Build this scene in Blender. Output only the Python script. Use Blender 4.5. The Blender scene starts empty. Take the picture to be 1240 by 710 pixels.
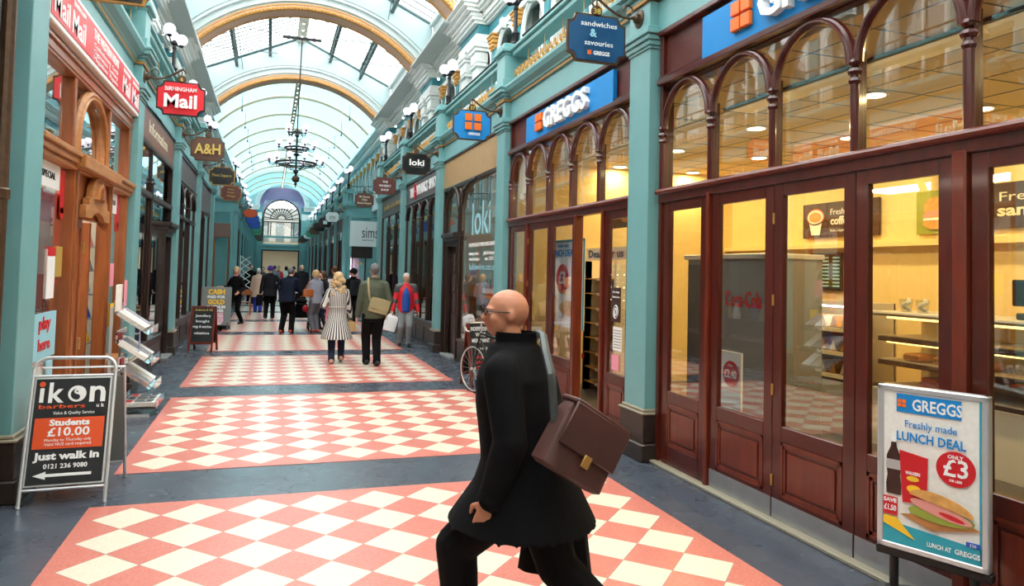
import bpy, bmesh, math, random
from mathutils import Vector, Matrix
from math import sin, cos, pi, radians, sqrt, atan2, hypot
random.seed(7)
sc = bpy.context.scene
COL = sc.collection
V = Vector

# ------------------------------------------------------------------ camera
FPX, YAW, PITCH, ROLL, CX, CY = 857.7118, .3128, .0385, -.0247, 604.956, 295.89
CAMH = 1.7596
def cam_axes():
    f = V((sin(YAW), cos(YAW), 0)); r = V((cos(YAW), -sin(YAW), 0)); u = V((0, 0, 1))
    f2 = f*cos(PITCH)+u*sin(PITCH); u2 = u*cos(PITCH)-f*sin(PITCH)
    return r*cos(ROLL)-u2*sin(ROLL), u2*cos(ROLL)+r*sin(ROLL), f2
_r, _u, _f = cam_axes()
cd = bpy.data.cameras.new('camera'); cam = bpy.data.objects.new('camera', cd); COL.objects.link(cam)
m = Matrix((( _r.x, _u.x, -_f.x, 0), (_r.y, _u.y, -_f.y, 0), (_r.z, _u.z, -_f.z, CAMH), (0, 0, 0, 1)))
cam.matrix_world = m
cd.sensor_width = 36; cd.lens = FPX*36/1240
cd.shift_x = (620-CX)/1240; cd.shift_y = (CY-355)/1240
cd.clip_start = .05; cd.clip_end = 400
sc.camera = cam
sc.view_settings.view_transform = 'Standard'; sc.view_settings.look = 'None'
sc.view_settings.gamma = 1; sc.view_settings.use_curve_mapping = False
sc.view_settings.exposure = 0.0
try:
    sc.cycles.max_bounces = 8; sc.cycles.diffuse_bounces = 5; sc.cycles.glossy_bounces = 4
    sc.cycles.transmission_bounces = 6; sc.cycles.transparent_max_bounces = 14
    sc.cycles.caustics_reflective = False; sc.cycles.caustics_refractive = False
    sc.cycles.use_denoising = True; sc.cycles.sample_clamp_indirect = 6
except Exception: pass

# ------------------------------------------------------------------ materials
def lin(c):
    return tuple(((x/255)/12.92 if x/255 <= .04045 else ((x/255+.055)/1.055)**2.4) for x in c)
M = {}
def mat(name, rgb, rough=.55, metal=0., var=0., scale=8., bump=0., bscale=40., spec=.5, coat=0., stretch=None, rgb2=None):
    m = bpy.data.materials.new(name); m.use_nodes = True; nt = m.node_tree; N = nt.nodes; L = nt.links
    b = N['Principled BSDF']; c = lin(rgb)
    b.inputs['Base Color'].default_value = (*c, 1); b.inputs['Roughness'].default_value = rough
    b.inputs['Metallic'].default_value = metal; b.inputs['Specular IOR Level'].default_value = spec
    if coat: b.inputs['Coat Weight'].default_value = coat; b.inputs['Coat Roughness'].default_value = .08
    tc = N.new('ShaderNodeTexCoord'); mp = N.new('ShaderNodeMapping'); L.new(tc.outputs['Object'], mp.inputs['Vector'])
    if stretch: mp.inputs['Scale'].default_value = stretch
    if var or rgb2:
        n = N.new('ShaderNodeTexNoise'); n.inputs['Scale'].default_value = scale; n.inputs['Detail'].default_value = 5
        L.new(mp.outputs[0], n.inputs['Vector'])
        r = N.new('ShaderNodeValToRGB'); r.color_ramp.elements[0].position = .3; r.color_ramp.elements[1].position = .7
        c2 = lin(rgb2) if rgb2 else tuple(min(1, x*(1+var)) for x in c)
        c1 = c if rgb2 else tuple(x*(1-var) for x in c)
        r.color_ramp.elements[0].color = (*c1, 1); r.color_ramp.elements[1].color = (*c2, 1)
        L.new(n.outputs['Fac'], r.inputs['Fac']); L.new(r.outputs['Color'], b.inputs['Base Color'])
    if bump:
        n2 = N.new('ShaderNodeTexNoise'); n2.inputs['Scale'].default_value = bscale; n2.inputs['Detail'].default_value = 4
        L.new(mp.outputs[0], n2.inputs['Vector'])
        bp = N.new('ShaderNodeBump'); bp.inputs['Strength'].default_value = bump; bp.inputs['Distance'].default_value = .01
        L.new(n2.outputs['Fac'], bp.inputs['Height']); L.new(bp.outputs[0], b.inputs['Normal'])
    M[name] = m; return m
def emis(name, rgb, strength):
    m = bpy.data.materials.new(name); m.use_nodes = True; b = m.node_tree.nodes['Principled BSDF']
    c = lin(rgb); b.inputs['Base Color'].default_value = (*c, 1)
    b.inputs['Emission Color'].default_value = (*c, 1); b.inputs['Emission Strength'].default_value = strength
    M[name] = m; return m
def glass(name, tint=(255, 255, 255), refl=1.0, dirt=0.0):
    m = bpy.data.materials.new(name); m.use_nodes = True; nt = m.node_tree; N = nt.nodes; L = nt.links
    N.remove(N['Principled BSDF']); out = N['Material Output']
    t = N.new('ShaderNodeBsdfTransparent'); t.inputs[0].default_value = (*lin(tint), 1)
    g = N.new('ShaderNodeBsdfGlossy'); g.inputs['Roughness'].default_value = .01; g.inputs['Color'].default_value = (1, 1, 1, 1)
    fr = N.new('ShaderNodeFresnel'); fr.inputs[0].default_value = 1.5
    ge = N.new('ShaderNodeNewGeometry'); mr = N.new('ShaderNodeMapRange'); mr.inputs['To Min'].default_value = 1.5; mr.inputs['To Max'].default_value = 1/1.5
    L.new(ge.outputs['Backfacing'], mr.inputs['Value']); L.new(mr.outputs[0], fr.inputs[0])
    mu = N.new('ShaderNodeMath'); mu.operation = 'MULTIPLY'; mu.inputs[1].default_value = 1.9*refl; mu.use_clamp = True
    L.new(fr.outputs[0], mu.inputs[0])
    mx = N.new('ShaderNodeMixShader'); L.new(mu.outputs[0], mx.inputs[0]); L.new(t.outputs[0], mx.inputs[1]); L.new(g.outputs[0], mx.inputs[2])
    L.new(mx.outputs[0], out.inputs['Surface']); M[name] = m; return m
def frosted(name, tint, clear, trans=.5):
    m = bpy.data.materials.new(name); m.use_nodes = True; nt = m.node_tree; N = nt.nodes; L = nt.links
    N.remove(N['Principled BSDF']); out = N['Material Output']
    t = N.new('ShaderNodeBsdfTransparent'); t.inputs[0].default_value = (*lin(tint), 1)
    d = N.new('ShaderNodeBsdfDiffuse'); d.inputs[0].default_value = (*lin(tint), 1)
    tr = N.new('ShaderNodeBsdfTranslucent'); tr.inputs[0].default_value = (*lin(tint), 1)
    m1 = N.new('ShaderNodeMixShader'); m1.inputs[0].default_value = trans; L.new(d.outputs[0], m1.inputs[1]); L.new(tr.outputs[0], m1.inputs[2])
    m2 = N.new('ShaderNodeMixShader'); m2.inputs[0].default_value = clear; L.new(m1.outputs[0], m2.inputs[1]); L.new(t.outputs[0], m2.inputs[2])
    L.new(m2.outputs[0], out.inputs['Surface']); M[name] = m; return m

mat('teal', (114, 165, 167), .38, var=.05, scale=3, bump=.05, bscale=12)
mat('teal_deep', (62, 140, 152), .5, var=.05)
mat('white_paint', (232, 236, 234), .5, var=.03)
mat('cream_paint', (222, 218, 205), .55, var=.04)
mat('vault_white', (182, 203, 206), .7)
mat('roof_white', (196, 208, 208), .6)
mat('rose', (214, 176, 152), .6, var=.12, scale=20)
mat('gold', (212, 156, 82), .5, .15, var=.18, scale=30, bump=.4, bscale=60)
mat('gold_line', (176, 128, 62), .45, .2)
mat('plinth', (52, 42, 38), .35, var=.2, scale=10)
mat('plinth_edge', (150, 140, 120), .5)
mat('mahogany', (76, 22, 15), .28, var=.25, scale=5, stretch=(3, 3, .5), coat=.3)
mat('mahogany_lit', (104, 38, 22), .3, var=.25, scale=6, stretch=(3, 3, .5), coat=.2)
mat('mahogany_panel', (88, 36, 28), .45, var=.3, scale=6, stretch=(1, 1, 4))
mat('oak', (150, 82, 40), .35, var=.25, scale=6, stretch=(3, 3, .4), coat=.2)
mat('oak_light', (178, 118, 66), .45, var=.2, scale=7, stretch=(3, .5, 3))
mat('dark_wood', (44, 28, 24), .35, var=.2, scale=6)
mat('grey_wood', (88, 76, 74), .45, var=.1)
mat('iron', (34, 36, 38), .4, .4, var=.1)
mat('bronze', (84, 62, 46), .4, .5, var=.2, scale=20)
mat('steel', (176, 178, 180), .32, .75, var=.06)
mat('silver', (205, 206, 208), .35, .5)
mat('black', (18, 18, 19), .45)
mat('black_gloss', (20, 20, 22), .2)
mat('chalk_black', (26, 28, 30), .75, var=.3, scale=5)
mat('white', (240, 240, 240), .5)
mat('cream', (236, 226, 200), .5)
mat('tan', (172, 140, 98), .6, var=.05)
mat('brown_fascia', (128, 92, 82), .5, var=.06)
mat('grey_fascia', (92, 86, 90), .5)
mat('red_sign', (222, 26, 44), .35)
mat('red', (205, 30, 40), .4)
mat('gblue', (0, 132, 206), .6)
mat('navy_sign', (16, 76, 122), .35)
mat('orange', (246, 112, 18), .4)
mat('orange_dark', (222, 78, 24), .45)
mat('pink', (238, 150, 170), .5)
mat('yellow', (246, 196, 46), .5)
mat('gold_text', (206, 176, 92), .4, .3)
mat('brown_sign', (92, 58, 44), .4, var=.15)
mat('maroon', (96, 42, 38), .4)
mat('dark_grey', (70, 72, 72), .5)
mat('grey', (126, 128, 126), .55)
mat('light_blue', (150, 206, 222), .5)
mat('cyan_strip', (40, 160, 180), .5)
mat('paper', (236, 232, 226), .6, var=.05, scale=40)
mat('newsprint', (196, 192, 186), .7, var=.4, scale=50, stretch=(1, 6, 6))
mat('mag', (190, 150, 120), .5, rgb2=(70, 110, 140), scale=12)
mat('shop_wall', (236, 212, 150), .6, var=.03)
mat('shop_ceiling', (226, 206, 160), .7)
mat('shop_floor', (92, 84, 76), .4)
mat('dark_interior', (70, 62, 58), .8, var=.2)
mat('pale_interior', (190, 186, 170), .7, var=.08)
mat('shop_brown', (62, 34, 28), .5)
mat('bread', (214, 156, 84), .7, var=.2, scale=20)
mat('ham', (226, 150, 140), .5)
mat('lettuce', (150, 160, 60), .6)
mat('skin', (214, 160, 134), .5, var=.05)
mat('skin_warm', (196, 128, 98), .5, var=.06)
mat('hair_blond', (190, 156, 112), .6, var=.3, scale=40, bump=.6, bscale=50)
mat('hair_ginger', (196, 132, 72), .6, var=.3, scale=40, bump=.6, bscale=50)
mat('hair_grey', (96, 94, 96), .7, var=.35, scale=40, bump=.6, bscale=60)
mat('hair_white', (190, 186, 184), .7, var=.15, scale=40)
mat('hair_brown', (92, 56, 38), .7, var=.2, scale=30)
mat('hair_black', (26, 22, 22), .6)
mat('coat_black', (15, 14, 16), .9, var=.2, scale=8, bump=.5, bscale=7, spec=.15)
mat('coat_navy', (20, 25, 42), .9, var=.15, spec=.15)
mat('coat_charcoal', (30, 30, 35), .9, var=.15, spec=.15)
mat('trouser_black', (16, 15, 17), .9, spec=.15)
mat('trouser_grey', (96, 96, 104), .85, var=.1)
mat('jeans_grey', (128, 130, 132), .85, var=.12)
mat('navy_cloth', (24, 30, 58), .8)
mat('blue_cloth', (34, 48, 168), .8)
mat('olive', (74, 80, 62), .8, var=.12, scale=10, bump=.2, bscale=14)
mat('canvas', (158, 142, 104), .8, var=.08)
mat('beige_coat', (190, 160, 140), .85, var=.05)
mat('grey_jacket', (134, 136, 150), .85, var=.08)
mat('red_jacket', (206, 28, 40), .6, var=.1)
mat('blue_shirt', (28, 76, 156), .8)
mat('purple', (66, 36, 128), .9, var=.15)
mat('pink_scarf', (232, 130, 150), .8)
mat('tan_leather', (196, 160, 98), .5)
mat('brown_leather', (82, 48, 42), .5, var=.2, scale=6)
mat('brown_bag', (160, 84, 36), .5)
mat('paper_bag', (186, 148, 104), .8)
mat('plastic_bag', (226, 222, 222), .5)
mat('shoe_orange', (206, 74, 34), .5)
mat('rubber', (24, 24, 24), .7)
mat('lilac', (176, 166, 208), .6, var=.06)
mat('far_building', (112, 118, 116), .8)
mat('far_window', (50, 72, 78), .6)
mat('roof_iron', (66, 92, 94), .5, .2)
mat('rib', (240, 196, 160), .6)
mat('brown_coffer', (142, 102, 78), .6)
mat('green_sign', (70, 140, 110), .5)
mat('royal', (40, 80, 180), .5)
mat('display_pink', (222, 130, 160), .6, rgb2=(245, 225, 230), scale=14)
mat('display_red', (206, 60, 50), .6, rgb2=(70, 40, 40), scale=16)
emis('downlight', (255, 236, 190), 14)
emis('strip_warm', (255, 205, 110), 5)
emis('strip_white', (240, 246, 255), 5)
emis('spot', (255, 240, 220), 10)
emis('globe', (246, 240, 252), .9)
glass('pane_clear'); glass('pane_dim', (205, 212, 208)); glass('pane_dark', (120, 126, 126))
glass('acrylic', (235, 240, 242), .8)
frosted('roof_glass', (224, 249, 253), .44, .0)
frosted('lantern_glass', (250, 255, 255), .85)

def floor_material():
    m = bpy.data.materials.new('slate'); m.use_nodes = True; nt = m.node_tree; N = nt.nodes; L = nt.links
    b = N['Principled BSDF']; b.inputs['Roughness'].default_value = .3
    tc = N.new('ShaderNodeTexCoord')
    n = N.new('ShaderNodeTexNoise'); n.inputs['Scale'].default_value = 1.6; n.inputs['Detail'].default_value = 8; L.new(tc.outputs['Object'], n.inputs['Vector'])
    r = N.new('ShaderNodeValToRGB'); r.color_ramp.elements[0].position = .3; r.color_ramp.elements[1].position = .75
    r.color_ramp.elements[0].color = (*lin((66, 70, 80)), 1); r.color_ramp.elements[1].color = (*lin((80, 85, 95)), 1)
    L.new(n.outputs['Fac'], r.inputs['Fac'])
    v = N.new('ShaderNodeTexVoronoi'); v.inputs['Scale'].default_value = 22; L.new(tc.outputs['Object'], v.inputs['Vector'])
    lt = N.new('ShaderNodeMath'); lt.operation = 'LESS_THAN'; lt.inputs[1].default_value = .06; L.new(v.outputs['Distance'], lt.inputs[0])
    mx = N.new('ShaderNodeMix'); mx.data_type = 'RGBA'; L.new(lt.outputs[0], mx.inputs['Factor']); L.new(r.outputs['Color'], mx.inputs['A'])
    mx.inputs['B'].default_value = (*lin((150, 152, 156)), 1); L.new(mx.outputs['Result'], b.inputs['Base Color'])
    n3 = N.new('ShaderNodeTexNoise'); n3.inputs['Scale'].default_value = 3; L.new(tc.outputs['Object'], n3.inputs['Vector'])
    mr = N.new('ShaderNodeMapRange'); mr.inputs['To Min'].default_value = .2; mr.inputs['To Max'].default_value = .34; L.new(n3.outputs['Fac'], mr.inputs['Value']); L.new(mr.outputs[0], b.inputs['Roughness'])
    M['slate'] = m
floor_material()
D = .43
def tile_material():
    # terrazzo squares set on the diagonal: local x,y in metres from the panel's tiled corner
    m = bpy.data.materials.new('terrazzo_tiles'); m.use_nodes = True; nt = m.node_tree; N = nt.nodes; L = nt.links
    b = N['Principled BSDF']; b.inputs['Roughness'].default_value = .32
    tc = N.new('ShaderNodeTexCoord'); sp = N.new('ShaderNodeSeparateXYZ'); L.new(tc.outputs['Object'], sp.inputs[0])
    def math(op, a, b_=None):
        n = N.new('ShaderNodeMath'); n.operation = op
        if hasattr(a, 'name'): L.new(a, n.inputs[0])
        else: n.inputs[0].default_value = a
        if b_ is not None:
            if hasattr(b_, 'name'): L.new(b_, n.inputs[1])
            else: n.inputs[1].default_value = b_
        return n.outputs[0]
    x = math('DIVIDE', sp.outputs[0], D); y = math('DIVIDE', sp.outputs[1], D)
    a = math('ADD', math('ADD', x, y), 100.5); c = math('ADD', math('SUBTRACT', x, y), 100.5)
    par = math('MODULO', math('ADD', math('FLOOR', a), math('FLOOR', c)), 2.)
    # inside tiled area?
    ins = math('MULTIPLY', math('MULTIPLY', math('GREATER_THAN', x, 0.), math('LESS_THAN', x, 9.)), math('MULTIPLY', math('GREATER_THAN', y, 0.), math('LESS_THAN', y, 8.)))
    fac = math('MULTIPLY', par, ins)
    # joints
    fa = math('ABSOLUTE', math('SUBTRACT', math('FRACT', a), .5)); fc = math('ABSOLUTE', math('SUBTRACT', math('FRACT', c), .5))
    jt = math('MULTIPLY', math('GREATER_THAN', math('MAXIMUM', fa, fc), .491), ins)
    n = N.new('ShaderNodeTexNoise'); n.inputs['Scale'].default_value = 90; n.inputs['Detail'].default_value = 4; L.new(tc.outputs['Object'], n.inputs['Vector'])
    r1 = N.new('ShaderNodeValToRGB'); r1.color_ramp.elements[0].position = .35; r1.color_ramp.elements[1].position = .7
    r1.color_ramp.elements[0].color = (*lin((196, 106, 92)), 1); r1.color_ramp.elements[1].color = (*lin((212, 132, 118)), 1)
    r2 = N.new('ShaderNodeValToRGB'); r2.color_ramp.elements[0].position = .35; r2.color_ramp.elements[1].position = .7
    r2.color_ramp.elements[0].color = (*lin((212, 200, 180)), 1); r2.color_ramp.elements[1].color = (*lin((228, 216, 194)), 1)
    L.new(n.outputs['Fac'], r1.inputs['Fac']); L.new(n.outputs['Fac'], r2.inputs['Fac'])
    mx = N.new('ShaderNodeMix'); mx.data_type = 'RGBA'; L.new(fac, mx.inputs['Factor']); L.new(r1.outputs['Color'], mx.inputs['A']); L.new(r2.outputs['Color'], mx.inputs['B'])
    m2 = N.new('ShaderNodeMix'); m2.data_type = 'RGBA'; L.new(jt, m2.inputs['Factor']); L.new(mx.outputs['Result'], m2.inputs['A']); m2.inputs['B'].default_value = (*lin((170, 128, 116)), 1)
    L.new(m2.outputs['Result'], b.inputs['Base Color'])
    M['terrazzo'] = m
tile_material()
def stripe_material(name, c1, c2, n):
    m = bpy.data.materials.new(name); m.use_nodes = True; nt = m.node_tree; N = nt.nodes; L = nt.links
    b = N['Principled BSDF']; b.inputs['Roughness'].default_value = .85
    tc = N.new('ShaderNodeTexCoord'); sp = N.new('ShaderNodeSeparateXYZ'); L.new(tc.outputs['Object'], sp.inputs[0])
    a = N.new('ShaderNodeMath'); a.operation = 'ARCTAN2'; L.new(sp.outputs[0], a.inputs[0]); L.new(sp.outputs[1], a.inputs[1])
    k = N.new('ShaderNodeMath'); k.operation = 'MULTIPLY'; k.inputs[1].default_value = n; L.new(a.outputs[0], k.inputs[0])
    s = N.new('ShaderNodeMath'); s.operation = 'SINE'; L.new(k.outputs[0], s.inputs[0])
    g = N.new('ShaderNodeMath'); g.operation = 'GREATER_THAN'; g.inputs[1].default_value = .1; L.new(s.outputs[0], g.inputs[0])
    mx = N.new('ShaderNodeMix'); mx.data_type = 'RGBA'; L.new(g.outputs[0], mx.inputs['Factor'])
    mx.inputs['A'].default_value = (*lin(c1), 1); mx.inputs['B'].default_value = (*lin(c2), 1)
    L.new(mx.outputs['Result'], b.inputs['Base Color']); M[name] = m
stripe_material('stripes', (214, 206, 200), (34, 32, 40), 34)

# ------------------------------------------------------------------ mesh builder
class MB:
    def __init__(s): s.v = []; s.f = []; s.mi = []; s.mats = []; s.T = Matrix.Identity(4); s.cur = 0
    def m(s, name):
        if name not in s.mats: s.mats.append(name)
        s.cur = s.mats.index(name); return s
    def add(s, vs, fs):
        o = len(s.v); T = s.T
        s.v += [T @ V(v) for v in vs]
        s.f += [tuple(i+o for i in f) for f in fs]; s.mi += [s.cur]*len(fs); return s
    def box(s, x0, x1, y0, y1, z0, z1, b=0.):
        if x0 > x1: x0, x1 = x1, x0
        if y0 > y1: y0, y1 = y1, y0
        if z0 > z1: z0, z1 = z1, z0
        if b:
            b = min(b, (x1-x0)*.3, (y1-y0)*.3, (z1-z0)*.3)
            vs = []; 
            def q(ax): 
                for sx in (0, 1):
                    for sy in (0, 1):
                        for sz in (0, 1):
                            p = [(x0, x1)[sx], (y0, y1)[sy], (z0, z1)[sz]]; 
                            for k in range(3):
                                if k != ax: p[k] += b*(1 if (sx, sy, sz)[k] == 0 else -1)
                            vs.append(p)
            q(0); q(1); q(2)
            I = lambda ax, a, b_, c: ax*8+a*4+b_*2+c
            fs = []
            for a in (0, 1):
                fs.append([I(0, a, 0, 0), I(0, a, 0, 1), I(0, a, 1, 1), I(0, a, 1, 0)])
                fs.append([I(1, 0, a, 0), I(1, 0, a, 1), I(1, 1, a, 1), I(1, 1, a, 0)])
                fs.append([I(2, 0, 0, a), I(2, 0, 1, a), I(2, 1, 1, a), I(2, 1, 0, a)])
            for a in (0, 1):
                for c in (0, 1):
                    fs.append([I(0, a, c, 0), I(0, a, c, 1), I(1, a, c, 1), I(1, a, c, 0)])
                    fs.append([I(0, a, 0, c), I(0, a, 1, c), I(2, a, 1, c), I(2, a, 0, c)])
                    fs.append([I(1, 0, a, c), I(1, 1, a, c), I(2, 1, a, c), I(2, 0, a, c)])
                    for d in (0, 1): fs.append([I(0, a, c, d), I(1, a, c, d), I(2, a, c, d)])
            return s.add(vs, fs)
        vs = [(x, y, z) for x in (x0, x1) for y in (y0, y1) for z in (z0, z1)]
        return s.add(vs, [(0, 1, 3, 2), (4, 6, 7, 5), (0, 4, 5, 1), (2, 3, 7, 6), (0, 2, 6, 4), (1, 5, 7, 3)])
    def quad(s, a, b, c, d): return s.add([a, b, c, d], [(0, 1, 2, 3)])
    def tube(s, pts, r, n=8, cap=True, closed=False):
        pts = [V(p) for p in pts]; k = len(pts); rs = r if isinstance(r, (list, tuple)) else [r]*k
        vs = []; prev = None
        for i, p in enumerate(pts):
            a = pts[(i-1) % k] if (i > 0 or closed) else p; b = pts[(i+1) % k] if (i < k-1 or closed) else p
            t = (b-a).normalized() if (b-a).length > 1e-9 else V((0, 0, 1))
            if prev is None:
                e = V((0, 0, 1)) if abs(t.z) < .9 else V((1, 0, 0)); x = t.cross(e).normalized()
            else:
                x = (prev-t*prev.dot(t)); x = x.normalized() if x.length > 1e-6 else t.orthogonal().normalized()
            prev = x; y = t.cross(x)
            for j in range(n):
                an = 2*pi*j/n; vs.append(p+x*cos(an)*rs[i]+y*sin(an)*rs[i])
        fs = []
        for i in range(k if closed else k-1):
            i2 = (i+1) % k
            for j in range(n):
                j2 = (j+1) % n; fs.append((i*n+j, i*n+j2, i2*n+j2, i2*n+j))
        if cap and not closed: fs.append(tuple(range(n))[::-1]); fs.append(tuple((k-1)*n+j for j in range(n)))
        return s.add(vs, fs)
    def cyl(s, a, b, r, r2=None, n=12): return s.tube([a, b], [r, r if r2 is None else r2], n)
    def lathe(s, prof, c=(0, 0, 0), n=16, sx=1., sy=1.):
        vs = []; c = V(c)
        for r, z in prof:
            for j in range(n): vs.append((c.x+r*sx*cos(2*pi*j/n), c.y+r*sy*sin(2*pi*j/n), c.z+z))
        fs = []; k = len(prof)
        for i in range(k-1):
            for j in range(n): fs.append((i*n+j, i*n+(j+1) % n, (i+1)*n+(j+1) % n, (i+1)*n+j))
        fs.append(tuple(range(n))[::-1]); fs.append(tuple((k-1)*n+j for j in range(n)))
        return s.add(vs, fs)
    def ball(s, c, r, n=12, sc_=(1, 1, 1)):
        h = max(4, n//2); c = V(c); vs = [(c.x, c.y, c.z-r*sc_[2])]
        for i in range(1, h):
            a = -pi/2+pi*i/h
            for j in range(n): vs.append((c.x+r*sc_[0]*cos(a)*cos(2*pi*j/n), c.y+r*sc_[1]*cos(a)*sin(2*pi*j/n), c.z+r*sc_[2]*sin(a)))
        vs.append((c.x, c.y, c.z+r*sc_[2])); fs = []
        for j in range(n):
            fs.append((0, 1+(j+1) % n, 1+j)); fs.append((len(vs)-1, 1+(h-2)*n+j, 1+(h-2)*n+(j+1) % n))
        for i in range(h-2):
            for j in range(n): fs.append((1+i*n+j, 1+i*n+(j+1) % n, 1+(i+1)*n+(j+1) % n, 1+(i+1)*n+j))
        return s.add(vs, fs)
    def prism(s, pts, o, ex, ey, th):
        # 2-D outline pts in the frame (o, ex, ey), thickness th along ex x ey
        o = V(o); ex = V(ex); ey = V(ey); nrm = ex.cross(ey).normalized(); n = len(pts)
        vs = [o+ex*p[0]+ey*p[1] for p in pts]+[o+ex*p[0]+ey*p[1]+nrm*th for p in pts]
        fs = [tuple(range(n))[::-1], tuple(range(n, 2*n))]+[(i, (i+1) % n, n+(i+1) % n, n+i) for i in range(n)]
        return s.add(vs, fs)
    def sweep(s, prof, path, closed=False):
        # prof: (offset outward along left normal of path, z); path: xy points
        k = len(path); n = len(prof); vs = []
        for i, p in enumerate(path):
            a = V(path[i-1]) if i > 0 else None; b = V(path[i+1]) if i < k-1 else None; p = V(p)
            d1 = (p-a).normalized() if a is not None else None; d2 = (b-p).normalized() if b is not None else None
            if d1 is None: d1 = d2
            if d2 is None: d2 = d1
            n1 = V((-d1.y, d1.x)); n2 = V((-d2.y, d2.x)); nn = (n1+n2)
            nn = nn.normalized(); sc_ = 1/max(.3, nn.dot(n1))
            for (o, z) in prof: vs.append((p.x+nn.x*o*sc_, p.y+nn.y*o*sc_, z))
        fs = []
        for i in range(k-1):
            for j in range(n):
                j2 = (j+1) % n; fs.append((i*n+j, i*n+j2, (i+1)*n+j2, (i+1)*n+j))
        fs.append(tuple(range(n))); fs.append(tuple((k-1)*n+j for j in range(n))[::-1])
        return s.add(vs, fs)
    def ring_arc(s, c, r0, r1, a0, a1, th, ex, ey, n=24):
        # flat arch band between radii r0,r1 extruded th
        c = V(c); ex = V(ex); ey = V(ey); nr = ex.cross(ey).normalized(); vs = []
        for i in range(n+1):
            a = a0+(a1-a0)*i/n; d = ex*cos(a)+ey*sin(a)
            vs += [c+d*r0, c+d*r1, c+d*r1+nr*th, c+d*r0+nr*th]
        fs = []
        for i in range(n):
            for j in range(4): fs.append((i*4+j, i*4+(j+1) % 4, (i+1)*4+(j+1) % 4, (i+1)*4+j))
        fs += [(0, 1, 2, 3), tuple(n*4+j for j in (3, 2, 1, 0))]
        return s.add(vs, fs)
    def text(s, st, o, ex, ey, h, th=.004, align='CENTER', bold=0., w=None):
        # text of cap height ~h, drawn in the plane (ex, ey) starting at o
        vs, fs, wd, lo = text_mesh(st, bold)
        if not vs: return s
        o = V(o); ex = V(ex).normalized(); ey = V(ey).normalized(); nr = ex.cross(ey).normalized()
        k = h/.7; kx = k if w is None else w/wd
        off = {'CENTER': -wd/2, 'LEFT': 0, 'RIGHT': -wd}[align]-lo
        s.add([o+ex*((p[0]+off)*kx)+ey*(p[1]*k)+nr*(p[2]*th) for p in vs], fs)
        return s
    def mesh(s, name, smooth=30, origin=(0, 0, 0)):
        me = bpy.data.meshes.new(name); o = V(origin)
        me.from_pydata([v-o for v in s.v], [], s.f); me.update()
        for n in s.mats: me.materials.append(M[n])
        if len(s.mats) > 1: me.polygons.foreach_set('material_index', s.mi)
        bm = bmesh.new(); bm.from_mesh(me); bmesh.ops.recalc_face_normals(bm, faces=bm.faces); bm.to_mesh(me); bm.free()
        if smooth:
            me.shade_smooth()
            me.set_sharp_from_angle(angle=radians(smooth))
        return me
    def build(s, name, parent=None, smooth=32, origin=None):
        o = V(origin) if origin is not None else (V(parent.get('_o', (0, 0, 0))) if parent is not None else V((0, 0, 0)))
        me = s.mesh(name, smooth, o); ob = bpy.data.objects.new(name, me); COL.objects.link(ob)
        if parent is not None:
            ob.parent = parent; ob['_o'] = tuple(o)
        else: ob.location = o; ob['_o'] = tuple(o)
        return ob
_tc = {}
def text_mesh(st, bold=0.):
    key = (st, bold)
    if key in _tc: return _tc[key]
    cu = bpy.data.curves.new('t', 'FONT'); cu.body = st; cu.size = 1; cu.extrude = .5; cu.offset = bold; cu.resolution_u = 2
    ob = bpy.data.objects.new('t', cu); COL.objects.link(ob)
    dg = bpy.context.evaluated_depsgraph_get(); ev = ob.evaluated_get(dg); me = ev.to_mesh()
    vs = [tuple(v.co) for v in me.vertices]; fs = [tuple(p.vertices) for p in me.polygons]
    ev.to_mesh_clear(); bpy.data.objects.remove(ob); bpy.data.curves.remove(cu)
    if vs:
        lo = min(v[0] for v in vs); wd = max(v[0] for v in vs)-lo
    else: lo, wd = 0, 1
    _tc[key] = (vs, fs, wd, lo); return _tc[key]

def tag(o, label=None, cat=None, group=None, kind=None):
    if label: o['label'] = label
    if cat: o['category'] = cat
    if group: o['group'] = group
    if kind: o['kind'] = kind
    return o
def thing(name, label, cat, loc=(0, 0, 0), group=None, kind=None, world=True):
    o = bpy.data.objects.new(name, None); COL.objects.link(o); o.location = loc; o.empty_display_size = .1
    o['_o'] = tuple(loc) if world else (0., 0., 0.)
    return tag(o, label, cat, group, kind)
def copy_tree(o, loc=None, rz=None, label=None, group=None, parent=None):
    c = o.copy(); COL.objects.link(c)
    if parent is not None: c.parent = parent
    if loc is not None: c.location = loc
    if rz is not None: c.rotation_euler = (0, 0, rz)
    if label: c['label'] = label
    if group: c['group'] = group
    for ch in list(o.children): copy_tree(ch, parent=c)
    return c
def struct(mb, name, label=None, smooth=32, origin=None, cat=None):
    o = mb.build(name, None, smooth, origin if origin is not None else (0, 0, 0)); return tag(o, label, cat, None, 'structure')
X, Y, Z = V((1, 0, 0)), V((0, 1, 0)), V((0, 0, 1))
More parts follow.
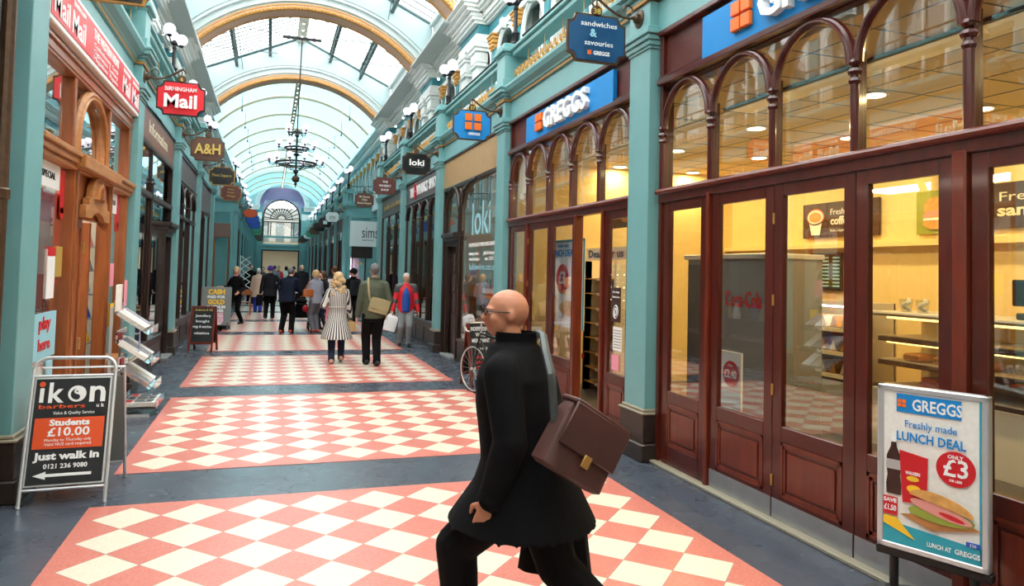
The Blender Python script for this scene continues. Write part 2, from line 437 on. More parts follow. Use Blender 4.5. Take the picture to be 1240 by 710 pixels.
# ================================================================== SETTING
PY = lambda k: 6.2+4.44*k
XR, XL = 3.55, -1.86            # shop wall planes, near section
XR2, XL2 = 3.23, -1.50          # far section (beyond the wider middle)
YEND = 66.0
XC = .8
b = MB().m('slate'); b.box(-8, 11, -3, 90, -.2, 0); fl = struct(b, 'floor', 'dark polished slate floor between and around the chequered tile panels', cat='floor')
PXL = -2.5356*D
for k in range(14):
    yf = 5.688+4.434*k
    b = MB().m('terrazzo'); bo = .075; b.box(PXL-bo, PXL+9*D+bo, yf-8*D-bo, yf+bo, 0, .004)
    o = b.build('floor_panel', None, 0, (PXL, yf-8*D, 0))
    tag(o, ['nearest red and cream chequered tile panel, under the man in black', 'second chequered tile panel, beside the newspaper rack', 'third chequered tile panel, under the striped coat and olive jacket walkers'][k] if k < 3 else 'one of the far red and cream chequered floor panels beyond the walkers', 'floor tiles', None, 'structure')
    if k >= 3: o['group'] = 'far chequered floor panels'

# ---------------- pilaster prototype (local: front towards -x, wall plane x=0)
def side_T(side): return Matrix.Identity(4) if side > 0 else Matrix.Rotation(pi, 4, 'Z')
def make_pilaster(w=.2):
    r = thing('pilaster', 'x', 'pilaster', world=False)
    b = MB().m('plinth'); b.box(-.19, .02, -w-.06, w+.06, 0, .17, .012); b.box(-.16, .02, -w-.03, w+.03, .17, .44, .008)
    b.m('plinth_edge').box(-.175, .02, -w-.045, w+.045, .44, .46, .005); b.box(-.15, .02, -w-.02, w+.02, .46, .49, .008); b.build('plinth', r)
    b = MB().m('teal').box(-.13, .02, -w, w, .47, 4.0, .006); b.build('shaft', r)
    b = MB().m('teal')
    for i, (e, z0, z1) in enumerate(((.015, 3.95, 3.98), (.03, 3.98, 4.03), (.05, 4.03, 4.08), (.07, 4.08, 4.13), (.055, 4.13, 4.16))):
        b.box(-.13-e, .02, -w-e, w+e, z0, z1, .008)
    b.build('capital', r)
    b = MB().m('teal'); b.box(-.14, .02, -w, w, 4.16, 4.42, .006)
    b.m('gold_line').box(-.165, .02, -w-.025, w+.025, 4.42, 4.455)
    b.m('teal')
    for e, z0, z1 in ((.03, 4.455, 4.50), (.07, 4.50, 4.54), (.11, 4.54, 4.60), (.13, 4.60, 4.635)): b.box(-.14-e, .02, -w-e, w+e, z0, z1, .006)
    b.box(-.19, .28, -w-.03, w+.03, 4.635, 4.78, .008); b.box(-.16, .26, -w, w, 4.78, 5.16, .006)
    for e, z0, z1 in ((.02, 5.16, 5.20), (.06, 5.20, 5.26), (.03, 5.26, 5.34)): b.box(-.16-e, .26+e, -w-e, w+e, z0, z1, .01)
    b.build('pedestal', r); return r
def make_lamp():
    r = thing('lamp_post', 'x', 'lamp', world=False)
    b = MB().m('iron'); b.lathe([(.085, 0), (.09, .03), (.07, .05), (.075, .08), (.06, .1), (.062, .22), (.075, .24), (.045, .28), (.034, .3), (.03, .62), (.045, .64), (.03, .67), (.03, .7), (.06, .73), (.04, .78), (.02, .8)], (0, 0, 0), 12)
    b.build('post', r)
    for i, (dx, dy, dz) in enumerate(((-.12, -.03, .80), (.09, .08, .97), (.05, -.1, .88))):
        b = MB().m('iron'); b.tube([(0, 0, .72), (dx*.5, dy*.5, .70), (dx, dy, dz-.12)], .012, 6); b.lathe([(.02, -.13), (.055, -.1), (.045, -.08)], (dx, dy, dz), 8); a = b.build('arm', r)
        b = MB().m('globe').ball((dx, dy, dz+.02), .115, 14); b.build('globe', a)
    return r
def make_balustrade(L=3.9):
    r = thing('balustrade', 'x', 'railing', world=False); h = L/2
    b = MB().m('teal'); b.box(-.1, .12, -h, h, 4.63, 4.70, .01); b.build('plinth_rail', r)
    b = MB().m('teal'); b.box(-.06, .16, -h, h, 5.12, 5.2, .01); b.box(-.1, .2, -h, h, 5.2, 5.26, .015); b.build('rail', r)
    b = MB().m('gold'); n = 24; st = L/n
    for i in range(n):
        y = -h+st*(i+.5)
        b.tube([(.0, y+.055*cos(a), 4.78+.055*sin(a)) for a in [2*pi*j/8 for j in range(8)]], .011, 4, closed=True)
        b.tube([(.0, y+.03*cos(a)+st*.5, 4.88+.045*sin(a)) for a in [2*pi*j/7 for j in range(7)]], .01, 4, closed=True)
        b.cyl((0, y, 4.70), (0, y, 4.95 if i % 4 else 5.12), .009, .004, 4)
    b.build('ironwork', r)
    b = MB().m('iron'); b.cyl((.1, -h, 5.47), (.1, h, 5.47), .018, n=6)
    for i in range(7):
        y = -h+L*(i+.5)/7; b.lathe([(.022, 0), (.03, .02), (.014, .05), (.026, .09), (.012, .13), (.012, .2), (.028, .21)], (.1, y, 5.26), 8)
    b.build('handrail', r); return r
def make_entab(L=4.04):
    # band above a shopfront; front towards -x
    b = MB().m('teal'); h = L/2
    prof = [(.3, 4.08), (-.04, 4.08), (-.04, 4.42), (-.065, 4.42), (-.065, 4.455), (-.09, 4.47), (-.09, 4.5), (-.16, 4.54), (-.19, 4.60), (-.19, 4.635), (1.0, 4.635), (1.0, 4.56), (.3, 4.56)]
    vs = [(x, y, z) for y in (-h, h) for x, z in prof]; n = len(prof)
    b.add(vs, [tuple(range(n)), tuple(range(n, 2*n))[::-1]]+[(i, (i+1) % n, n+(i+1) % n, n+i) for i in range(n)])
    b.m('gold_line').box(-.072, -.03, -h, h, 4.422, 4.453)
    b.m('teal').box(-.06, .05, -h, h, 4.10, 4.13)
    return b
signs_R = ['the blue sandwiches and savouries sign', 'the hanging blue sign with four orange squares', 'the black loki sign', 'the maroon THE WHISKY SHOP sign', 'the brown sweet shop sign']
signs_L = ['the partly cut off black sign', 'the red BIRMINGHAM Mail sign', 'the brown A&H sign', 'the black plaque with gold script', 'the maroon plaque with three gold lines']
pil0 = make_pilaster(); lamp0 = make_lamp(); bal0 = make_balustrade(); used = set()
def inst(proto, **k):
    if proto.name not in used:
        used.add(proto.name)
        proto.location = k['loc']; proto.rotation_euler = (0, 0, k['rz']); proto['label'] = k['label']
        if k.get('group'): proto['group'] = k['group']
        return proto
    return copy_tree(proto, **k)
ent_mesh = None
entn = 0
for side in (1, -1):
    nm = 'right' if side > 0 else 'left'
    for k in range(-1, 14):
        if k == 5: continue
        far = k >= 6
        x = (XR2 if far else XR) if side > 0 else (XL2 if far else XL)
        y = PY(k); rz = 0 if side > 0 else pi
        S = signs_R if side > 0 else signs_L
        if far or k < 0:
            lp = f'one of the far teal pilasters on the {nm} beyond the wider middle' if far else f'teal pilaster at the near edge of the frame on the {nm}'
            ll = f'one of the far globe lamps on the {nm} balcony beyond the wider middle'; g1 = f'far {nm} pilasters'; g2 = f'far {nm} lamps'
        else:
            lp = f'teal pilaster on dark plinth that carries {S[k]}'; ll = f'triple globe balcony lamp standing above {S[k]}'; g1 = f'near {nm} teal pilasters'; g2 = f'near {nm} balcony lamps'
        if k < 0: continue
        inst(pil0, loc=(x, y, 0), rz=rz, label=lp, group=g1)
        inst(lamp0, loc=(x+.07*side, y, 5.34), rz=rz, label=ll, group=g2)
    for k in range(-1, 14):
        if k in (4, 5): continue
        far = k >= 6; x = (XR2 if far else XR) if side > 0 else (XL2 if far else XL); y = PY(k)+2.22; rz = 0 if side > 0 else pi
        if k >= 0:
            S = signs_R if side > 0 else signs_L
            inst(bal0, loc=(x, y, 0), rz=rz, label=(f'one of the far {nm} balcony railings beyond the wider middle' if far else f'balcony railing with gold ironwork just beyond {S[k]}'), group=(f'far {nm} balcony railings' if far else f'near {nm} balcony railings'))
        if ent_mesh is None: ent_mesh = make_entab(4.44).mesh('trim', 20)
        entn += 1; o = bpy.data.objects.new(f'trim_{entn}', ent_mesh); COL.objects.link(o); o.location = (x, y, 0); o.rotation_euler = (0, 0, rz); tag(o, f'teal entablature band over a {nm} shopfront', 'cornice', f'{nm} entablature bands', 'structure')

# ---------------- recess in the middle (wider part), k 4..6
YA, YB = PY(4)+.2, PY(6)-.2
for side in (1, -1):
    nm = 'right' if side > 0 else 'left'
    xf = XR if side > 0 else XL; xf2 = XR2 if side > 0 else XL2; xb = xf+side*.98
    path = [(xf+side*.0, YA), (xb, YA+.6), (xb, YB-.7), (xf2+side*.45, YB-.12), (xf2, YB)]
    prof = [(-.35, 4.08), (.04, 4.08), (.04, 4.42), (.065, 4.42), (.065, 4.455), (.10, 4.5), (.16, 4.54), (.19, 4.6), (.19, 4.635), (-.35, 4.635)]
    if side < 0: prof = [(-o, z) for o, z in prof]
    b = MB().m('teal').sweep(prof, path)
    entn += 1; struct(b, f'trim_{entn}', f'teal entablature turning into the wider middle on the {nm}', cat='cornice')
    b = MB().m('teal').sweep([(side*-.02, 0), (side*-.02, 4.1), (side*-.2, 4.1), (side*-.2, 0)], path)
    struct(b, f'wall_recess_{nm}', f'teal wall of the wider middle part on the {nm}', cat='wall')
    r = thing('balustrade', f'black railing above the wider middle part on the {nm}', 'railing', (xb, (YA+YB)/2, 4.63), group='middle railings')
    b = MB().m('teal'); b.sweep([(-.06, 4.63), (.06, 4.63), (.06, 4.72), (-.06, 4.72)], path); b.sweep([(-.06, 5.14), (.06, 5.14), (.06, 5.24), (-.06, 5.24)], path); b.build('rail', r)
    b = MB().m('iron')
    for i in range(len(path)-1):
        p, q = V(path[i]), V(path[i+1]); n = max(2, int((q-p).length/.14))
        for j in range(n):
            t = p.lerp(q, (j+.5)/n); b.cyl((t.x, t.y, 4.72), (t.x, t.y, 5.14), .012, n=5)
    b.tube([(p[0], p[1], 5.45) for p in path], .02, 6); b.build('ironwork', r)

# ---------------- gallery level walls
GX = {1: 4.28, -1: -2.62}
for side in (1, -1):
    nm = 'right' if side > 0 else 'left'; gx = GX[side]; T = Matrix.Translation((gx, 0, 0)) @ side_T(side)
    b = MB().m('white_paint'); x0, x1 = sorted((gx, gx+side*.25)); 
    # wall as spandrels between arch openings
    step = 1.48; n = int((YEND+2)/step)
    b.box(x0, x1, -1, YEND, 6.62, 8.0); b.box(x0, x1, -1, YEND, 4.3, 4.75)
    for i in range(n+1):
        y = -1.0+step*i; b.box(x0, x1, y-.24, y+.24, 4.7, 6.65)
    struct(b, f'wall_{nm}', f'white upper gallery wall with arched windows on the {nm}', origin=(gx, 30, 4.3), cat='wall')
    # arch spandrel + mouldings + window + engaged pilaster: prototype then copies
    r = thing(f'window_{1 if side > 0 else 2}', f'arched gallery window with white moulding and gold capital on the {nm}', 'window', world=False, kind='structure', group=f'{nm} gallery windows')
    b = MB().m('white_paint'); hw = .5
    # spandrel plate with arch hole
    pts_o = []; N_ = 14
    vs = []; fs = []
    for i in range(N_+1):
        a = pi*i/N_; vs += [(0, hw*cos(a), 6.08+hw*sin(a)), (0, (.5 if i < N_/2 else -.5) if i not in (N_//2,) else 0, 6.66)]
    for i in range(N_): fs.append((2*i, 2*i+2, 2*i+3, 2*i+1))
    b.add(vs, fs); b.add([(x+.2, y, z) for x, y, z in vs], fs)
    b.ring_arc((.2, 0, 6.08), hw-.04, hw, 0, pi, .2, Y, Z, 14)
    b.box(0, .2, -.52, -hw+.02, 4.7, 6.1); b.box(0, .2, hw-.02, .52, 4.7, 6.1); b.build('frame', r)
    b = MB().m('white_paint'); 
    b.tube([(-.02, (hw+.04)*cos(pi*i/14), 6.08+(hw+.04)*sin(pi*i/14)) for i in range(15)], .035, 6); b.tube([(-.01, (hw-.03)*cos(pi*i/14), 6.08+(hw-.03)*sin(pi*i/14)) for i in range(15)], .025, 6)
    for s_ in (-1, 1): b.cyl((-.02, s_*(hw+.04), 4.75), (-.02, s_*(hw+.04), 6.08), .035, n=6); b.box(-.05, .05, s_*hw-.06, s_*hw+.06, 6.04, 6.1)
    b.prism([(-.06, 0), (.06, 0), (.08, .2), (-.08, .2)], (-.05, 0, 6.52), Y, Z, -.1); b.build('arch_moulding', r)
    b = MB().m('pane_dim').box(.15, .16, -hw, hw, 4.72, 6.6); b.build('pane', r)
    b = MB().m('cream_paint').box(.55, .6, -.9, .9, 4.6, 6.8); b.m('white_paint'); b.box(.11, .17, -.02, .02, 4.72, 6.58); b.box(.11, .17, -hw, hw, 5.5, 5.54); b.build('curtain_wall', r)
    b = MB().m('teal_deep'); b.box(-.06, .02, hw+.13, hw+.35, 4.75, 6.35); b.m('white_paint'); b.box(-.1, .02, hw+.09, hw+.39, 4.7, 4.9); b.build('pilaster_shaft', r)
    b = MB().m('gold'); cy = hw+.24
    for i, (e, z0, z1) in enumerate(((.11, 6.3, 6.34), (.10, 6.34, 6.44), (.13, 6.44, 6.52), (.17, 6.52, 6.58), (.2, 6.58, 6.62))): b.box(-.02-e*.7, .0, cy-e, cy+e, z0, z1, .01)
    for dy in (-.09, 0, .09):
        for zz in (6.38, 6.47): b.ball((-.1, cy+dy, zz), .04, 6)
    for s_ in (-1, 1): b.tube([(-.1, cy+s_*.1+.03*cos(t), 6.54+.03*sin(t)) for t in [2*pi*j/6 for j in range(6)]], .014, 4, closed=True)
    b.build('capital', r)
    cnt = 0
    for i in range(n):
        y = -1.0+step*(i+.5)
        if y < 1 or y > 62: continue
        if cnt == 0: r.location = (gx, y, 0); r.rotation_euler = (0, 0, 0 if side > 0 else pi)
        else: copy_tree(r, (gx, y, 0), 0 if side > 0 else pi)
        cnt += 1
    # frieze and main cornice
    b = MB().m('white_paint'); b.box(x0, x1, -1, YEND, 6.6, 8.0)
    bx = lambda e, z0, z1, m_='white_paint', y0=-1, y1=YEND: b.m(m_).box(gx, gx-side*e, y0, y1, z0, z1)
    bx(.06, 6.62, 6.7); bx(.04, 6.70, 6.76); bx(.03, 6.76, 6.98, 'teal_deep'); bx(.1, 6.98, 7.03); bx(.16, 7.03, 7.08); bx(.2, 7.08, 7.2); bx(.28, 7.2, 7.25); bx(.34, 7.25, 7.32); bx(.4, 7.32, 7.4)
    for ya in (15.0, 19.5, 26.8):
        y0, y1 = ya-.75, ya+.75
        for e, z0, z1, mm in ((.3, 6.62, 6.78, 'white_paint'), (.26, 6.78, 6.98, 'teal_deep'), (.36, 6.98, 7.05, 'white_paint'), (.42, 7.05, 7.12, 'white_paint'), (.46, 7.12, 7.2, 'white_paint'), (.56, 7.2, 7.27, 'white_paint'), (.64, 7.27, 7.34, 'white_paint'), (.72, 7.34, 7.42, 'white_paint')):
            d = e-.3; bx(e, z0, z1, mm, y0-max(0, d)*.6, y1+max(0, d)*.6)
        b.m('white_paint')
        for yy in (ya-.45, ya+.45):
            b.box(gx, gx-side*.24, yy-.2, yy+.2, 4.63, 6.6, .02)
            for e, z0, z1 in ((.05, 6.1, 6.16), (.03, 6.2, 6.42), (.07, 6.42, 6.5), (.1, 6.5, 6.62)): b.box(gx, gx-side*(.24+e), yy-.2-e, yy+.2+e, z0, z1, .015)
            b.box(gx, gx-side*.3, yy-.26, yy+.26, 4.63, 4.9, .02)
    struct(b, f'trim_gallery_{nm}', f'white upper cornice with teal frieze on the {nm}', origin=(gx, 30, 6.6), cat='cornice')
    # spotlights clipped on the frieze
    sp = thing('spotlight', f'one of the small white spotlights on the {nm} cornice', 'spotlight', world=False, group=f'{nm} cornice spotlights')
    b = MB().m('white').cyl((0, 0, 0), (-.14, 0, .02), .01, n=6); b.build('arm', sp)
    b = MB().m('white').cyl((-.14, 0, .04), (-.17, -.06, -.06), .035, .045, 8); hd = b.build('head', sp)
    b = MB().m('spot').cyl((-.1705, -.061, -.0605), (-.172, -.064, -.065), .032, n=8); b.build('bulb', hd)
    ys = [9.2, 10.7, 12.2, 17.0, 18.3, 22, 23.5, 25]
    for i, y in enumerate(ys):
        loc = (gx-side*.03, y, 6.88)
        if i == 0: sp.location = loc; sp.rotation_euler = (0, 0, 0 if side > 0 else pi)
        else: copy_tree(sp, loc, 0 if side > 0 else pi)

# ---------------- back walls of the shops' row at ground (behind pilasters), closing the street volume
for side in (1, -1):
    nm = 'right' if side > 0 else 'left'
    xw = (9.2 if side > 0 else -6.6)
    b = MB().m('dark_interior'); x0, x1 = sorted((xw, xw+side*.2)); b.box(x0, x1, -2.5, YEND+6, 0, 4.6)
    b.box(*sorted((GX[side]+side*.25, xw+side*.2)), -2.5, YEND+6, 4.4, 4.62)
    struct(b, f'wall_shops_{nm}', f'back wall behind the {nm} shops', origin=(xw, 30, 0), cat='wall')
b = MB().m('cream_paint').box(-7, 9.4, -2.7, -2.5, 0, 11); struct(b, 'wall_near', 'wall behind the viewpoint', origin=(0, -2.6, 0), cat='wall')

# ---------------- roof: arches, vault, lanterns
HW, ZS, ZA = 2.76, 7.36, 8.54
R0 = (HW**2+(ZA-ZS)**2)/(2*(ZA-ZS)); ZC = ZA-R0; A0 = math.asin(HW/R0)
def arc(r, n=28, ext=0.):
    a = A0+ext; return [(XC+r*sin(-a+2*a*i/n), ZC+r*cos(-a+2*a*i/n)) for i in range(n+1)]
def band(b, r0, r1, y0, y1, n=28, ext=0.):
    a_ = A0+ext
    b.ring_arc((XC, y0, ZC), r0, r1, pi/2-a_, pi/2+a_, y1-y0, Z*0+X, Z, n) if False else None
    p0, p1 = arc(r0, n, ext), arc(r1, n, ext); vs = []
    for (xa, za), (xb_, zb) in zip(p0, p1): vs += [(xa, y0, za), (xb_, y0, zb), (xb_, y1, zb), (xa, y1, za)]
    fs = []
    for i in range(n):
        for j in range(4): fs.append((i*4+j, i*4+(j+1) % 4, (i+1)*4+(j+1) % 4, (i+1)*4+j))
    fs += [(0, 1, 2, 3), (n*4+3, n*4+2, n*4+1, n*4)]
    b.add(vs, fs)
for i, ya in enumerate((15.0, 19.5, 26.8)):
    r = thing('roof_arch', ['nearest gilded roof arch, partly cut off at the top of the frame', 'large gilded white arch in front of the glazed lantern roof', 'second complete gilded arch, beyond the glazed lantern and chandelier'][i], 'arch', (XC, ya, ZS), kind='structure')
    b = MB().m('roof_white'); band(b, R0+.16, R0+.50, ya-.26, ya+.26); band(b, R0+.22, R0+.27, ya-.32, ya+.32); band(b, R0+.40, R0+.46, ya-.33, ya+.33); b.build('rib_moulding', r)
    b = MB().m('gold'); band(b, R0-.0, R0+.07, ya-.34, ya-.2); b.m('rose'); band(b, R0, R0+.05, ya-.2, ya+.2); b.m('gold'); band(b, R0, R0+.08, ya+.2, ya+.34)
    # leaf beads along both gilt edges
    n = 70
    for yy in (ya-.35, ya+.35):
        for j in range(n):
            a = -A0+2*A0*(j+.5)/n; b.ball((XC+(R0+.04)*sin(a), yy, ZC+(R0+.04)*cos(a)), .035, 6, (1, .6, 1))
    b.build('gilding', r)
    b = MB().m('rose'); band(b, R0+.07, R0+.12, ya-.31, ya+.31); b.m('gold'); band(b, R0+.12, R0+.15, ya-.33, ya+.33); b.m('roof_white'); band(b, R0+.05, R0+.16, ya-.27, ya+.27); b.build('soffit', r)
def vault(b, r, y0, y1, n=28, th=.05):
    band(b, r, r+th, y0, y1, n, .08)
# barrel vault beyond arch 2
b = MB().m('roof_glass'); vault(b, R0+.22, 27.1, YEND); struct(b, 'ceiling_barrel_vault', 'white translucent barrel vault with thin curved ribs', 40, (XC, 27, ZC), 'ceiling')
for j in range(11):
    yy = 30.06+3.5*j
    if yy > YEND-1: break
    b = MB().m('rib'); band(b, R0+.12, R0+.2, yy-.05, yy+.05, 28, .03); o = struct(b, f'trim_rib_{j+1}', 'one of the thin curved ribs of the far barrel vault', 40, (XC, yy, ZC), 'rib'); o['group'] = 'thin vault ribs'
# solid springing strips of vault down to cornice, and lantern sections
XLL, XLR, ZE, ZR = -2.5, 4.1, 8.62, 10.1
def lantern(y0, y1, idx):
    # gable walls with arched opening, as upright strips
    for yy, nm_ in ((y0, 'near'), (y1, 'far')):
        b = MB().m('vault_white'); n = 56; xa_, xz_ = XLL+.02, XLR-.02; ro = R0+.5; vs = []; fs = []
        for i in range(n+1):
            x = xa_+(xz_-xa_)*i/n; dx = abs(x-XC)
            zl = ZC+sqrt(max(0, ro*ro-dx*dx)) if dx < ro*sin(A0+.12) else 7.3
            zt = ZE+(ZR-ZE)*(1-dx/(XLR-XC)) + .02
            vs += [(x, yy, zl), (x, yy, max(zt, zl+.01)), (x, yy+.1, max(zt, zl+.01)), (x, yy+.1, zl)]
        for i in range(n):
            for j in range(4): fs.append((i*4+j, i*4+(j+1) % 4, (i+1)*4+(j+1) % 4, (i+1)*4+j))
        fs += [(0, 1, 2, 3), (n*4+3, n*4+2, n*4+1, n*4)]
        b.add(vs, fs); struct(b, f'wall_tympanum_{nm_}_{idx}', f'white gable wall above a roof arch, {nm_} end of lantern', 40, (XC, yy, ZE), 'wall')
    b = MB().m('white_paint')
    for sx, xe in ((-1, XLL), (1, XLR)):
        b.m('roof_white').box(xe, xe+sx*.15, y0, y1, 7.3, ZE+.1); b.m('roof_white').box(xe, xe-sx*.1, y0, y1, ZE-.1, ZE); b.box(xe-sx*.02, xe-sx*.06, y0, y1, 7.9, 7.96)
        b.box(xe, xe-sx*.6, y0, y1, 7.3, 7.36)
    struct(b, f'wall_attic_{idx}', 'white attic walls carrying the glazed lantern', 30, (XC, y0, 7.3), 'wall')
    r = thing('lantern_roof', ['near glazed gable skylight at the top edge of the frame', 'glazed gable skylight with dark lattice girders between the two gilded arches'][idx], 'skylight', (XC, (y0+y1)/2, ZE), kind='structure')
    b = MB().m('lantern_glass')
    for xe in (XLL, XLR): b.add([(xe, y0, ZE), (xe, y1, ZE), (XC, y1, ZR), (XC, y0, ZR)], [(0, 1, 2, 3)])
    b.build('glazing', r)
    b = MB().m('roof_iron'); n = int((y1-y0)/.36)
    for i in range(n+1):
        yy = y0+(y1-y0)*i/n; big = i in (n//3, n)
        for xe in (XLL, XLR): b.cyl((xe, yy, ZE-.03), (XC, yy, ZR-.03), .05 if big else .02, n=5)
    b.build('glazing_bar', r)
    b = MB().m('roof_iron')
    for xx in (-1.35, .05-.3, 1.85, 2.95):
        zz = ZE+(ZR-ZE)*(1-abs(xx-XC)/3.3)-.1
        b.box(xx-.05, xx+.05, y0, y1, zz+.02, zz+.08); b.box(xx-.05, xx+.05, y0, y1, zz-.26, zz-.2)
        n2 = int((y1-y0)/.3)
        for i in range(n2):
            ya_ = y0+(y1-y0)*i/n2; yb_ = y0+(y1-y0)*(i+1)/n2
            b.cyl((xx, ya_, zz+.03 if i % 2 else zz-.23), (xx, yb_, zz-.23 if i % 2 else zz+.03), .018, n=4)
    b.build('girder', r)
    b = MB().m('cream_paint').box(XC-.16, XC+.16, y0, y1, ZR-.2, ZR-.1); b.m('spot')
    for i in range(int((y1-y0)/.7)): b.cyl((XC, y0+.4+.7*i, ZR-.2), (XC, y0+.4+.7*i, ZR-.215), .035, n=8)
    b.build('ridge_light_strip', r)
    b = MB().m('roof_iron')
    for yy in (y0+(y1-y0)*.33, y0+(y1-y0)*.66):
        for xx in (-1.2, 2.8):
            zz = ZE+(ZR-ZE)*(1-abs(xx-XC)/3.3)
            b.cyl((xx, yy, zz-.1), (xx+(.15 if xx < 0 else -.15), yy, zz-1.1), .012, n=5)
            b.cyl((xx-1.2, yy, 8.75), (xx+1.2, yy, 8.75), .012, n=5)
    b.build('tie_rod', r)
lantern(15.3, 19.2, 0); lantern(19.8, 26.5, 1)
b = MB().m('lantern_glass'); vault(b, R0+.5, -2.5, 14.7); struct(b, 'ceiling_near_vault', 'pale vault overhead before the first arch', 40, (XC, 6, ZC), 'ceiling')
# small drop rods with lamps in the barrel vault
rod = thing('ceiling_rod', 'one of the thin dark rods hanging from the barrel vault', 'rod', world=False, group='vault rods')
b = MB().m('iron').cyl((0, 0, 0), (0, 0, -.55), .01, n=5); b.build('stem', rod)
b = MB().m('iron').lathe([(.01, 0), (.03, -.04), (.035, -.1), (.01, -.12)], (0, 0, -.53), 8); b.build('tip', rod)
q = 0
for yy in (28.3, 31.8, 35.3, 38.8, 42.3, 45.8):
    for xx in (-1.2, 2.8):
        zz = ZC+sqrt((R0+.2)**2-(xx-XC)**2)
        if q == 0: rod.location = (xx, yy, zz)
        else: copy_tree(rod, (xx, yy, zz))
        q += 1
# tapering strip under far vault crown with lights
b = MB().m('cream_paint').box(XC-.1, XC+.1, 27.1, YEND-.2, ZC+R0+.1, ZC+R0+.18); b.m('spot')
for i in range(50): b.cyl((XC, 27.5+.75*i, ZC+R0+.1), (XC, 27.5+.75*i, ZC+R0+.09), .03, n=6)
struct(b, 'ceiling_light_strip', 'line of small lights along the vault crown', origin=(XC, 40, ZC+R0), cat='light')

# ---------------- end wall
EC = .87; ew = 1.59
b = MB().m('teal')
b.box(-3.2, EC-ew, YEND, YEND+.4, 0, 6.0); b.box(EC+ew, 5, YEND, YEND+.4, 0, 6.0); b.box(EC-ew, EC+ew, YEND, YEND+.4, 3.18, 3.7)
b.m('white_paint'); b.box(-3.2, EC-ew-.34, YEND, YEND+.4, 6.0, 7.12); b.box(EC+ew+.34, 5, YEND, YEND+.4, 6.0, 7.12)
# upper wall with arch r=1.93 centre 7.12
N_ = 20; vs = []; fs = []
for i in range(N_+1):
    a = pi*i/N_; vs += [(EC+1.93*cos(a), YEND, 7.12+1.93*sin(a)), (EC+4.2*cos(a), YEND, 7.12+3.2*sin(a))]
for i in range(N_): fs.append((2*i, 2*i+2, 2*i+3, 2*i+1))
b.m('vault_white').add(vs, fs)
b.m('white_paint').ring_arc((EC, YEND+.05, 7.12), 1.93, 2.2, 0, pi, .2, X, Z, 24); b.ring_arc((EC, YEND+.05, 7.12), 2.2, 2.32, 0, pi, .3, X, Z, 24)
for sx in (-1, 1):
    x0 = EC+sx*1.93; b.m('white_paint')
    for e, z0, z1 in ((.12, 6.7, 6.85), (.2, 6.85, 7.0), (.3, 7.0, 7.14)): b.box(x0-sx*e*.3, EC+sx*4.2, YEND-e, YEND, z0, z1)
    b.m('teal_deep').box(x0, EC+sx*4.2, YEND-.05, YEND, 6.45, 6.7); b.m('white_paint').box(EC+sx*(ew+.1), EC+sx*(ew+.5), YEND-.12, YEND, 5.9, 6.45)
    b.m('teal').box(EC+sx*(ew+.08), EC+sx*(ew+.55), YEND-.15, YEND, 0, 5.9)
    b.box(x0-sx*.34, x0, YEND, YEND+.4, 4.4, 7.12)
struct(b, 'wall_end', 'teal and white end wall with arched opening', origin=(EC, YEND, 0), cat='wall')
b = MB().m('lilac')  # recess back and soffit share one lilac colour
N_ = 18; vs = []; fs = []
for i in range(N_+1):
    a = pi*i/N_; vs += [(EC+1.6*cos(a), YEND+1.2, 6.17+1.58*sin(a)), (EC+1.95*cos(a), YEND+1.2, 7.12+1.95*sin(a))]
for i in range(N_): fs.append((2*i, 2*i+2, 2*i+3, 2*i+1))
b.add(vs, fs); band_v = []
for i in range(N_+1):
    a = pi*i/N_; band_v += [(EC+1.95*cos(a), YEND+.02, 7.12+1.95*sin(a)), (EC+1.95*cos(a), YEND+1.2, 7.12+1.95*sin(a))]
b.add(band_v, fs); struct(b, 'wall_lilac_arch', 'lilac arch recess above the fan window', origin=(EC, YEND+1, 6.2), cat='wall')
r = thing('window_3', 'large fan shaped iron window above the far doorway', 'window', (EC, YEND+1.1, 4.4), kind='structure')
b = MB().m('dark_wood').ring_arc((EC, YEND+1.2, 6.17), 1.5, 1.62, 0, pi, .2, X, Z, 24); b.box(EC-1.62, EC-1.5, YEND+1, YEND+1.2, 3.7, 6.17); b.box(EC+1.5, EC+1.62, YEND+1, YEND+1.2, 3.7, 6.17); b.build('frame', r)
b = MB().m('iron')
for i in range(13):
    a = pi*i/12; b.cyl((EC+.35*cos(a), YEND+1.1, 6.0+.35*sin(a)), (EC+1.5*cos(a), YEND+1.1, 6.15+1.5*sin(a)), .04, n=4)
for rr in (.35, .95): b.tube([(EC+rr*cos(pi*i/16), YEND+1.1, 6.0+rr*sin(pi*i/16)) for i in range(17)], .04, 4)
b.box(EC-1.5, EC+1.5, YEND+1.08, YEND+1.12, 5.7, 5.78); b.box(EC-1.5, EC+1.5, YEND+1.08, YEND+1.12, 5.95, 6.0)
for xx in (-1.1, -.9, .9, 1.1): b.cyl((EC+xx, YEND+1.1, 4.4), (EC+xx, YEND+1.1, 5.75), .045, n=4)
b.build('tracery', r)
b = MB().m('pane_clear').box(EC-1.5, EC+1.5, YEND+1.14, YEND+1.15, 4.3, 7.7); b.build('pane', r)
r = thing('end_balcony', 'teal balcony with gold ironwork across the far end wall', 'balcony', (EC, YEND, 3.6))
b = MB().m('teal'); b.box(EC-ew-.1, EC+ew+.1, YEND-.1, YEND+1.0, 3.5, 3.72); b.box(EC-ew, EC+ew, YEND-.02, YEND+.16, 4.25, 4.43); b.build('ledge', r)
b = MB().m('gold')
for i in range(26):
    x = EC-ew+.06+i*.122; b.tube([(x+.05*cos(t), YEND+.05, 3.86+.05*sin(t)) for t in [2*pi*j/6 for j in range(6)]], .012, 4, closed=True); b.cyl((x, YEND+.05, 3.72), (x, YEND+.05, 4.0), .01, n=4)
b.build('ironwork', r)
r = thing('door_1', 'open far doorway in a dark frame leading to a lit hall', 'door', (EC, YEND, 0), kind='structure')
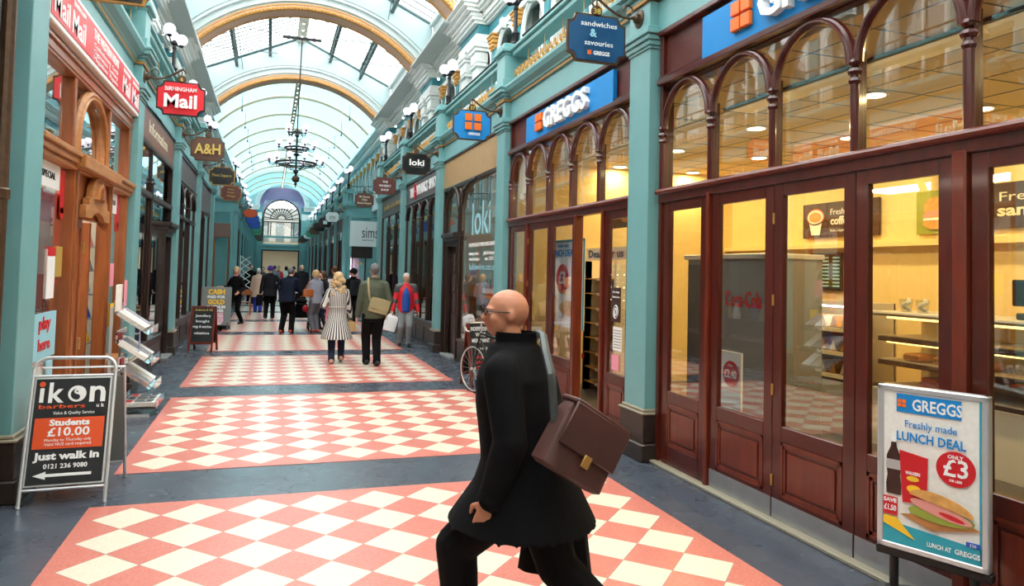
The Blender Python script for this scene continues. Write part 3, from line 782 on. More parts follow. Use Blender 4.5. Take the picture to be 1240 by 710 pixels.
b = MB().m('dark_wood'); b.box(EC-ew-.02, EC-ew+.1, YEND-.05, YEND+.5, 0, 3.18); b.box(EC+ew-.1, EC+ew+.02, YEND-.05, YEND+.5, 0, 3.18); b.box(EC-ew, EC+ew, YEND-.05, YEND+.5, 3.08, 3.2); b.build('frame', r)
b = MB().m('cream_paint'); b.box(EC-3, EC-2.9, YEND+2, YEND+16, 0, 3.6); b.box(EC+2.9, EC+3, YEND+2, YEND+16, 0, 3.6); b.box(EC-3, EC+3, YEND+16, YEND+16.1, 0, 3.6); b.m('shop_ceiling').box(EC-3, EC+3, YEND+1.3, YEND+16, 3.5, 3.6)
b.m('strip_white')
for i in range(4): b.box(EC-1.6, EC+1.6, YEND+3+3*i, YEND+3.2+3*i, 3.44, 3.49)
struct(b, 'wall_far_hall', 'yellow lit hall seen through the far doorway', origin=(EC, YEND+2, 0), cat='wall')
r = thing('building', 'pale building seen through the fan window', 'building', (EC, YEND+9, 3.6))
b = MB().m('far_building').box(EC-6, EC+6, YEND+9, YEND+12, 3.62, 7.6); b.build('facade', r)
for i in range(-3, 4):
    b = MB().m('far_window').box(EC+i*1.5-.4, EC+i*1.5+.4, YEND+8.95, YEND+9.02, 4.2, 6.2); b.build('window', r)

# ---------------- light
w = bpy.data.worlds.new('w'); sc.world = w; w.use_nodes = True; bg = w.node_tree.nodes['Background']
bg.inputs[0].default_value = (*lin((255, 252, 250)), 1); bg.inputs[1].default_value = 6.2
def area(name, loc, sx, sy, power, col=(255, 240, 220), rot=(0, 0, 0)):
    l = bpy.data.lights.new(name, 'AREA'); l.shape = 'RECTANGLE'; l.size = sx; l.size_y = sy; l.energy = power; l.color = lin(col)
    o = bpy.data.objects.new(name, l); COL.objects.link(o); o.location = loc; o.rotation_euler = rot; return o

area('hall_fill', (EC, YEND+7, 3.4), 3, 8, 420, (255, 250, 222))  # fill lamp without a fitting, added to brighten the far hall
# ================================================================== SHOPFRONTS
def sT(side, far=False):
    x = (XR2 if far else XR) if side > 0 else (XL2 if far else XL)
    return Matrix.Translation((x, 0, 0)) @ (Matrix.Identity(4) if side > 0 else Matrix.Scale(-1, 4, X))
def LB(side, m_, far=False):
    b = MB(); b.T = sT(side, far); return b.m(m_)
def tx(b, side, st, y, z, depth, h, **k):
    # text on a plane parallel to the wall, centred on y (local depth: negative = towards the arcade)
    return b.text(st, (depth, y, z), V((0, -side, 0)), Z, h, **k)
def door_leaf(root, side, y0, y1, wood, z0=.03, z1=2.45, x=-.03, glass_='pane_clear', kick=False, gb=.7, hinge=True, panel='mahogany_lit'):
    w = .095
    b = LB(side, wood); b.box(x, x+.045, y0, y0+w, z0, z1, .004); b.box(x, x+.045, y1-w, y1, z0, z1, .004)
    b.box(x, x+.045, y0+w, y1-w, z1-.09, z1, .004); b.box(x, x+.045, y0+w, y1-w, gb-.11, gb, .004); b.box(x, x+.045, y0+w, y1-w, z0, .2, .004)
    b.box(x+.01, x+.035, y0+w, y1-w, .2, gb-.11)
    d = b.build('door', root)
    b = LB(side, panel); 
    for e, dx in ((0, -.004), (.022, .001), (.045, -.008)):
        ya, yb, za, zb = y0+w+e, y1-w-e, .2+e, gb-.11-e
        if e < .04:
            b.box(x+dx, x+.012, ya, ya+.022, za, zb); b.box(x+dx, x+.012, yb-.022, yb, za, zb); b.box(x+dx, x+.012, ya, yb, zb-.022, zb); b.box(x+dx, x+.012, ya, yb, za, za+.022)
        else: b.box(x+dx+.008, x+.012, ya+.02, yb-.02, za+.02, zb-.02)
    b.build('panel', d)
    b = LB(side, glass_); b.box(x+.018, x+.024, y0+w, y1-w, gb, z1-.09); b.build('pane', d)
    if kick:
        b = LB(side, 'steel'); b.box(x-.004, x, y0+.005, y1-.005, z0, .175); b.build('kick_plate', d)
    if hinge:
        b = LB(side, 'gold_line')
        for zz in (.3, .95, 1.6, 2.2): b.cyl((x-.006, y1-.004, zz-.04), (x-.006, y1-.004, zz+.04), .009, n=6)
        b.build('hinge', d)
    return d
def arch_columns(root, side, ys, wood, zt=2.57, zsp=3.13, zap=3.53, glass_='pane_clear', zh=3.62):
    for y in ys:
        b = LB(side, wood); b.cyl((-.035, y, zt), (-.035, y, zsp-.02), .03, n=10)
        b.box(-.035, .03, y-.028, y+.028, zt, zsp+.1)
        for zz, rr in ((zsp-.1, .04), (zsp-.04, .047), (zsp+.02, .04)): b.lathe([(rr*.8, -.02), (rr, 0), (rr*.8, .02)], (-.035, y, zz), 10)
        b.build('column', root)
    for ya, yb in zip(ys[:-1], ys[1:]):
        c = (ya+yb)/2; rr = abs(yb-ya)/2-.02; b = LB(side, wood)
        pts = [(-.03, c+rr*cos(pi*i/18), zsp+.02+(zap-zsp-.02)*sin(pi*i/18)) for i in range(19)]
        b.tube(pts, .032, 8); b.tube([(p[0]-.03, c+(p[1]-c)*.96, p[2]) for p in pts], .014, 6); b.build('arch', root)
        b = LB(side, glass_); b.box(.0, .006, min(ya, yb)+.03, max(ya, yb)-.03, zt, zh); b.build('pane', root)
def fascia_board(root, side, y0, y1, wood, z0=3.60, z1=4.10, panel='mahogany_panel'):
    b = LB(side, wood)
    b.box(-.09, .1, y0, y1, z0-.03, z0+.03, .012); b.box(-.06, .1, y0, y1, z0+.03, z0+.06, .005)
    b.box(-.08, .1, y0, y1, z1-.05, z1, .008); b.box(-.05, .1, y0, y0+.06, z0, z1, .005); b.box(-.05, .1, y1-.06, y1, z0, z1, .005)
    b.m(panel).box(-.01, .1, y0+.05, y1-.05, z0, z1); return b.build('fascia', root)
def squares(b, side, y, z, s, d, depth=.03):
    # four orange squares; y,z = centre
    for i in (-1, 1):
        for j in (-1, 1): b.box(-d-depth, -d, y+i*s*.55-s*.47, y+i*s*.55+s*.47, z+j*s*.55-s*.47, z+j*s*.55+s*.47, .006)
def blue_fascia_sign(side, yl, L, label):
    r = thing('shop_sign', label, 'shop sign', (XR, yl-L/2, 3.61))
    b = LB(side, 'gblue'); b.box(-.075, -.02, yl-L, yl, 3.62, 3.99, .004); b.build('board', r)
    b = LB(side, 'orange'); squares(b, side, yl-.56, 3.83, .115, .075, .04); b.build('logo', r)
    b = LB(side, 'white'); tx(b, side, 'GREGGS', yl-.8, 3.70, -.105, .24, th=.06, align='LEFT', bold=.03, w=1.36); b.build('lettering', r)
    return r
def bakery_front(y0, y1, layout, label, open_gap=None):
    side = 1; r = thing('shopfront', label, 'shopfront', (XR, (y0+y1)/2, 0))
    n = 5; ys = [y1-(y1-y0)*i/n for i in range(n+1)]
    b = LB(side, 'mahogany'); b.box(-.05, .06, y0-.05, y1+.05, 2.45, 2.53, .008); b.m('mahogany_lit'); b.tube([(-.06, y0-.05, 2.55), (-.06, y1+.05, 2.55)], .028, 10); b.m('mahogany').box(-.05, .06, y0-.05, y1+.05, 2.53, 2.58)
    b.box(-.04, .08, y1, y1+.05, 0, 3.6); b.box(-.04, .08, y0-.05, y0, 0, 3.6)
    b.box(-.01, .06, y0, y1, 3.56, 3.62)
    b.build('frame', r)
    b = LB(side, 'plinth_edge'); b.box(-.1, .08, y0-.05, y1+.05, 0, .03, .006); b.build('threshold', r)
    arch_columns(r, side, ys, 'mahogany'); fascia_board(r, side, y0-.05, y1+.05, 'mahogany')
    for (a, c, kind) in layout:
        if kind == 'post': 
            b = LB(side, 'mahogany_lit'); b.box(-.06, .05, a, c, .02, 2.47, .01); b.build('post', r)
        else: door_leaf(r, side, a, c, 'mahogany', kick='k' in kind, hinge='h' in kind)
    return r
bakery_front(2.02, 5.9, [(5.17, 5.86, 'p'), (5.11, 5.16, 'post'), (4.335, 5.1, 'k'), (3.57, 4.33, 'kh'), (2.89, 3.565, 'k'), (2.80, 2.885, 'post'), (2.06, 2.79, 'p')], 'mahogany bakery shopfront with arched transom lights, nearest on the right')
blue_fascia_sign(1, 5.215, 2.75, 'large blue GREGGS fascia sign, nearest one, cut off at the top edge')
bakery_front(6.48, 10.36, [(9.62, 10.34, 'p'), (9.55, 9.61, 'post'), (8.72, 9.54, 'h'), (7.9, 8.71, 'p'), (7.84, 7.895, 'post'), (7.1, 7.16, 'post'), (6.5, 7.095, 'p')], 'second mahogany bakery shopfront, with open doorway, behind the man in black')
blue_fascia_sign(1, 9.62, 2.74, 'blue GREGGS fascia sign with whole white lettering, beyond the first pilaster')

# ---------------- hanging signs
def hanging_sign(side, k, style, label, number=None, group=None):
    far = k >= 6; x0 = (XR2 if far else XR) if side > 0 else (XL2 if far else XL)
    y = PY(k); px = x0-side*.13; cx = px-side*.48; cz = 4.04 if side > 0 or k > 1 else 4.04
    r = thing('hanging_sign', label, 'hanging sign', (cx, y, 3.78), group)
    cols = dict(blue='gblue', navy='navy_sign', red='red_sign', black='black_gloss', brown='brown_sign', maroon='maroon', white='white', grey='dark_grey', orange='orange_dark', royal='royal', green='green_sign')
    bg, edge, shape = style
    if shape == 'oval': out = lambda e: [((.3+e)*cos(t), (.19+e)*sin(t)) for t in [2*pi*i/20 for i in range(20)]]
    else:
        def out(e):
            w, h, c = .30+e, .225+e, .085; pts = []
            if shape == 'tall': h += .01
            for sx, sy, a0 in ((1, 1, 180), (-1, 1, 270), (-1, -1, 0), (1, -1, 90)):
                arc_ = [(sx*w+c*cos(radians(a)) , sy*h+c*sin(radians(a))) for a in [a0+90*i/4 for i in range(5)]]
                if (sx, sy) in ((1, 1), (-1, -1), (-1, 1), (1, -1)): arc_ = arc_[::-1] 
                pts += arc_
            return pts
    b = MB().m(edge); b.prism(out(.012), (cx, y-.012, cz), X, Z, -.03) if True else None; b.T = Matrix.Identity(4); b.build('border', r)
    b = MB().m(cols[bg]); b.prism(out(-.008), (cx, y-.018, cz), X, Z, -.042); bd = b.build('board', r)
    b = MB().m('bronze'); b.lathe([(.055, -.012), (.06, 0), (.055, .012)], (0, 0, 0), 16); b.T = Matrix.Identity(4)
    b.v = [V((cx+v.x, y+v.z, cz+.275+v.y)) for v in b.v]; b.m('black').v
    if number: b.m('gold_text').text(number, (cx, y-.015, cz+.245), X, Z, .055, bold=.02)
    b.build('number_disc', r)
    zb = 4.3; s = side
    b = MB().m('bronze'); b.v = []; b.f = []; b.mi = []
    b.T = Matrix.Translation((px-s*.0, y, zb)) @ Matrix.Rotation(-s*pi/2, 4, 'Y'); b.lathe([(.095, 0), (.09, .02), (.05, .03), (.045, .06), (.02, .075), (.018, .1)], (0, 0, 0), 16); b.T = Matrix.Identity(4)
    pts = []
    for i in range(15):
        t = i/14; pts.append((px-s*(.08+.42*t), y, zb-.0+.16*sin(t*pi*.5)*t-.03*sin(t*pi)))
    b.tube(pts, .013, 8)
    b.tube([(cx+s*.03*0-s*.0+.05*cos(a)*1, y, zb+.1+.05*sin(a)) for a in [2*pi*i/12*.8 for i in range(13)]], .01, 6)
    b.tube([(px-s*(.14+.05*cos(a)), y, zb+.07+.05*sin(a)) for a in [2*pi*i/12*.75-.5 for i in range(13)]], .008, 5)
    b.cyl((cx, y, zb+.13), (cx, y, cz+.33), .008, n=6); b.build('bracket', r)
    return r, cx, y-.065, cz, bd
def stext(r, lines, cx, y, cz, name='lettering'):
    for m_ in sorted({l[4] for l in lines}):
        b = MB().m(m_)
        for st, dx, dz, h, mm, w, bold in lines:
            if mm == m_: b.text(st, (cx+dx, y+.002, cz+dz), X, Z, h, th=.006, bold=bold, w=w)
        b.build(name, r)
BK, GT = 'black', 'gold_text'
# right side
r, cx, y, cz, bd = hanging_sign(1, 0, ('navy', 'bronze', ''), 'blue hanging sign reading sandwiches and savouries, nearest on the right', '38')
stext(r, [('sandwiches', 0, .1, .05, 'white', .38, 0), ('&', -.06, .0, .075, 'light_blue', None, .02), ('savouries', 0, -.085, .05, 'white', .3, 0), ('GREGGS', .03, -.175, .038, 'white', .17, .02)], cx, y, cz)
b = MB().m('orange')
for i in (-1, 1):
    for j in (-1, 1): b.box(cx-.1+i*.011-.009, cx-.1+i*.011+.009, y-.002, y+.002, cz-.157+j*.011-.009, cz-.157+j*.011+.009)
b.build('logo', r)
r, cx, y, cz, bd = hanging_sign(1, 1, ('blue', 'bronze', ''), 'blue hanging sign with four orange squares above the tan fascia', '37')
b = MB().m('orange')
for i in (-1, 1):
    for j in (-1, 1): b.box(cx+i*.075-.055, cx+i*.075+.055, y-.004, y+.004, cz+.045+j*.07-.055, cz+.045+j*.07+.055)
b.build('logo', r); stext(r, [('GREGGS', .02, -.165, .04, 'white', .19, .02)], cx, y, cz)
r, cx, y, cz, bd = hanging_sign(1, 2, ('black', 'bronze', ''), 'black hanging sign reading loki in white')
stext(r, [('loki', 0, -.04, .13, 'white', .32, .02), ('_______', 0, -.07, .02, 'white', .28, 0)], cx, y, cz)
r, cx, y, cz, bd = hanging_sign(1, 3, ('maroon', 'bronze', ''), 'maroon hanging sign reading THE WHISKY SHOP')
stext(r, [('THE', 0, .08, .055, 'white', .15, .02), ('WHISKY', 0, -.03, .06, 'white', .34, .02), ('SHOP', 0, -.14, .055, 'white', .22, .02)], cx, y, cz)
r, cx, y, cz, bd = hanging_sign(1, 4, ('brown', 'bronze', ''), 'brown hanging sign with cream Olde Sweet Shoppe lettering')
stext(r, [('Mr Simms', 0, .08, .06, 'cream', .34, .02), ('Olde', 0, -.02, .06, 'cream', .18, .02), ('Sweet Shoppe', 0, -.13, .06, 'cream', .46, .02)], cx, y, cz)
far_r = [('white', 'iron', ''), ('black', 'iron', ''), ('black', 'bronze', ''), ('brown', 'bronze', ''), ('green', 'bronze', ''), ('white', 'iron', 'oval'), ('black', 'iron', ''), ('maroon', 'iron', '')]
for i, st in enumerate(far_r):
    r, cx, y, cz, bd = hanging_sign(1, 6+i, st, ['white hanging sign with tall grey letters beyond the wider middle', 'black hanging sign with a white square beyond the white one', 'dark hanging sign just beyond the one with the white square', 'brown far hanging sign on the right', 'green far hanging sign on the right', 'small white oval hanging sign near the far end on the right', 'tiny black hanging sign near the far right end', 'tiny maroon hanging sign near the far right end'][i])
    if i == 0: stext(r, [('sims', 0, -.08, .19, 'dark_grey', .26, 0), ('bathstore', 0, -.15, .04, 'dark_grey', .26, 0)], cx, y, cz)
    if i == 1: b = MB().m('white').box(cx-.1, cx+.1, y, y+.004, cz-.08, cz+.1); b.build('emblem', r)
# left side
r, cx, y, cz, bd = hanging_sign(-1, 0, ('black', 'gold_line', ''), 'black hanging sign with gold edge, cut off by the top edge')
r, cx, y, cz, bd = hanging_sign(-1, 1, ('red', 'black', ''), 'red hanging sign reading BIRMINGHAM Mail', '6')
stext(r, [('BIRMINGHAM', 0, .095, .055, 'white', .4, .015), ('Mail', 0, -.13, .18, 'white', .42, .03)], cx, y, cz)
r, cx, y, cz, bd = hanging_sign(-1, 2, ('brown', 'bronze', ''), 'brown hanging sign reading A&H in gold')
stext(r, [('A&H', 0, -.1, .2, GT, .48, .02)], cx, y, cz)
r, cx, y, cz, bd = hanging_sign(-1, 3, ('black', 'gold_line', ''), 'black hanging plaque with one line of gold script')
stext(r, [('Piers Square', 0, -.02, .07, GT, .46, 0)], cx, y, cz)
r, cx, y, cz, bd = hanging_sign(-1, 4, ('maroon', 'gold_line', ''), 'maroon hanging plaque with three lines of gold lettering')
stext(r, [('Mon', 0, .08, .06, GT, .16, 0), ('Petit', 0, -.02, .06, GT, .2, 0), ('Village', 0, -.13, .06, GT, .26, 0)], cx, y, cz)
far_l = [('orange', 'bronze', 'oval'), ('royal', 'iron', ''), ('royal', 'iron', ''), ('green', 'iron', ''), ('green', 'bronze', ''), ('brown', 'bronze', 'oval'), ('grey', 'iron', 'oval'), ('brown', 'iron', 'oval')]
for i, st in enumerate(far_l):
    hanging_sign(-1, 6+i, st, ['orange oval hanging sign on the left', 'upper blue hanging sign just beyond the orange oval', 'second blue hanging sign beyond the orange oval', 'green hanging sign below the blue ones on the left', 'second green far hanging sign on the left', 'brown oval hanging sign near the far left end', 'grey oval hanging sign near the far left end', 'tiny brown oval hanging sign at the far left end'][i])

# ---------------- generic shopfront
def shopfront(side, k, label, wood='dark_wood', fascia=('grey_fascia', 3.56, 4.05), panes=3, door=None, riser=.5, arches=True, glass_='pane_dim', group=None, rail=None, far=False, zt=2.6, ys=None):
    y0 = PY(k)+.22; y1 = PY(k+1)-.22
    r = thing('shopfront', label, 'shopfront', (sT(side, far).translation.x, (y0+y1)/2, 0), group)
    b = LB(side, wood, far); b.box(-.03, .05, y0, y0+.06, 0, fascia[1]); b.box(-.03, .05, y1-.06, y1, 0, fascia[1]); b.box(-.04, .05, y0, y1, fascia[1]-.08, fascia[1], .01)
    if rail: b.box(-.05, .04, y0, y1, rail-.04, rail+.04, .012)
    if arches: b.tube([(-.04, y0, fascia[1]), (-.04, y1, fascia[1])], .025, 8)
    b.build('frame', r)
    dz = None
    if door: 
        da, db = door
        b = LB(side, wood, far); b.box(-.06, .05, da-.09, da, 0, 2.45, .01); b.box(-.06, .05, db, db+.09, 0, 2.45, .01)
        for e, z0, z1 in ((.0, 2.25, 2.35), (.05, 2.35, 2.42), (.1, 2.42, 2.5)): b.box(-.07-e, .05, da-.1-e*.5, db+.1+e*.5, z0, z1, .01)
        b.build('door_case', r)
        b = LB(side, wood, far); x = .02; b.box(x, x+.04, da, da+.1, .06, 2.25); b.box(x, x+.04, db-.1, db, .06, 2.25); b.box(x, x+.04, da, db, .06, .9); b.box(x, x+.04, da, db, 2.1, 2.25)
        b.box(x, x+.04, (da+db)/2-.02, (da+db)/2+.02, .9, 2.1)
        for zz in (1.3, 1.7): b.box(x, x+.04, da, db, zz-.015, zz+.015)
        d = b.build('door', r); b = LB(side, glass_, far).box(x+.02, x+.025, da+.1, db-.1, .9, 2.1); b.build('pane', d)
        b = LB(side, 'gold_line', far).tube([(x, da+.05, 1.0), (x-.05, da+.05, 1.02), (x-.05, da+.05, 1.28), (x, da+.05, 1.3)], .01, 6); b.build('handle', d)
        b = LB(side, 'grey', far).box(-.16, .05, da-.05, db+.05, 0, .06, .01); b.build('step', r)
    segs = []
    if ys: segs = ys
    else:
        a, c = y0+.06, y1-.06
        spans = [(a, c)]
        if door:
            spans = [s_ for s_ in ((a, door[0]-.09), (door[1]+.09, c)) if s_[1]-s_[0] > .3]
        for a_, c_ in spans:
            n = max(1, round((c_-a_)/((y1-y0)/panes))); segs += [(a_+(c_-a_)*i/n, a_+(c_-a_)*(i+1)/n) for i in range(n)]
    for a, c in segs:
        b = LB(side, wood, far); b.box(-.05, .03, a, c, 0, riser, .0); b.box(-.07, .04, a, c, riser-.04, riser+.03, .01)
        b.box(-.065, -.05, a+.1, c-.1, .1, riser-.12, .008); b.box(-.07, -.05, a, c, 0, .07)
        b.build('stall_riser', r)
        b = LB(side, wood, far); b.cyl((-.03, a, riser), (-.03, a, 3.1), .028, n=8); b.box(-.03, .03, a-.02, a+.02, riser, fascia[1]); 
        b.lathe([(.03, 0), (.045, .03), (.03, .06)], (-.03, a, 3.0), 8); b.build('mullion', r)
        if arches:
            cc = (a+c)/2; rr = (c-a)/2; b = LB(side, wood, far); hgt = min(rr, fascia[1]-3.1-.03)
            b.tube([(-.03, cc+rr*cos(pi*i/14), 3.08+hgt*sin(pi*i/14)) for i in range(15)], .028, 6); b.build('arch', r)
        b = LB(side, glass_, far).box(.0, .006, a, c, riser, fascia[1]-.06); b.build('pane', r)
    b = LB(side, fascia[0], far); b.box(-.03, .1, y0, y1, fascia[1], fascia[2]); b.m(wood).box(-.06, .1, y0, y1, fascia[2], fascia[2]+.03); b.build('fascia', r)
    return r, y0, y1
def interior(side, k, wallm='dark_interior', depth=2.2, far=False, light=None, z=3.5):
    y0 = PY(k)+.1; y1 = PY(k+1)-.1; b = LB(side, wallm, far)
    b.box(depth, depth+.05, y0, y1, 0, z); b.box(.12, depth, y0-.04, y0, 0, z); b.box(.12, depth, y1, y1+.04, 0, z); b.m('shop_ceiling' if light else 'dark_interior').box(.12, depth, y0, y1, z, z+.05)
    o = struct(b, 'wall_interior', f'plain inner walls of a shop on the {"right" if side > 0 else "left"}', origin=(0, 0, 0), cat='wall')
    if light:
        x = sT(side, far).translation.x+side*depth*.45
        area('shop_light', (x, (y0+y1)/2, z-.06), .6, 2.6, light[0], light[1])
# R2: loki wine shop
rL, a, c = shopfront(1, 2-1, 'dark wood wine shop front with tan fascia and large loki window lettering', fascia=('tan', 3.5, 4.06), door=(13.55, 14.3), riser=.42, ys=[(10.9, 13.35)], arches=False, glass_='pane_clear')
b = LB(1, 'dark_wood'); b.tube([(-.03, 13.4, 2.5), (-.03, 13.4, 3.0), (-.03, 13.2, 3.3), (-.03, 12.7, 3.43), (-.03, 12.3, 3.45)], .035, 8); b.tube([(-.03, 14.05+.5*cos(pi*i/14), 2.95+.5*sin(pi*i/14)) for i in range(15)], .035, 8); b.cyl((-.03, 13.45, .4), (-.03, 13.45, 3.0), .04, n=8); b.cyl((-.03, 14.6, 2.4), (-.03, 14.6, 3.0), .035, n=8)
b.box(-.02, .03, 13.4, 14.66, 2.48, 2.54); b.build('arch', rL)
b = LB(1, 'pane_clear').box(.0, .006, 13.45, 14.6, 2.5, 3.45); b.build('pane', rL)
b = LB(1, 'light_blue'); tx(b, 1, 'loki', 12.05, 2.42, -.01, .6, w=1.15, th=.004, bold=0.); tx(b, 1, 'lokiwine.co.uk', 11.9, 1.78, -.01, .12, w=1.7); b.m('white'); tx(b, 1, 'INDEPENDENT WINE MERCHANT', 12.0, 2.2, -.01, .07, w=1.6); tx(b, 1, 'tasting room', 12.5, 2.05, -.01, .06, w=.6); tx(b, 1, 'gifts & hampers', 11.5, 2.05, -.01, .06, w=.7); tx(b, 1, 'wine by the glass', 12.45, 1.95, -.01, .06, w=.65); tx(b, 1, 'est. 2012', 11.5, 1.95, -.01, .06, w=.5); b.build('window_lettering', rL)
interior(1, 1, 'pale_interior', 2.5, light=(26, (255, 236, 210)))
# R3 whisky shop
rW, a, c = shopfront(1, 2, 'dark wood arched whisky shop front with white lettered dark fascia', fascia=('grey_fascia', 3.5, 4.03), panes=4, riser=.55, arches=True)
b = LB(1, 'white'); tx(b, 1, 'THE  WHISKY SHOP', 17.1, 3.66, -.04, .24, w=3.3, bold=.02, th=.02); b.build('lettering', rW)
b = LB(1, 'red'); b.tube([(-.045, 18.0+.1*cos(t), 3.78+.2*sin(t)) for t in [2*pi*i/16 for i in range(16)]], .02, 5, closed=True); b.build('emblem', rW)
interior(1, 2, 'pale_interior', 2.2, light=(20, (255, 226, 190)))
# R4
rD, a, c = shopfront(1, 3, 'dark shopfront with red lit goods inside, before the wider middle on the right', fascia=('dark_grey', 3.5, 4.0), panes=3, riser=.3, arches=False)
b = LB(1, 'gold_text'); tx(b, 1, 'Jewellers of the Arcade', 21.7, 3.65, -.04, .16, w=3.2); b.build('lettering', rD)
interior(1, 3, 'display_red', 1.6, light=(16, (255, 190, 160)))
# far right / left shopfronts
protoF = {}
for side in (1, -1):
    nm = 'right' if side > 0 else 'left'
    for k in range(6, 14):
        if k == 6:
            if side > 0: r, a, c = shopfront(side, k, 'x', wood='mahogany', fascia=('mahogany_panel', 3.5, 4.05), panes=3, riser=.5, arches=False, far=True)
            else: r, a, c = shopfront(side, k, 'x', wood='dark_wood', fascia=('teal', 3.5, 4.05), panes=3, riser=.5, arches=False, far=True)
            protoF[side] = r; base = r.location.copy(); tag(r, f'one of the far shopfronts on the {nm} beyond the wider middle', None, f'far {nm} shopfronts')
        else: copy_tree(protoF[side], base+V((0, 4.44*(k-6), 0)))
    b = LB(side, 'dark_interior', True); b.box(.9, 1.0, PY(6), YEND, 0, 3.8)
    for k in range(6, 15): b.box(.1, .9, PY(k)-.1, PY(k)+.1, 0, 3.8)
    struct(b, f'wall_far_interiors_{nm}', f'dark inner walls of the far {nm} shops', origin=(0, 30, 0), cat='wall')

# L1: newspaper kiosk
side = -1
r = thing('shopfront', 'orange brown oak newsagent kiosk front with red and white fascia', 'shopfront', (XL, 8.4, 0))
y0, y1 = 6.42, 10.42
b = LB(side, 'oak'); b.box(-.05, .1, y0, y0+.1, 0, 3.7, .008); b.box(-.05, .1, y1-.12, y1, 0, 3.7, .008); b.box(-.06, .1, y0, y1, 3.5, 3.7, .01)
b.box(-.07, .1, y0, y1, 3.53, 3.57, .008); b.box(-.08, .1, y0, y1, 3.62, 3.66, .008)
for yy in (7.62, 9.16): b.box(-.05, .06, yy-.045, yy+.045, 2.75, 3.55, .01)
for yy in (7.72, 9.26): b.box(-.07, .06, yy-.07, yy+.07, 0, 2.66, .01); b.box(-.085, .06, yy-.03, yy+.03, 0, 2.66, .01)
b.m('oak_light')
for e, z0, z1 in ((.02, 2.63, 2.68), (.05, 2.68, 2.74), (.08, 2.74, 2.79)): b.box(-.06-e, .06, y0, y1, z0, z1, .008)
b.box(-.17, .06, 7.6, 9.3, 2.65, 2.78, .01)
b.build('frame', r)
b = LB(side, 'oak_light'); ya, yb = 7.68, 9.08; cc = (ya+yb)/2+.02
pts = [(cc+.66*cos(pi*i/18), 2.82+.0+.68*sin(pi*i/18)**.8 if 0 < i < 18 else 2.8) for i in range(19)]
b.tube([(-.03, p[0], p[1]) for p in pts], .04, 8); b.tube([(-.06, cc+(p[0]-cc)*.94, 2.8+(p[1]-2.8)*.94) for p in pts], .015, 6); b.build('arch', r)
for a, c in ((y0+.1, 7.58), (7.66, 9.12), (9.2, y1-.12)):
    b = LB(side, 'pane_clear').box(.01, .016, a, c, 2.79, 3.5); b.build('pane', r)
for a, c in ((y0+.1, 7.65), (9.33, y1-.12)):
    b = LB(side, 'pane_clear').box(.01, .016, a, c, .55, 2.63); b.build('pane', r)
    b = LB(side, 'oak'); b.box(-.05, .06, a, c, 0, .55, .008); b.box(-.065, .06, a+.1, c-.1, .1, .42, .012); b.m('oak_light').box(-.1, .06, a, c, .53, .58, .01); b.build('stall_riser', r)
# door standing open with carved pediment
b = LB(side, 'oak'); b.box(.02, .07, 7.79, 8.4, .03, 2.2, .008); b.box(.0, .02, 7.86, 7.9, .1, 2.1); b.box(.0, .02, 8.28, 8.32, .1, 2.1); b.box(.1, .9, 9.12, 9.17, .03, 2.2, .008); d = b.build('door', r)
b = LB(side, 'gold_line'); 
for zz in (.9, 1.9): b.box(.0, .02, 8.38, 8.44, zz-.06, zz+.06)
b.build('hinge', d)
b = LB(side, 'steel'); b.box(-.02, .0, 7.74, 7.77, 1.5, 1.6); b.build('lock', d)
b = LB(side, 'oak_light')
pts = [(-.55, 0), (-.55, .12), (-.42, .14), (-.42, .2), (-.32, .22), (-.28, .33), (-.18, .42), (0, .46), (.18, .42), (.28, .33), (.32, .22), (.42, .2), (.42, .14), (.55, .12), (.55, 0), (.3, 0), (.2, .05), (0, .08), (-.2, .05), (-.3, 0)]
b.prism([(p[0], p[1]) for p in pts], (-.1, 8.52, 2.2), Y, Z, .06); b.prism([(p[0]*.55, p[1]*.7+.07) for p in pts[3:12]], (-.13, 8.52, 2.2), Y, Z, .04); b.m('oak').prism([(p[0]*.25, p[1]*.5+.12) for p in pts[3:12]], (-.15, 8.52, 2.2), Y, Z, .03)
b.m('oak').box(-.02, .06, 7.79, 9.19, 2.2, 2.64); b.build('pediment', r)
# fascia
rs = thing('shop_sign', 'long red and white newspaper fascia sign above the kiosk', 'shop sign', (XL, 8.4, 3.7))
b = LB(side, 'white'); b.box(-.12, .05, y0, y1+.1, 3.7, 4.16, .01); b.build('frame', rs)
b = LB(side, 'red_sign'); b.box(-.125, -.11, y0+.03, y1+.06, 3.75, 4.11); b.build('board', rs)
b = LB(side, 'white')
for yy in (6.75, 7.3, 9.55, 10.15):
    tx(b, side, 'Mail', yy, 3.79, -.127, .2, w=.46, bold=.015); tx(b, side, 'BIRMINGHAM', yy, 4.03, -.127, .05, w=.42, bold=.02)
tx(b, side, 'THE WESTERN NEWS', 8.45, 3.98, -.127, .09, w=1.2, bold=.03)
for i, s_ in enumerate(('Confectionery  Cards', 'Cigarettes  Lottery', 'Magazines  Papers')): tx(b, side, s_, 8.45, 3.9-.065*i, -.127, .045, w=1.15)
b.build('lettering', rs)
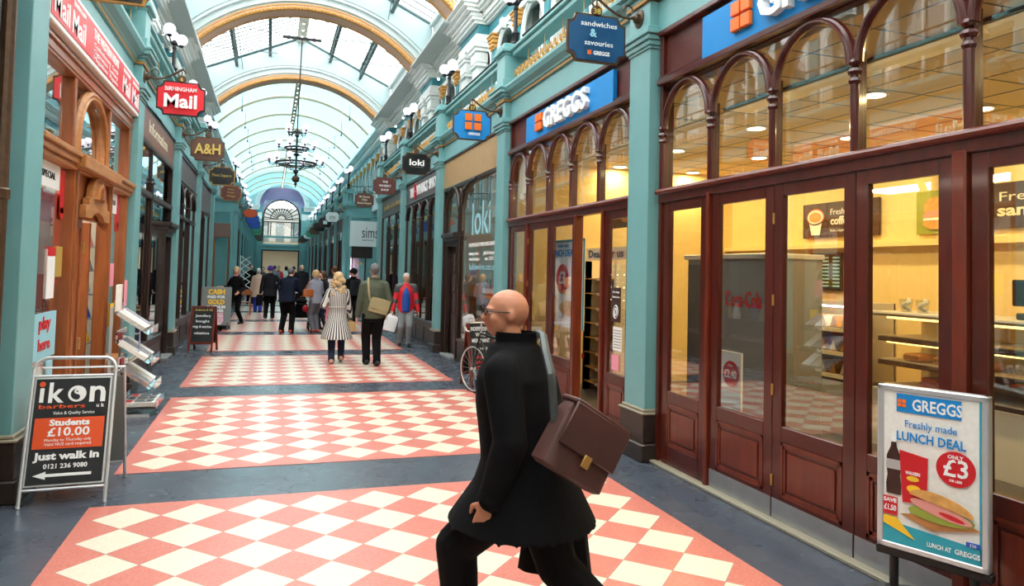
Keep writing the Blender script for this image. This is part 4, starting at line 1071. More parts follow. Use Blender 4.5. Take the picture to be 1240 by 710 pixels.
# kiosk window stickers and display
b = LB(side, 'red'); b.box(.02, .03, 6.6, 7.62, 2.1, 2.38); b.box(.02, .03, 7.42, 7.62, 1.55, 2.1); b.m('white'); b.box(-.002, .008, 6.7, 7.4, 2.4, 2.62); b.box(-.002, .008, 9.45, 9.95, 2.36, 2.6); b.m('red')
for yy in (9.38, 10.05, 7.5): b.box(-.006, .0, yy-.06, yy+.06, 2.2, 2.6); b.prism([(.06*cos(t), .06*sin(t)) for t in [2*pi*i/12 for i in range(12)]], (-.006, yy, 2.2), Y, Z, .006)
b.m('black'); tx(b, side, 'SPECIAL', 7.05, 2.48, -.006, .06, w=.4); tx(b, side, 'OFFER', 9.7, 2.46, -.006, .06, w=.3)
b.build('window_sticker', r)
for yy_, zz_, mm_ in ((6.75, 1.75, 'yellow'), (6.95, 1.5, 'maroon'), (7.5, 1.75, 'gold_text'), (9.55, 1.9, 'paper'), (9.85, 1.6, 'pink'), (9.6, 1.3, 'mag'), (9.95, 1.1, 'yellow'), (7.0, .7, 'newsprint'), (7.35, .72, 'light_blue')):
    b = LB(side, mm_); b.box(-.003, .006, yy_-.1, yy_+.1, zz_-.14, zz_+.14); b.build('window_bill', r)
b = LB(side, 'light_blue'); b.box(-.002, .006, 6.85, 7.5, .9, 1.3); b.m('red'); tx(b, side, 'play', 7.15, 1.16, -.006, .11, w=.34, bold=.02); tx(b, side, 'here', 7.15, .98, -.006, .1, w=.34, bold=.02); b.m('white').box(-.002, .006, 7.15, 7.38, 1.42, 1.86); b.m('red').box(-.004, .0, 7.15, 7.38, 1.8, 1.88)
b.build('poster', r)
interior(-1, 0, 'pale_interior', 2.4); area('kiosk_light', (XL-1.1, 8.4, 3.3), .8, 2.8, 110, (255, 240, 222))
# magazines on racks just inside both kiosk windows: each a thing
mags = ['mag', 'red', 'yellow', 'paper', 'newsprint', 'light_blue', 'pink', 'orange', 'royal', 'white']
rk = thing('magazine_shelf', 'tiered magazine shelving inside the newsagent kiosk windows', 'shelf', (XL-.5, 8.4, 0))
b = LB(side, 'silver')
for a, c in ((6.55, 7.6), (9.35, 10.25)):
    for zz in (.75, 1.05, 1.35, 1.65, 1.95): b.box(.25, .42, a, c, zz-.02, zz); 
    b.box(.42, .44, a, c, .5, 2.2)
b.build('shelf', rk)
words = {'mag': 'brown', 'red': 'red', 'yellow': 'yellow', 'paper': 'cream', 'newsprint': 'grey', 'light_blue': 'pale blue', 'pink': 'pink', 'orange': 'orange', 'royal': 'royal blue', 'white': 'white'}
cnt = 0
for wi, (a, c, wn) in enumerate(((6.6, 7.6, 'near'), (9.4, 10.25, 'far'))):
    for zi, zz in enumerate((.75, 1.05, 1.35, 1.65, 1.95)):
        for j in range(4):
            yy = a+(c-a)*(j+.5)/4; mm = mags[(wi*7+zi*3+j*5+zi*j) % 10]
            b = LB(side, mm); b.prism([(-.1, 0), (.1, 0), (.1, .26), (-.1, .26)], (.29, yy, zz+.002), Y, (V((.3, 0, 1))).normalized(), .008)
            o = b.build('magazine', None, 0, sT(side) @ V((.29, yy, zz)))
            tag(o, f'{words[mm]} magazine, shelf {zi+1} from the bottom, {wn} kiosk window, place {j+1}', 'magazine', 'magazines on the kiosk shelves')
# L2 information / A&H
rI, a, c = shopfront(-1, 1, 'dark wood shopfront with brown fascia, second on the left', fascia=('brown_fascia', 3.62, 4.1), panes=3, door=(14.0, 14.72), riser=.5, arches=False, rail=2.82, glass_='pane_clear', wood='dark_wood')
b = LB(-1, 'cream'); tx(b, -1, 'Information', 12.9, 3.76, -.035, .2, w=2.0); b.build('lettering', rI)
interior(-1, 1, 'dark_interior', 1.6)
rj, a, c = shopfront(-1, 2, 'dark jeweller shopfront with lit glass shelves, third on the left', fascia=('grey_fascia', 3.5, 4.0), panes=3, riser=.55, arches=True, rail=2.75, glass_='pane_clear')
interior(-1, 2, 'dark_interior', 1.4)
rj2, a, c = shopfront(-1, 3, 'dark fourth shopfront on the left with grey fascia', fascia=('grey_fascia', 3.3, 4.0), panes=2, riser=.55, arches=False, glass_='pane_dim')
interior(-1, 3, 'dark_interior', 1.4)
# L0 sliver
r0, a, c = shopfront(-1, -1, 'dark mahogany shopfront at the left edge of the frame', fascia=('dark_wood', 3.4, 4.05), panes=3, riser=.55, arches=False)
interior(-1, -1, 'dark_interior', 1.4)
r0, a, c = (None, 0, 0)
b = LB(-1, 'bronze'); b.cyl((-.12, 5.55, 0), (-.12, 5.55, 3.75), .045, n=10)
for zz in (.6, 2.2, 3.6): b.lathe([(.05, -.04), (.06, -.03), (.06, .03), (.05, .04)], (-.12, 5.55, zz), 10)
b.box(-.25, -.02, 5.42, 5.68, 3.75, 3.95, .02); 
pp = thing('drainpipe', 'brown iron column at the left edge beside the first pilaster', 'pipe', (XL+.12, 5.55, 0)); b.build('pipe', pp)

# ---------------- wider middle: angled shopfronts
for side in (1, -1):
    xf2 = XR2 if side > 0 else XL2; xb = (XR if side > 0 else XL)+side*.98
    ya = YB-.55
    r = thing('shopfront', 'shopfront in the wider middle with big cream sims sign and pink window display' if side > 0 else 'shopfront in the wider middle on the left with brown blind', 'shopfront', ((xf2+xb)/2, ya, 0))
    x0, x1 = sorted((xf2-side*.0+side*.12, xb))
    b = MB().m('teal').box(x0-.0, x1, ya, ya+.1, 4.0, 4.1); b.box(x0-.05, x0+.05, ya-.03, ya+.1, 0, 4.1) if side > 0 else b.box(x1-.05, x1+.05, ya-.03, ya+.1, 0, 4.1); b.build('frame', r)
    if side > 0:
        b = MB().m('white'); b.box(x0, x1+.1, ya-.12, ya-.02, 2.72, 3.86, .01); f = b.build('signboard', r)
        b = MB().m('dark_grey'); b.text('sims', (x0+.88, ya-.13, 3.12), X, Z, .5, w=.72, th=.01); b.text('bathrooms', (x0+.8, ya-.13, 2.98), X, Z, .07, w=.5, th=.01); b.build('lettering', f)
        b = MB().m('dark_wood'); b.box(x0+.1, x1, ya-.02, ya+.05, 2.2, 2.72); b.box((x0+x1)/2+.1, (x0+x1)/2+.16, ya-.02, ya+.05, 0, 2.2); b.box(x0+.1, x0+.15, ya-.02, ya+.05, 0, 2.3); b.box(x0, x1, ya-.04, ya+.05, 0, .5); b.build('window_frame', r)
        b = MB().m('pane_clear').box(x0+.1, x1, ya+.0, ya+.01, .5, 2.2); b.build('pane', r)
        b = MB().m('display_pink').box(x0, x1+.4, ya+.35, ya+.4, .4, 2.3); b.m('strip_white').box(x0+.1, x0+.16, ya+.15, ya+.2, .5, 2.2)
        for i in range(14): b.m(['red', 'pink', 'white', 'light_blue', 'yellow'][i % 5]).ball((x0+.25+(i*.37) % 1.0, ya+.3, 1.0+(i*.23) % 1.1), .07, 8)
        b.build('display', r)
    else:
        b = MB().m('brown_fascia'); b.box(x0+.05, x1-.02, ya-.2, ya-.02, 2.9, 3.5, .01); b.build('blind', r)
        b = MB().m('oak'); b.box(x0+.55, x0+.63, ya-.03, ya+.05, 0, 2.95); b.box(x1-.1, x1-.02, ya-.03, ya+.05, 0, 2.95); b.m('dark_wood').box(x0, x1, ya-.03, ya+.05, 0, .45); b.build('window_frame', r)
        b = MB().m('pane_clear').box(x0, x1, ya, ya+.01, .45, 2.9); b.build('pane', r)
        b = MB().m('pale_interior').box(x0, x1, ya+.5, ya+.55, .0, 3.2); b.build('backdrop', r)
# ================================================================== BAKERY INTERIOR
b = MB().m('shop_wall'); b.box(7.6, 7.7, -2.4, 10.5, 0, 3.5); b.box(3.65, 7.6, 10.42, 10.5, 0, 3.5); b.box(3.65, 7.6, -2.4, -2.3, 0, 3.5)
b.box(7.45, 7.6, -2.3, 10.42, 2.2, 2.26)
struct(b, 'wall_bakery', 'warm yellow walls inside the bakery', origin=(7.6, 4, 0), cat='wall')
b = MB().m('shop_ceiling').box(3.62, 7.65, -2.4, 10.5, 3.5, 3.56); b.m('grey')
for i in range(8): b.box(3.9+.6*i, 3.91+.6*i, -2.3, 10.4, 3.495, 3.5)
for i in range(21): b.box(3.65, 7.6, -2.2+.6*i, -2.19+.6*i, 3.495, 3.5)
b.m('dark_grey').box(4.4, 4.75, 2.0, 6.2, 3.47, 3.499); b.m('silver').box(4.43, 4.72, 2.05, 6.15, 3.465, 3.47)
struct(b, 'ceiling_bakery', 'tiled warm ceiling inside the bakery', origin=(5, 4, 3.5), cat='ceiling')
b = MB().m('shop_floor').box(3.62, 7.6, -2.3, 10.4, 0, .006); struct(b, 'floor_bakery', 'grey floor inside the bakery', origin=(5, 4, 0), cat='floor')
b = MB().m('dark_interior').box(3.6, 3.64, -2.4, 2.0, 0, 3.5); struct(b, 'wall_bakery_near', 'inner wall by the near pilaster', origin=(3.6, 0, 0), cat='wall')
dl = thing('downlight', 'one of the round glowing downlights in the bakery ceiling', 'ceiling light', world=False, group='bakery downlights')
b = MB().m('white').lathe([(.12, 0), (.13, -.008), (.1, -.012)], (0, 0, 0), 20); b.build('ring', dl); b = MB().m('downlight').lathe([(.098, -.006), (.098, -.014)], (0, 0, 0), 20); b.build('lens', dl)
q = 0
for xx in (5.3, 6.65):
    for i in range(6):
        p = (xx, 1.8+1.68*i, 3.494)
        if q == 0: dl.location = p
        else: copy_tree(dl, p)
        q += 1
        l = bpy.data.lights.new('downlight_lamp', 'AREA'); l.shape = 'DISK'; l.size = .18; l.energy = 26; l.color = lin((255, 224, 150))
        o = bpy.data.objects.new('downlight_lamp', l); COL.objects.link(o); o.location = (p[0], p[1], 3.47)
sp = thing('wall_spotlight', 'one of the small warm spotlights near the bakery ceiling', 'spotlight', world=False, group='bakery spotlights')
b = MB().m('silver').box(-.12, .06, -.09, .09, -.07, .05, .02); b.build('housing', sp); b = MB().m('downlight').box(.02, .09, -.07, .07, -.09, -.06); b.build('bulb', sp)
for i, p in enumerate(((7.2, 6.55, 3.2), (7.2, 5.1, 3.2), (6.2, 9.0, 3.15), (7.2, 3.6, 3.2))):
    if i == 0: sp.location = p
    else: copy_tree(sp, p)
def frontX(b, x): b.T = Matrix.Translation((x, 0, 0)); return b
def wall_poster(name, x, y0, y1, z0, z1, bg, label, cat='poster'):
    r = thing(name, label, cat, (x, (y0+y1)/2, z0)); b = MB().m(bg).box(x-.03, x, y0, y1, z0, z1, .003); b.build('panel', r); return r
r = wall_poster('poster', 7.58, 7.26, 8.16, 2.36, 2.86, 'shop_brown', 'brown wall poster reading Freshly made coffee')
b = MB().m('white'); b.text('Freshly made', (7.545, 8.1, 2.68), -Y, Z, .085, align='LEFT', th=.003); b.text('coffee', (7.545, 8.1, 2.54), -Y, Z, .11, align='LEFT', th=.003, bold=.03); b.text('latte, cappuccino', (7.545, 8.1, 2.44), -Y, Z, .04, align='LEFT', th=.003); b.build('lettering', r)
r = wall_poster('picture', 7.58, 8.17, 8.65, 2.36, 2.86, 'shop_brown', 'picture of a coffee cup beside the coffee poster', 'picture')
b = MB().m('orange').prism([(.17*cos(t), .12*sin(t)) for t in [2*pi*i/20 for i in range(20)]], (7.54, 8.38, 2.66), -Y, Z, .004); b.m('white').prism([(.15*cos(t), .1*sin(t)) for t in [2*pi*i/20 for i in range(20)]], (7.535, 8.38, 2.66), -Y, Z, .004); b.m('bread').prism([(.12*cos(t), .075*sin(t)) for t in [2*pi*i/20 for i in range(20)]], (7.53, 8.38, 2.66), -Y, Z, .004); b.m('white').prism([(-.13, 0), (.13, 0), (.08, -.2), (-.08, -.2)], (7.54, 8.38, 2.6), -Y, Z, .004); b.build('artwork', r)
r = wall_poster('picture', 7.58, 6.15, 6.7, 2.34, 2.86, 'lettuce', 'picture of a filled bread roll above the counter', 'picture')
b = MB().m('bread').prism([(.17*cos(t), .12*sin(t)) for t in [2*pi*i/20 for i in range(20)]], (7.54, 6.42, 2.66), -Y, Z, .004); b.m('ham').prism([(.17*cos(t), .06*sin(t)) for t in [2*pi*i/20 for i in range(20)]], (7.535, 6.42, 2.56), -Y, Z, .004); b.m('bread').prism([(.17*cos(t), .08*sin(t)) for t in [2*pi*i/20 for i in range(20)]], (7.53, 6.42, 2.47), -Y, Z, .004); b.m('white').prism([(-.16, 0), (.16, 0), (.16, .03), (-.16, .03)], (7.525, 6.42, 2.5), -Y, Z, .004); b.build('artwork', r)
r = wall_poster('poster', 7.58, 4.0, 5.95, 2.36, 2.86, 'shop_brown', 'brown wall poster ending in bold cream lettering at the right edge')
b = MB().m('cream'); b.text('Freshly made', (7.545, 5.05, 2.66), -Y, Z, .1, align='CENTER', th=.003, w=1.2); b.text('sandwiches', (7.545, 5.1, 2.5), -Y, Z, .12, th=.003, bold=.03, w=1.15); b.build('lettering', r)
r = thing('menu_board', 'dark menu board with rows of prices on the bakery wall', 'menu', (7.58, 8.2, 1.62))
b = MB().m('black').box(7.54, 7.6, 7.9, 8.5, 1.6, 2.14, .01); b.build('panel', r)
for cc, mm in ((0, 'orange'), (1, 'light_blue'), (2, 'light_blue')):
    b = MB().m(mm)
    for i in range(9): b.box(7.53, 7.54, 8.44-.2*cc-.12, 8.44-.2*cc, 1.66+.05*i, 1.68+.05*i)
    b.build('menu_text', r)
# counter cabinet (sandwich display) and shelving
r = thing('display_counter', 'glass fronted bakery counter with lit shelves, behind the third and fourth door', 'counter', (6.5, 4.6, 0))
b = MB().m('cream'); b.box(6.25, 7.0, 2.2, 6.1, 0, .62, .01); b.build('base', r)
b = MB().m('silver'); b.box(6.15, 7.0, 2.2, 6.12, 1.40, 1.44, .01); b.tube([(6.15, 2.2, 1.42), (6.15, 6.12, 1.42)], .025, 8)
for yy in (2.25, 3.6, 4.9, 6.08): b.box(6.2, 6.24, yy-.015, yy+.015, .62, 1.4)
b.build('frame', r)
b = MB().m('pane_clear').box(6.18, 6.185, 2.25, 6.08, .62, 1.4); b.build('pane', r)
for zz in (.66, .92, 1.17):
    b = MB().m('shop_brown').box(6.28, 6.95, 2.25, 6.05, zz-.05, zz, .004); b.m('cream').box(6.3, 6.95, 2.27, 6.03, zz, zz+.01); b.build('shelf', r)
b = MB().m('strip_warm')
for zz in (1.1, 1.36): b.box(6.35, 6.38, 2.3, 6.0, zz, zz+.02)
b.build('light_strip', r)
b = MB().m('shop_wall').box(6.95, 7.0, 2.2, 6.1, .6, 1.4); b.build('back', r)
for i, (yy, m1) in enumerate(((5.8, 'paper'), (5.6, 'paper'), (5.3, 'shop_brown'), (5.1, 'shop_brown'))):
    o = thing('snack_tub', f'{"pale" if i < 2 else "dark"} tub on the bakery counter top, {["leftmost", "second", "third", "rightmost"][i]} of four', 'tub', (6.4, yy, 1.44), 'tubs on the counter')
    b = MB().m('acrylic').lathe([(.05, 0), (.07, .13), (.075, .135)], (6.4, yy, 1.44), 12); b.build('cup', o); b = MB().m(m1)
    for j in range(7): b.ball((6.4+.03*cos(j), yy+.03*sin(j), 1.47+.015*j), .025, 6)
    b.build('contents', o)
for i, (yy, zz) in enumerate(((5.5, .68), (5.15, .68), (5.7, .94), (5.35, .94), (5.0, .94))):
    o = MB().m('pink' if i < 2 else 'bread'); o.box(6.35, 6.6, yy-.11, yy+.11, zz, zz+.07, .02); 
    if i < 2: o.m('red').box(6.35, 6.6, yy-.08, yy+.08, zz+.07, zz+.11, .02)
    ob = o.build('pastry_box' if i < 2 else 'loaf', None, 32, (6.45, yy, zz)); tag(ob, ['red and pink pastry box on the lowest counter shelf, left one', 'red and pink pastry box on the lowest counter shelf, right one', 'leftmost brown loaf on the middle counter shelf', 'middle brown loaf on the middle counter shelf', 'rightmost brown loaf on the middle counter shelf'][i], 'pastry box' if i < 2 else 'bread', 'counter goods')
r = thing('cash_register', 'black till screen on the counter at the right edge of the frame', 'till', (6.5, 4.55, 1.44))
b = MB().m('black'); b.box(6.4, 6.65, 4.35, 4.65, 1.44, 1.5, .01); b.cyl((6.5, 4.5, 1.5), (6.5, 4.5, 1.6), .03); b.build('base', r); b = MB().m('black_gloss').box(6.42, 6.47, 4.3, 4.7, 1.56, 1.8, .01); b.build('screen', r)
r = thing('sandwich_rack', 'open chilled shelving with wrapped sandwiches behind the second door', 'shelf', (6.3, 6.8, 0))
b = MB().m('silver'); b.box(6.2, 6.9, 6.4, 6.44, 0, 1.5); b.box(6.2, 6.9, 7.1, 7.14, 0, 1.5); b.m('cream').box(6.88, 6.92, 6.4, 7.14, 0, 1.5); b.m('silver').box(6.2, 6.9, 6.4, 7.14, 0, .6); b.build('frame', r)
for zz in (.68, .94, 1.21): b = MB().m('shop_brown').box(6.22, 6.88, 6.44, 7.1, zz-.05, zz, .004); b.m('cream').box(6.21, 6.225, 6.44, 7.1, zz-.05, zz); b.build('shelf', r)
b = MB().m('strip_white').box(6.3, 6.34, 6.45, 7.08, 1.44, 1.46); b.build('light_strip', r)
for zi, zz in enumerate((.68, .94, 1.21)):
    for j in range(4):
        yy = 6.53+.16*j; b = MB().m('bread' if (zi+j) % 2 else 'paper'); b.prism([(-.05, 0), (.05, 0), (0, .13)], (6.28, yy, zz+.002), Y, Z, .3)
        o = b.build('sandwich_pack', None, 32, (6.3, yy, zz)); tag(o, f'wrapped sandwich on the {["lowest", "middle", "top"][zi]} rack shelf, {["rightmost", "second from the right", "second from the left", "leftmost"][j]}', 'sandwich', 'wrapped sandwiches on the rack')
# fridge with red script
r = thing('drinks_fridge', 'grey drinks fridge with red Coca-Cola lettering behind the first bakery doors', 'fridge', (5.3, 7.1, 0))
b = MB().m('grey'); b.box(4.9, 5.6, 6.1, 7.6, 0, 2.0, .02); b.m('dark_grey').box(4.88, 4.9, 7.0, 7.55, .2, 1.9); b.m('silver').box(4.86, 5.6, 6.08, 7.62, 1.96, 2.02, .01); b.build('cabinet', r)
b = MB().m('red'); b.text('Coca-Cola', (4.885, 6.5, 1.44), -Y, Z, .17, w=.62, th=.006, bold=.01); b.build('lettering', r)
r = thing('promotion_card', 'white and blue promotion card with a red disc leaning inside the bakery door', 'card', (4.6, 6.2, .2))
b = MB().m('white').box(4.5, 4.52, 6.0, 6.35, .35, 1.0); b.m('light_blue').box(4.495, 4.5, 6.0, 6.35, .35, .6); b.build('card', r)
b = MB().m('red').prism([(.13*cos(t), .13*sin(t)) for t in [2*pi*i/20 for i in range(20)]], (4.49, 6.15, .78), -Y, Z, .004); b.build('disc', r)
b = MB().m('white'); b.text('£2.40', (4.482, 6.15, .74), -Y, Z, .08, w=.2, th=.003, bold=.03); b.text('4 for', (4.482, 6.15, .85), -Y, Z, .03, th=.003); b.build('lettering', r)
# second bay: rack, sign, posters, stickers
r = thing('bread_rack', 'tall bread rack with wire shelves seen through the open bakery doorway', 'shelf', (4.7, 9.6, 0))
b = MB().m('cream'); b.box(4.6, 4.7, 9.9, 9.98, 0, 1.95); b.box(4.6, 5.2, 9.9, 9.96, 0, 1.95); b.box(4.6, 5.2, 8.9, 8.96, 0, 1.95); b.m('gold_line').box(5.18, 5.2, 8.9, 9.96, 0, 1.95); b.build('frame', r)
for i in range(8):
    b = MB().m('gold_line'); zz = .15+.22*i; b.box(4.6, 5.18, 8.96, 9.9, zz-.015, zz); b.m('silver').box(4.59, 4.6, 9.3, 9.5, zz-.03, zz+.01); b.build('shelf', r)
b = MB().m('red')
for zz in (.5, 1.1, 1.7): b.prism([(.05*cos(t), .05*sin(t)) for t in [2*pi*i/14 for i in range(14)]], (4.595, 9.94, zz), -Y, Z, .004)
b.build('sticker', r)
r = thing('hanging_board', 'cream board reading Deals for us above the bread rack', 'board', (4.6, 9.2, 1.95))
b = MB().m('cream').box(4.58, 4.6, 8.5, 9.85, 1.96, 2.14); b.build('board', r); b = MB().m('navy_sign'); b.text('Deals for us', (4.572, 9.2, 2.0), -Y, Z, .11, w=1.1, th=.004, bold=.02); b.build('lettering', r)
r = wall_poster('picture', 5.3, 9.0, 10.4, 2.5, 2.95, 'shop_brown', 'brown picture panel with pastry swirl above the bread rack', 'picture'); b = MB().m('bread')
for i in range(3): b.tube([(5.26, 9.9-.2*i+.13*cos(t), 2.72+.12*sin(t)) for t in [2*pi*j/14 for j in range(14)]], .03, 6, closed=True)
b.build('artwork', r)
r = thing('window_poster', 'tall LUNCH DEAL poster with red price disc behind the bakery door glass', 'poster', (3.75, 8.7, 1.1))
b = MB().m('white').box(3.72, 3.73, 8.05, 9.25, 1.05, 2.2); b.m('cyan_strip'); b.box(3.712, 3.72, 8.05, 8.08, 1.05, 2.2); b.box(3.712, 3.72, 9.22, 9.25, 1.05, 2.2); b.box(3.712, 3.72, 8.05, 9.25, 2.17, 2.2); b.build('sheet', r)
b = MB().m('red').prism([(.2*cos(t), .2*sin(t)) for t in [2*pi*i/20 for i in range(20)]], (3.71, 8.72, 1.68), -Y, Z, .004); b.m('bread').prism([(.3*cos(t), .1*sin(t)) for t in [2*pi*i/20 for i in range(20)]], (3.71, 8.5, 1.3), -Y, Z, .004); b.m('orange').box(3.705, 3.71, 8.95, 9.15, 1.1, 1.45); b.build('artwork', r)
b = MB().m('white'); b.text('£3', (3.7, 8.72, 1.62), -Y, Z, .16, th=.004, bold=.03); b.m('gblue'); b.text('LUNCH DEAL', (3.7, 8.7, 1.98), -Y, Z, .09, w=.8, th=.004, bold=.02); b.text('Freshly made', (3.7, 8.7, 2.1), -Y, Z, .05, th=.004); b.build('lettering', r)
r = thing('door_sticker', 'brown opening hours sticker on the bakery door glass beside the first pilaster', 'sticker', (3.53, 6.8, 1.2))
b = MB().m('shop_brown').box(3.528, 3.533, 6.72, 6.92, 1.25, 1.62); b.build('sheet', r); b = MB().m('white'); b.text('Our shops', (3.525, 6.82, 1.56), -Y, Z, .025, th=.002); b.text('Opening hours', (3.525, 6.82, 1.51), -Y, Z, .02, th=.002)
b.tube([(3.525, 6.82+.05*cos(t), 1.36+.07*sin(t)) for t in [2*pi*i/16 for i in range(16)]], .006, 4, closed=True); b.tube([(3.525, 6.82+.02*cos(t), 1.36+.04*sin(t)) for t in [2*pi*i/16 for i in range(16)]], .006, 4, closed=True); b.build('lettering', r)
r = thing('notice', 'white paper notices taped low on the bakery door glass', 'notice', (3.53, 6.8, .75)); b = MB().m('paper').box(3.528, 3.532, 6.68, 6.88, .95, 1.2); b.m('pink').box(3.527, 3.532, 6.74, 6.9, .74, .9); b.m('grey')
for i in range(7): b.box(3.526, 3.528, 6.7, 6.86, .98+.03*i, .988+.03*i)
b.build('sheet', r)
# ---------------- jeweller's lit shelves (left, third)
r = thing('jewel_shelves', 'lit glass shelves with silver pieces in the third window on the left', 'shelf', (-2.3, 17.3, .5))
b = MB(); b.T = sT(-1)
b.m('silver'); zs = (.85, 1.2, 1.55, 1.9)
for zz in zs: b.box(.2, .7, 15.6, 19.0, zz-.015, zz)
b.build('shelf', r)
b = MB(); b.T = sT(-1); b.m('spot')
for zz in zs:
    for i in range(9): b.ball((.25, 15.8+.38*i, zz+.2), .02, 6)
b.build('light', r)
for i in range(24):
    zz = zs[i % 4]; yy = 15.75+.55*(i//4); b = MB(); b.T = sT(-1); b.m(['silver', 'white', 'gold', 'steel'][(i*3) % 4]).lathe([(.05, 0), (.06, .02), (.02, .06), (.055, .12), (.03, .17)], (.4, yy, zz), 10)
    o = b.build('silver_cup', None, 32, sT(-1) @ V((.4, yy, zz))); tag(o, f'small metal cup in the jeweller window, shelf {i % 4+1} from the bottom, place {i//4+1}', 'cup', 'cups on the jeweller shelves')
r = thing('red_display', 'red box display high in the third window on the left', 'display', (-2.1, 18, 2.0)); b = MB(); b.T = sT(-1); b.m('red').box(.2, .5, 17.3, 18.5, 2.05, 2.5, .01); b.build('box', r)
# L2 window goods
tb = MB(); tb.T = sT(-1); tb.m('dark_wood').box(.2, .8, 11.3, 13.7, .45, .9, .01); o = tb.build('display_table', None, 32, sT(-1) @ V((.5, 12.5, .45))); tag(o, 'dark display table inside the second window on the left', 'table')
for i in range(8):
    yy = 11.5+.28*i; mm = ['paper', 'steel', 'royal', 'maroon', 'white', 'gold_text', 'olive', 'red'][i]; b = MB(); b.T = sT(-1); b.m(mm).lathe([(.07, 0), (.09, .05), (.06, .2), (.03, .3), (.05, .33)], (.4, yy, .9), 10)
    o = b.build('vase', None, 32, sT(-1) @ V((.4, yy, .9))); tag(o, f'{["cream", "steel", "blue", "maroon", "white", "gold", "olive", "red"][i]} vase on the display table in the second window on the left', 'vase', 'vases in the left window')
# ---------------- loki window bottles
r = thing('bottle_shelf', 'two orange wooden wine shelves inside the loki window', 'shelf', (3.9, 12, .9)); b = LB(1, 'oak_light')
for zz in (.86, 1.3): b.box(.15, .5, 10.95, 13.3, zz-.03, zz)
b.box(.15, .5, 10.95, 11, .4, 1.5); b.box(.15, .5, 13.25, 13.3, .4, 1.5); b.build('board', r)
for i in range(22):
    zi = 0 if i < 12 else 1; j = i if i < 12 else i-12; yy = 11.1+.185*j; zz = (.86, 1.3)[zi]
    mm = ['maroon', 'black_gloss', 'black_gloss', 'green_sign', 'red'][i*3 % 5]
    b = LB(1, mm).lathe([(.036, 0), (.038, .01), (.038, .19), (.014, .24), (.014, .3), (.016, .31)], (.3, yy, zz), 10)
    o = tag(b.build('wine_bottle', None, 40, (XR+.3, yy, zz)), f'wine bottle on the {["lower", "upper"][zi]} loki window shelf, number {j+1} from the near end', 'bottle', 'wine bottles in the window')
    b = LB(1, 'paper').lathe([(.0385, .05), (.0385, .14)], (.3, yy, zz), 10); b.build('label', o)
# ---------------- whisky window goods
for i in range(10):
    yy = 15.6+.36*i; b = LB(1, ['gold', 'oak', 'bread', 'orange'][i % 4]).lathe([(.06, 0), (.06, .3), (.02, .38), (.02, .45)], (.35, yy, .9), 10)
    tag(b.build('whisky_bottle', None, 40, (XR+.35, yy, .9)), f'amber bottle in the whisky shop window, number {i+1} from the near end', 'bottle', 'bottles in the whisky window')
b = LB(1, 'oak_light').box(.15, .6, 15.4, 19.2, .5, .9, .01); tag(b.build('display_table', None, 32, (XR+.35, 17.3, .5)), 'pale wooden display plinth inside the whisky shop window', 'table')

# ================================================================== STREET ITEMS
def local(o, yaw=0., tilt=0.): return Matrix.Translation(o) @ Matrix.Rotation(yaw, 4, 'Z') @ Matrix.Rotation(-tilt, 4, 'X')
# ikon A-frame
r = thing('pavement_sign', 'white metal A-frame sign reading ikon barbers uk beside the left pilaster', 'sign', (-1.36, 6.0, 0))
T = local((-1.36, 5.86, 0), radians(3), radians(17)); w, h = .27, 1.07
b = MB(); b.T = T; b.m('silver'); k = .09
pts = [(-w, 0, 0), (-w, 0, h-k)]+[(-w+k-k*cos(a), 0, h-k+k*sin(a)) for a in [pi/2*i/5 for i in range(1, 6)]]+[(w-k+k*sin(a), 0, h-k+k*cos(a)) for a in [pi/2*i/5 for i in range(1, 6)]]+[(w, 0, 0)]
b.tube(pts, .014, 8); b.cyl((-w, 0, .93), (w, 0, .93), .012, n=8); b.cyl((-w, 0, .12), (w, 0, .12), .01, n=8)
for sx in (-1, 1): b.ball((sx*w, 0, .008), .016, 8)
b.build('front_frame', r)
b = MB(); b.T = local((-1.34, 6.52, 0), radians(3), radians(-19)); b.m('silver'); b.tube([(-w, 0, 0), (-w, 0, 1.0), (w, 0, 1.0), (w, 0, 0)], .013, 8); b.cyl((-w, 0, .15), (w, 0, .15), .01, n=8); b.m('grey').box(-w+.01, w-.01, -.004, .004, .16, .92); b.build('rear_frame', r)
b = MB(); b.T = T; b.m('silver').box(-w+.015, w-.015, -.012, .006, .14, .92, .004); b.m('chalk_black').box(-w+.028, w-.028, -.016, -.006, .153, .907); pn = b.build('panel', r)
b = MB(); b.T = T; b.m('orange_dark').box(-w+.045, w-.045, -.019, -.014, .40, .62); b.build('orange_block', pn)
b = MB(); b.T = T; b.m('white'); yy = -.018
b.box(-.212, -.186, yy-.002, yy+.002, .735, .84); b.text('k', (-.105, yy, .735), X, Z, .145, w=.1, bold=.02, th=.004); b.text('n', (.165, yy, .735), X, Z, .165, w=.105, bold=.02, th=.004)
b.prism([(.06*cos(t), .06*sin(t)) for t in [2*pi*i/24 for i in range(24)]], (.03, yy, .793), X, Z, .004)
b.text('u k', (.19, yy, .69), X, Z, .028, th=.003, bold=.02); b.text('Value & Quality Service', (.02, yy, .645), X, Z, .022, w=.27, th=.003)
b.T = T; b.text('Students', (.0, -.021, .565), X, Z, .042, w=.26, bold=.04, th=.003); b.text('£10.00', (.0, -.021, .49), X, Z, .06, w=.27, bold=.02, th=.003); b.text('Monday to Thursday only', (0, -.021, .452), X, Z, .02, w=.3, th=.003); b.text('Valid NUS card required', (0, -.021, .422), X, Z, .02, w=.3, th=.003)
b.text('Just walk in', (0, yy, .325), X, Z, .05, w=.42, bold=.04, th=.003); b.text('0121 236 9080', (0, yy, .262), X, Z, .032, w=.28, bold=.02, th=.003)
b.prism([(-.2, 0), (-.12, .028), (-.12, .01), (.17, .01), (.17, -.01), (-.12, -.01), (-.12, -.028)], (0, yy, .215), X, Z, .003); b.build('lettering', pn)
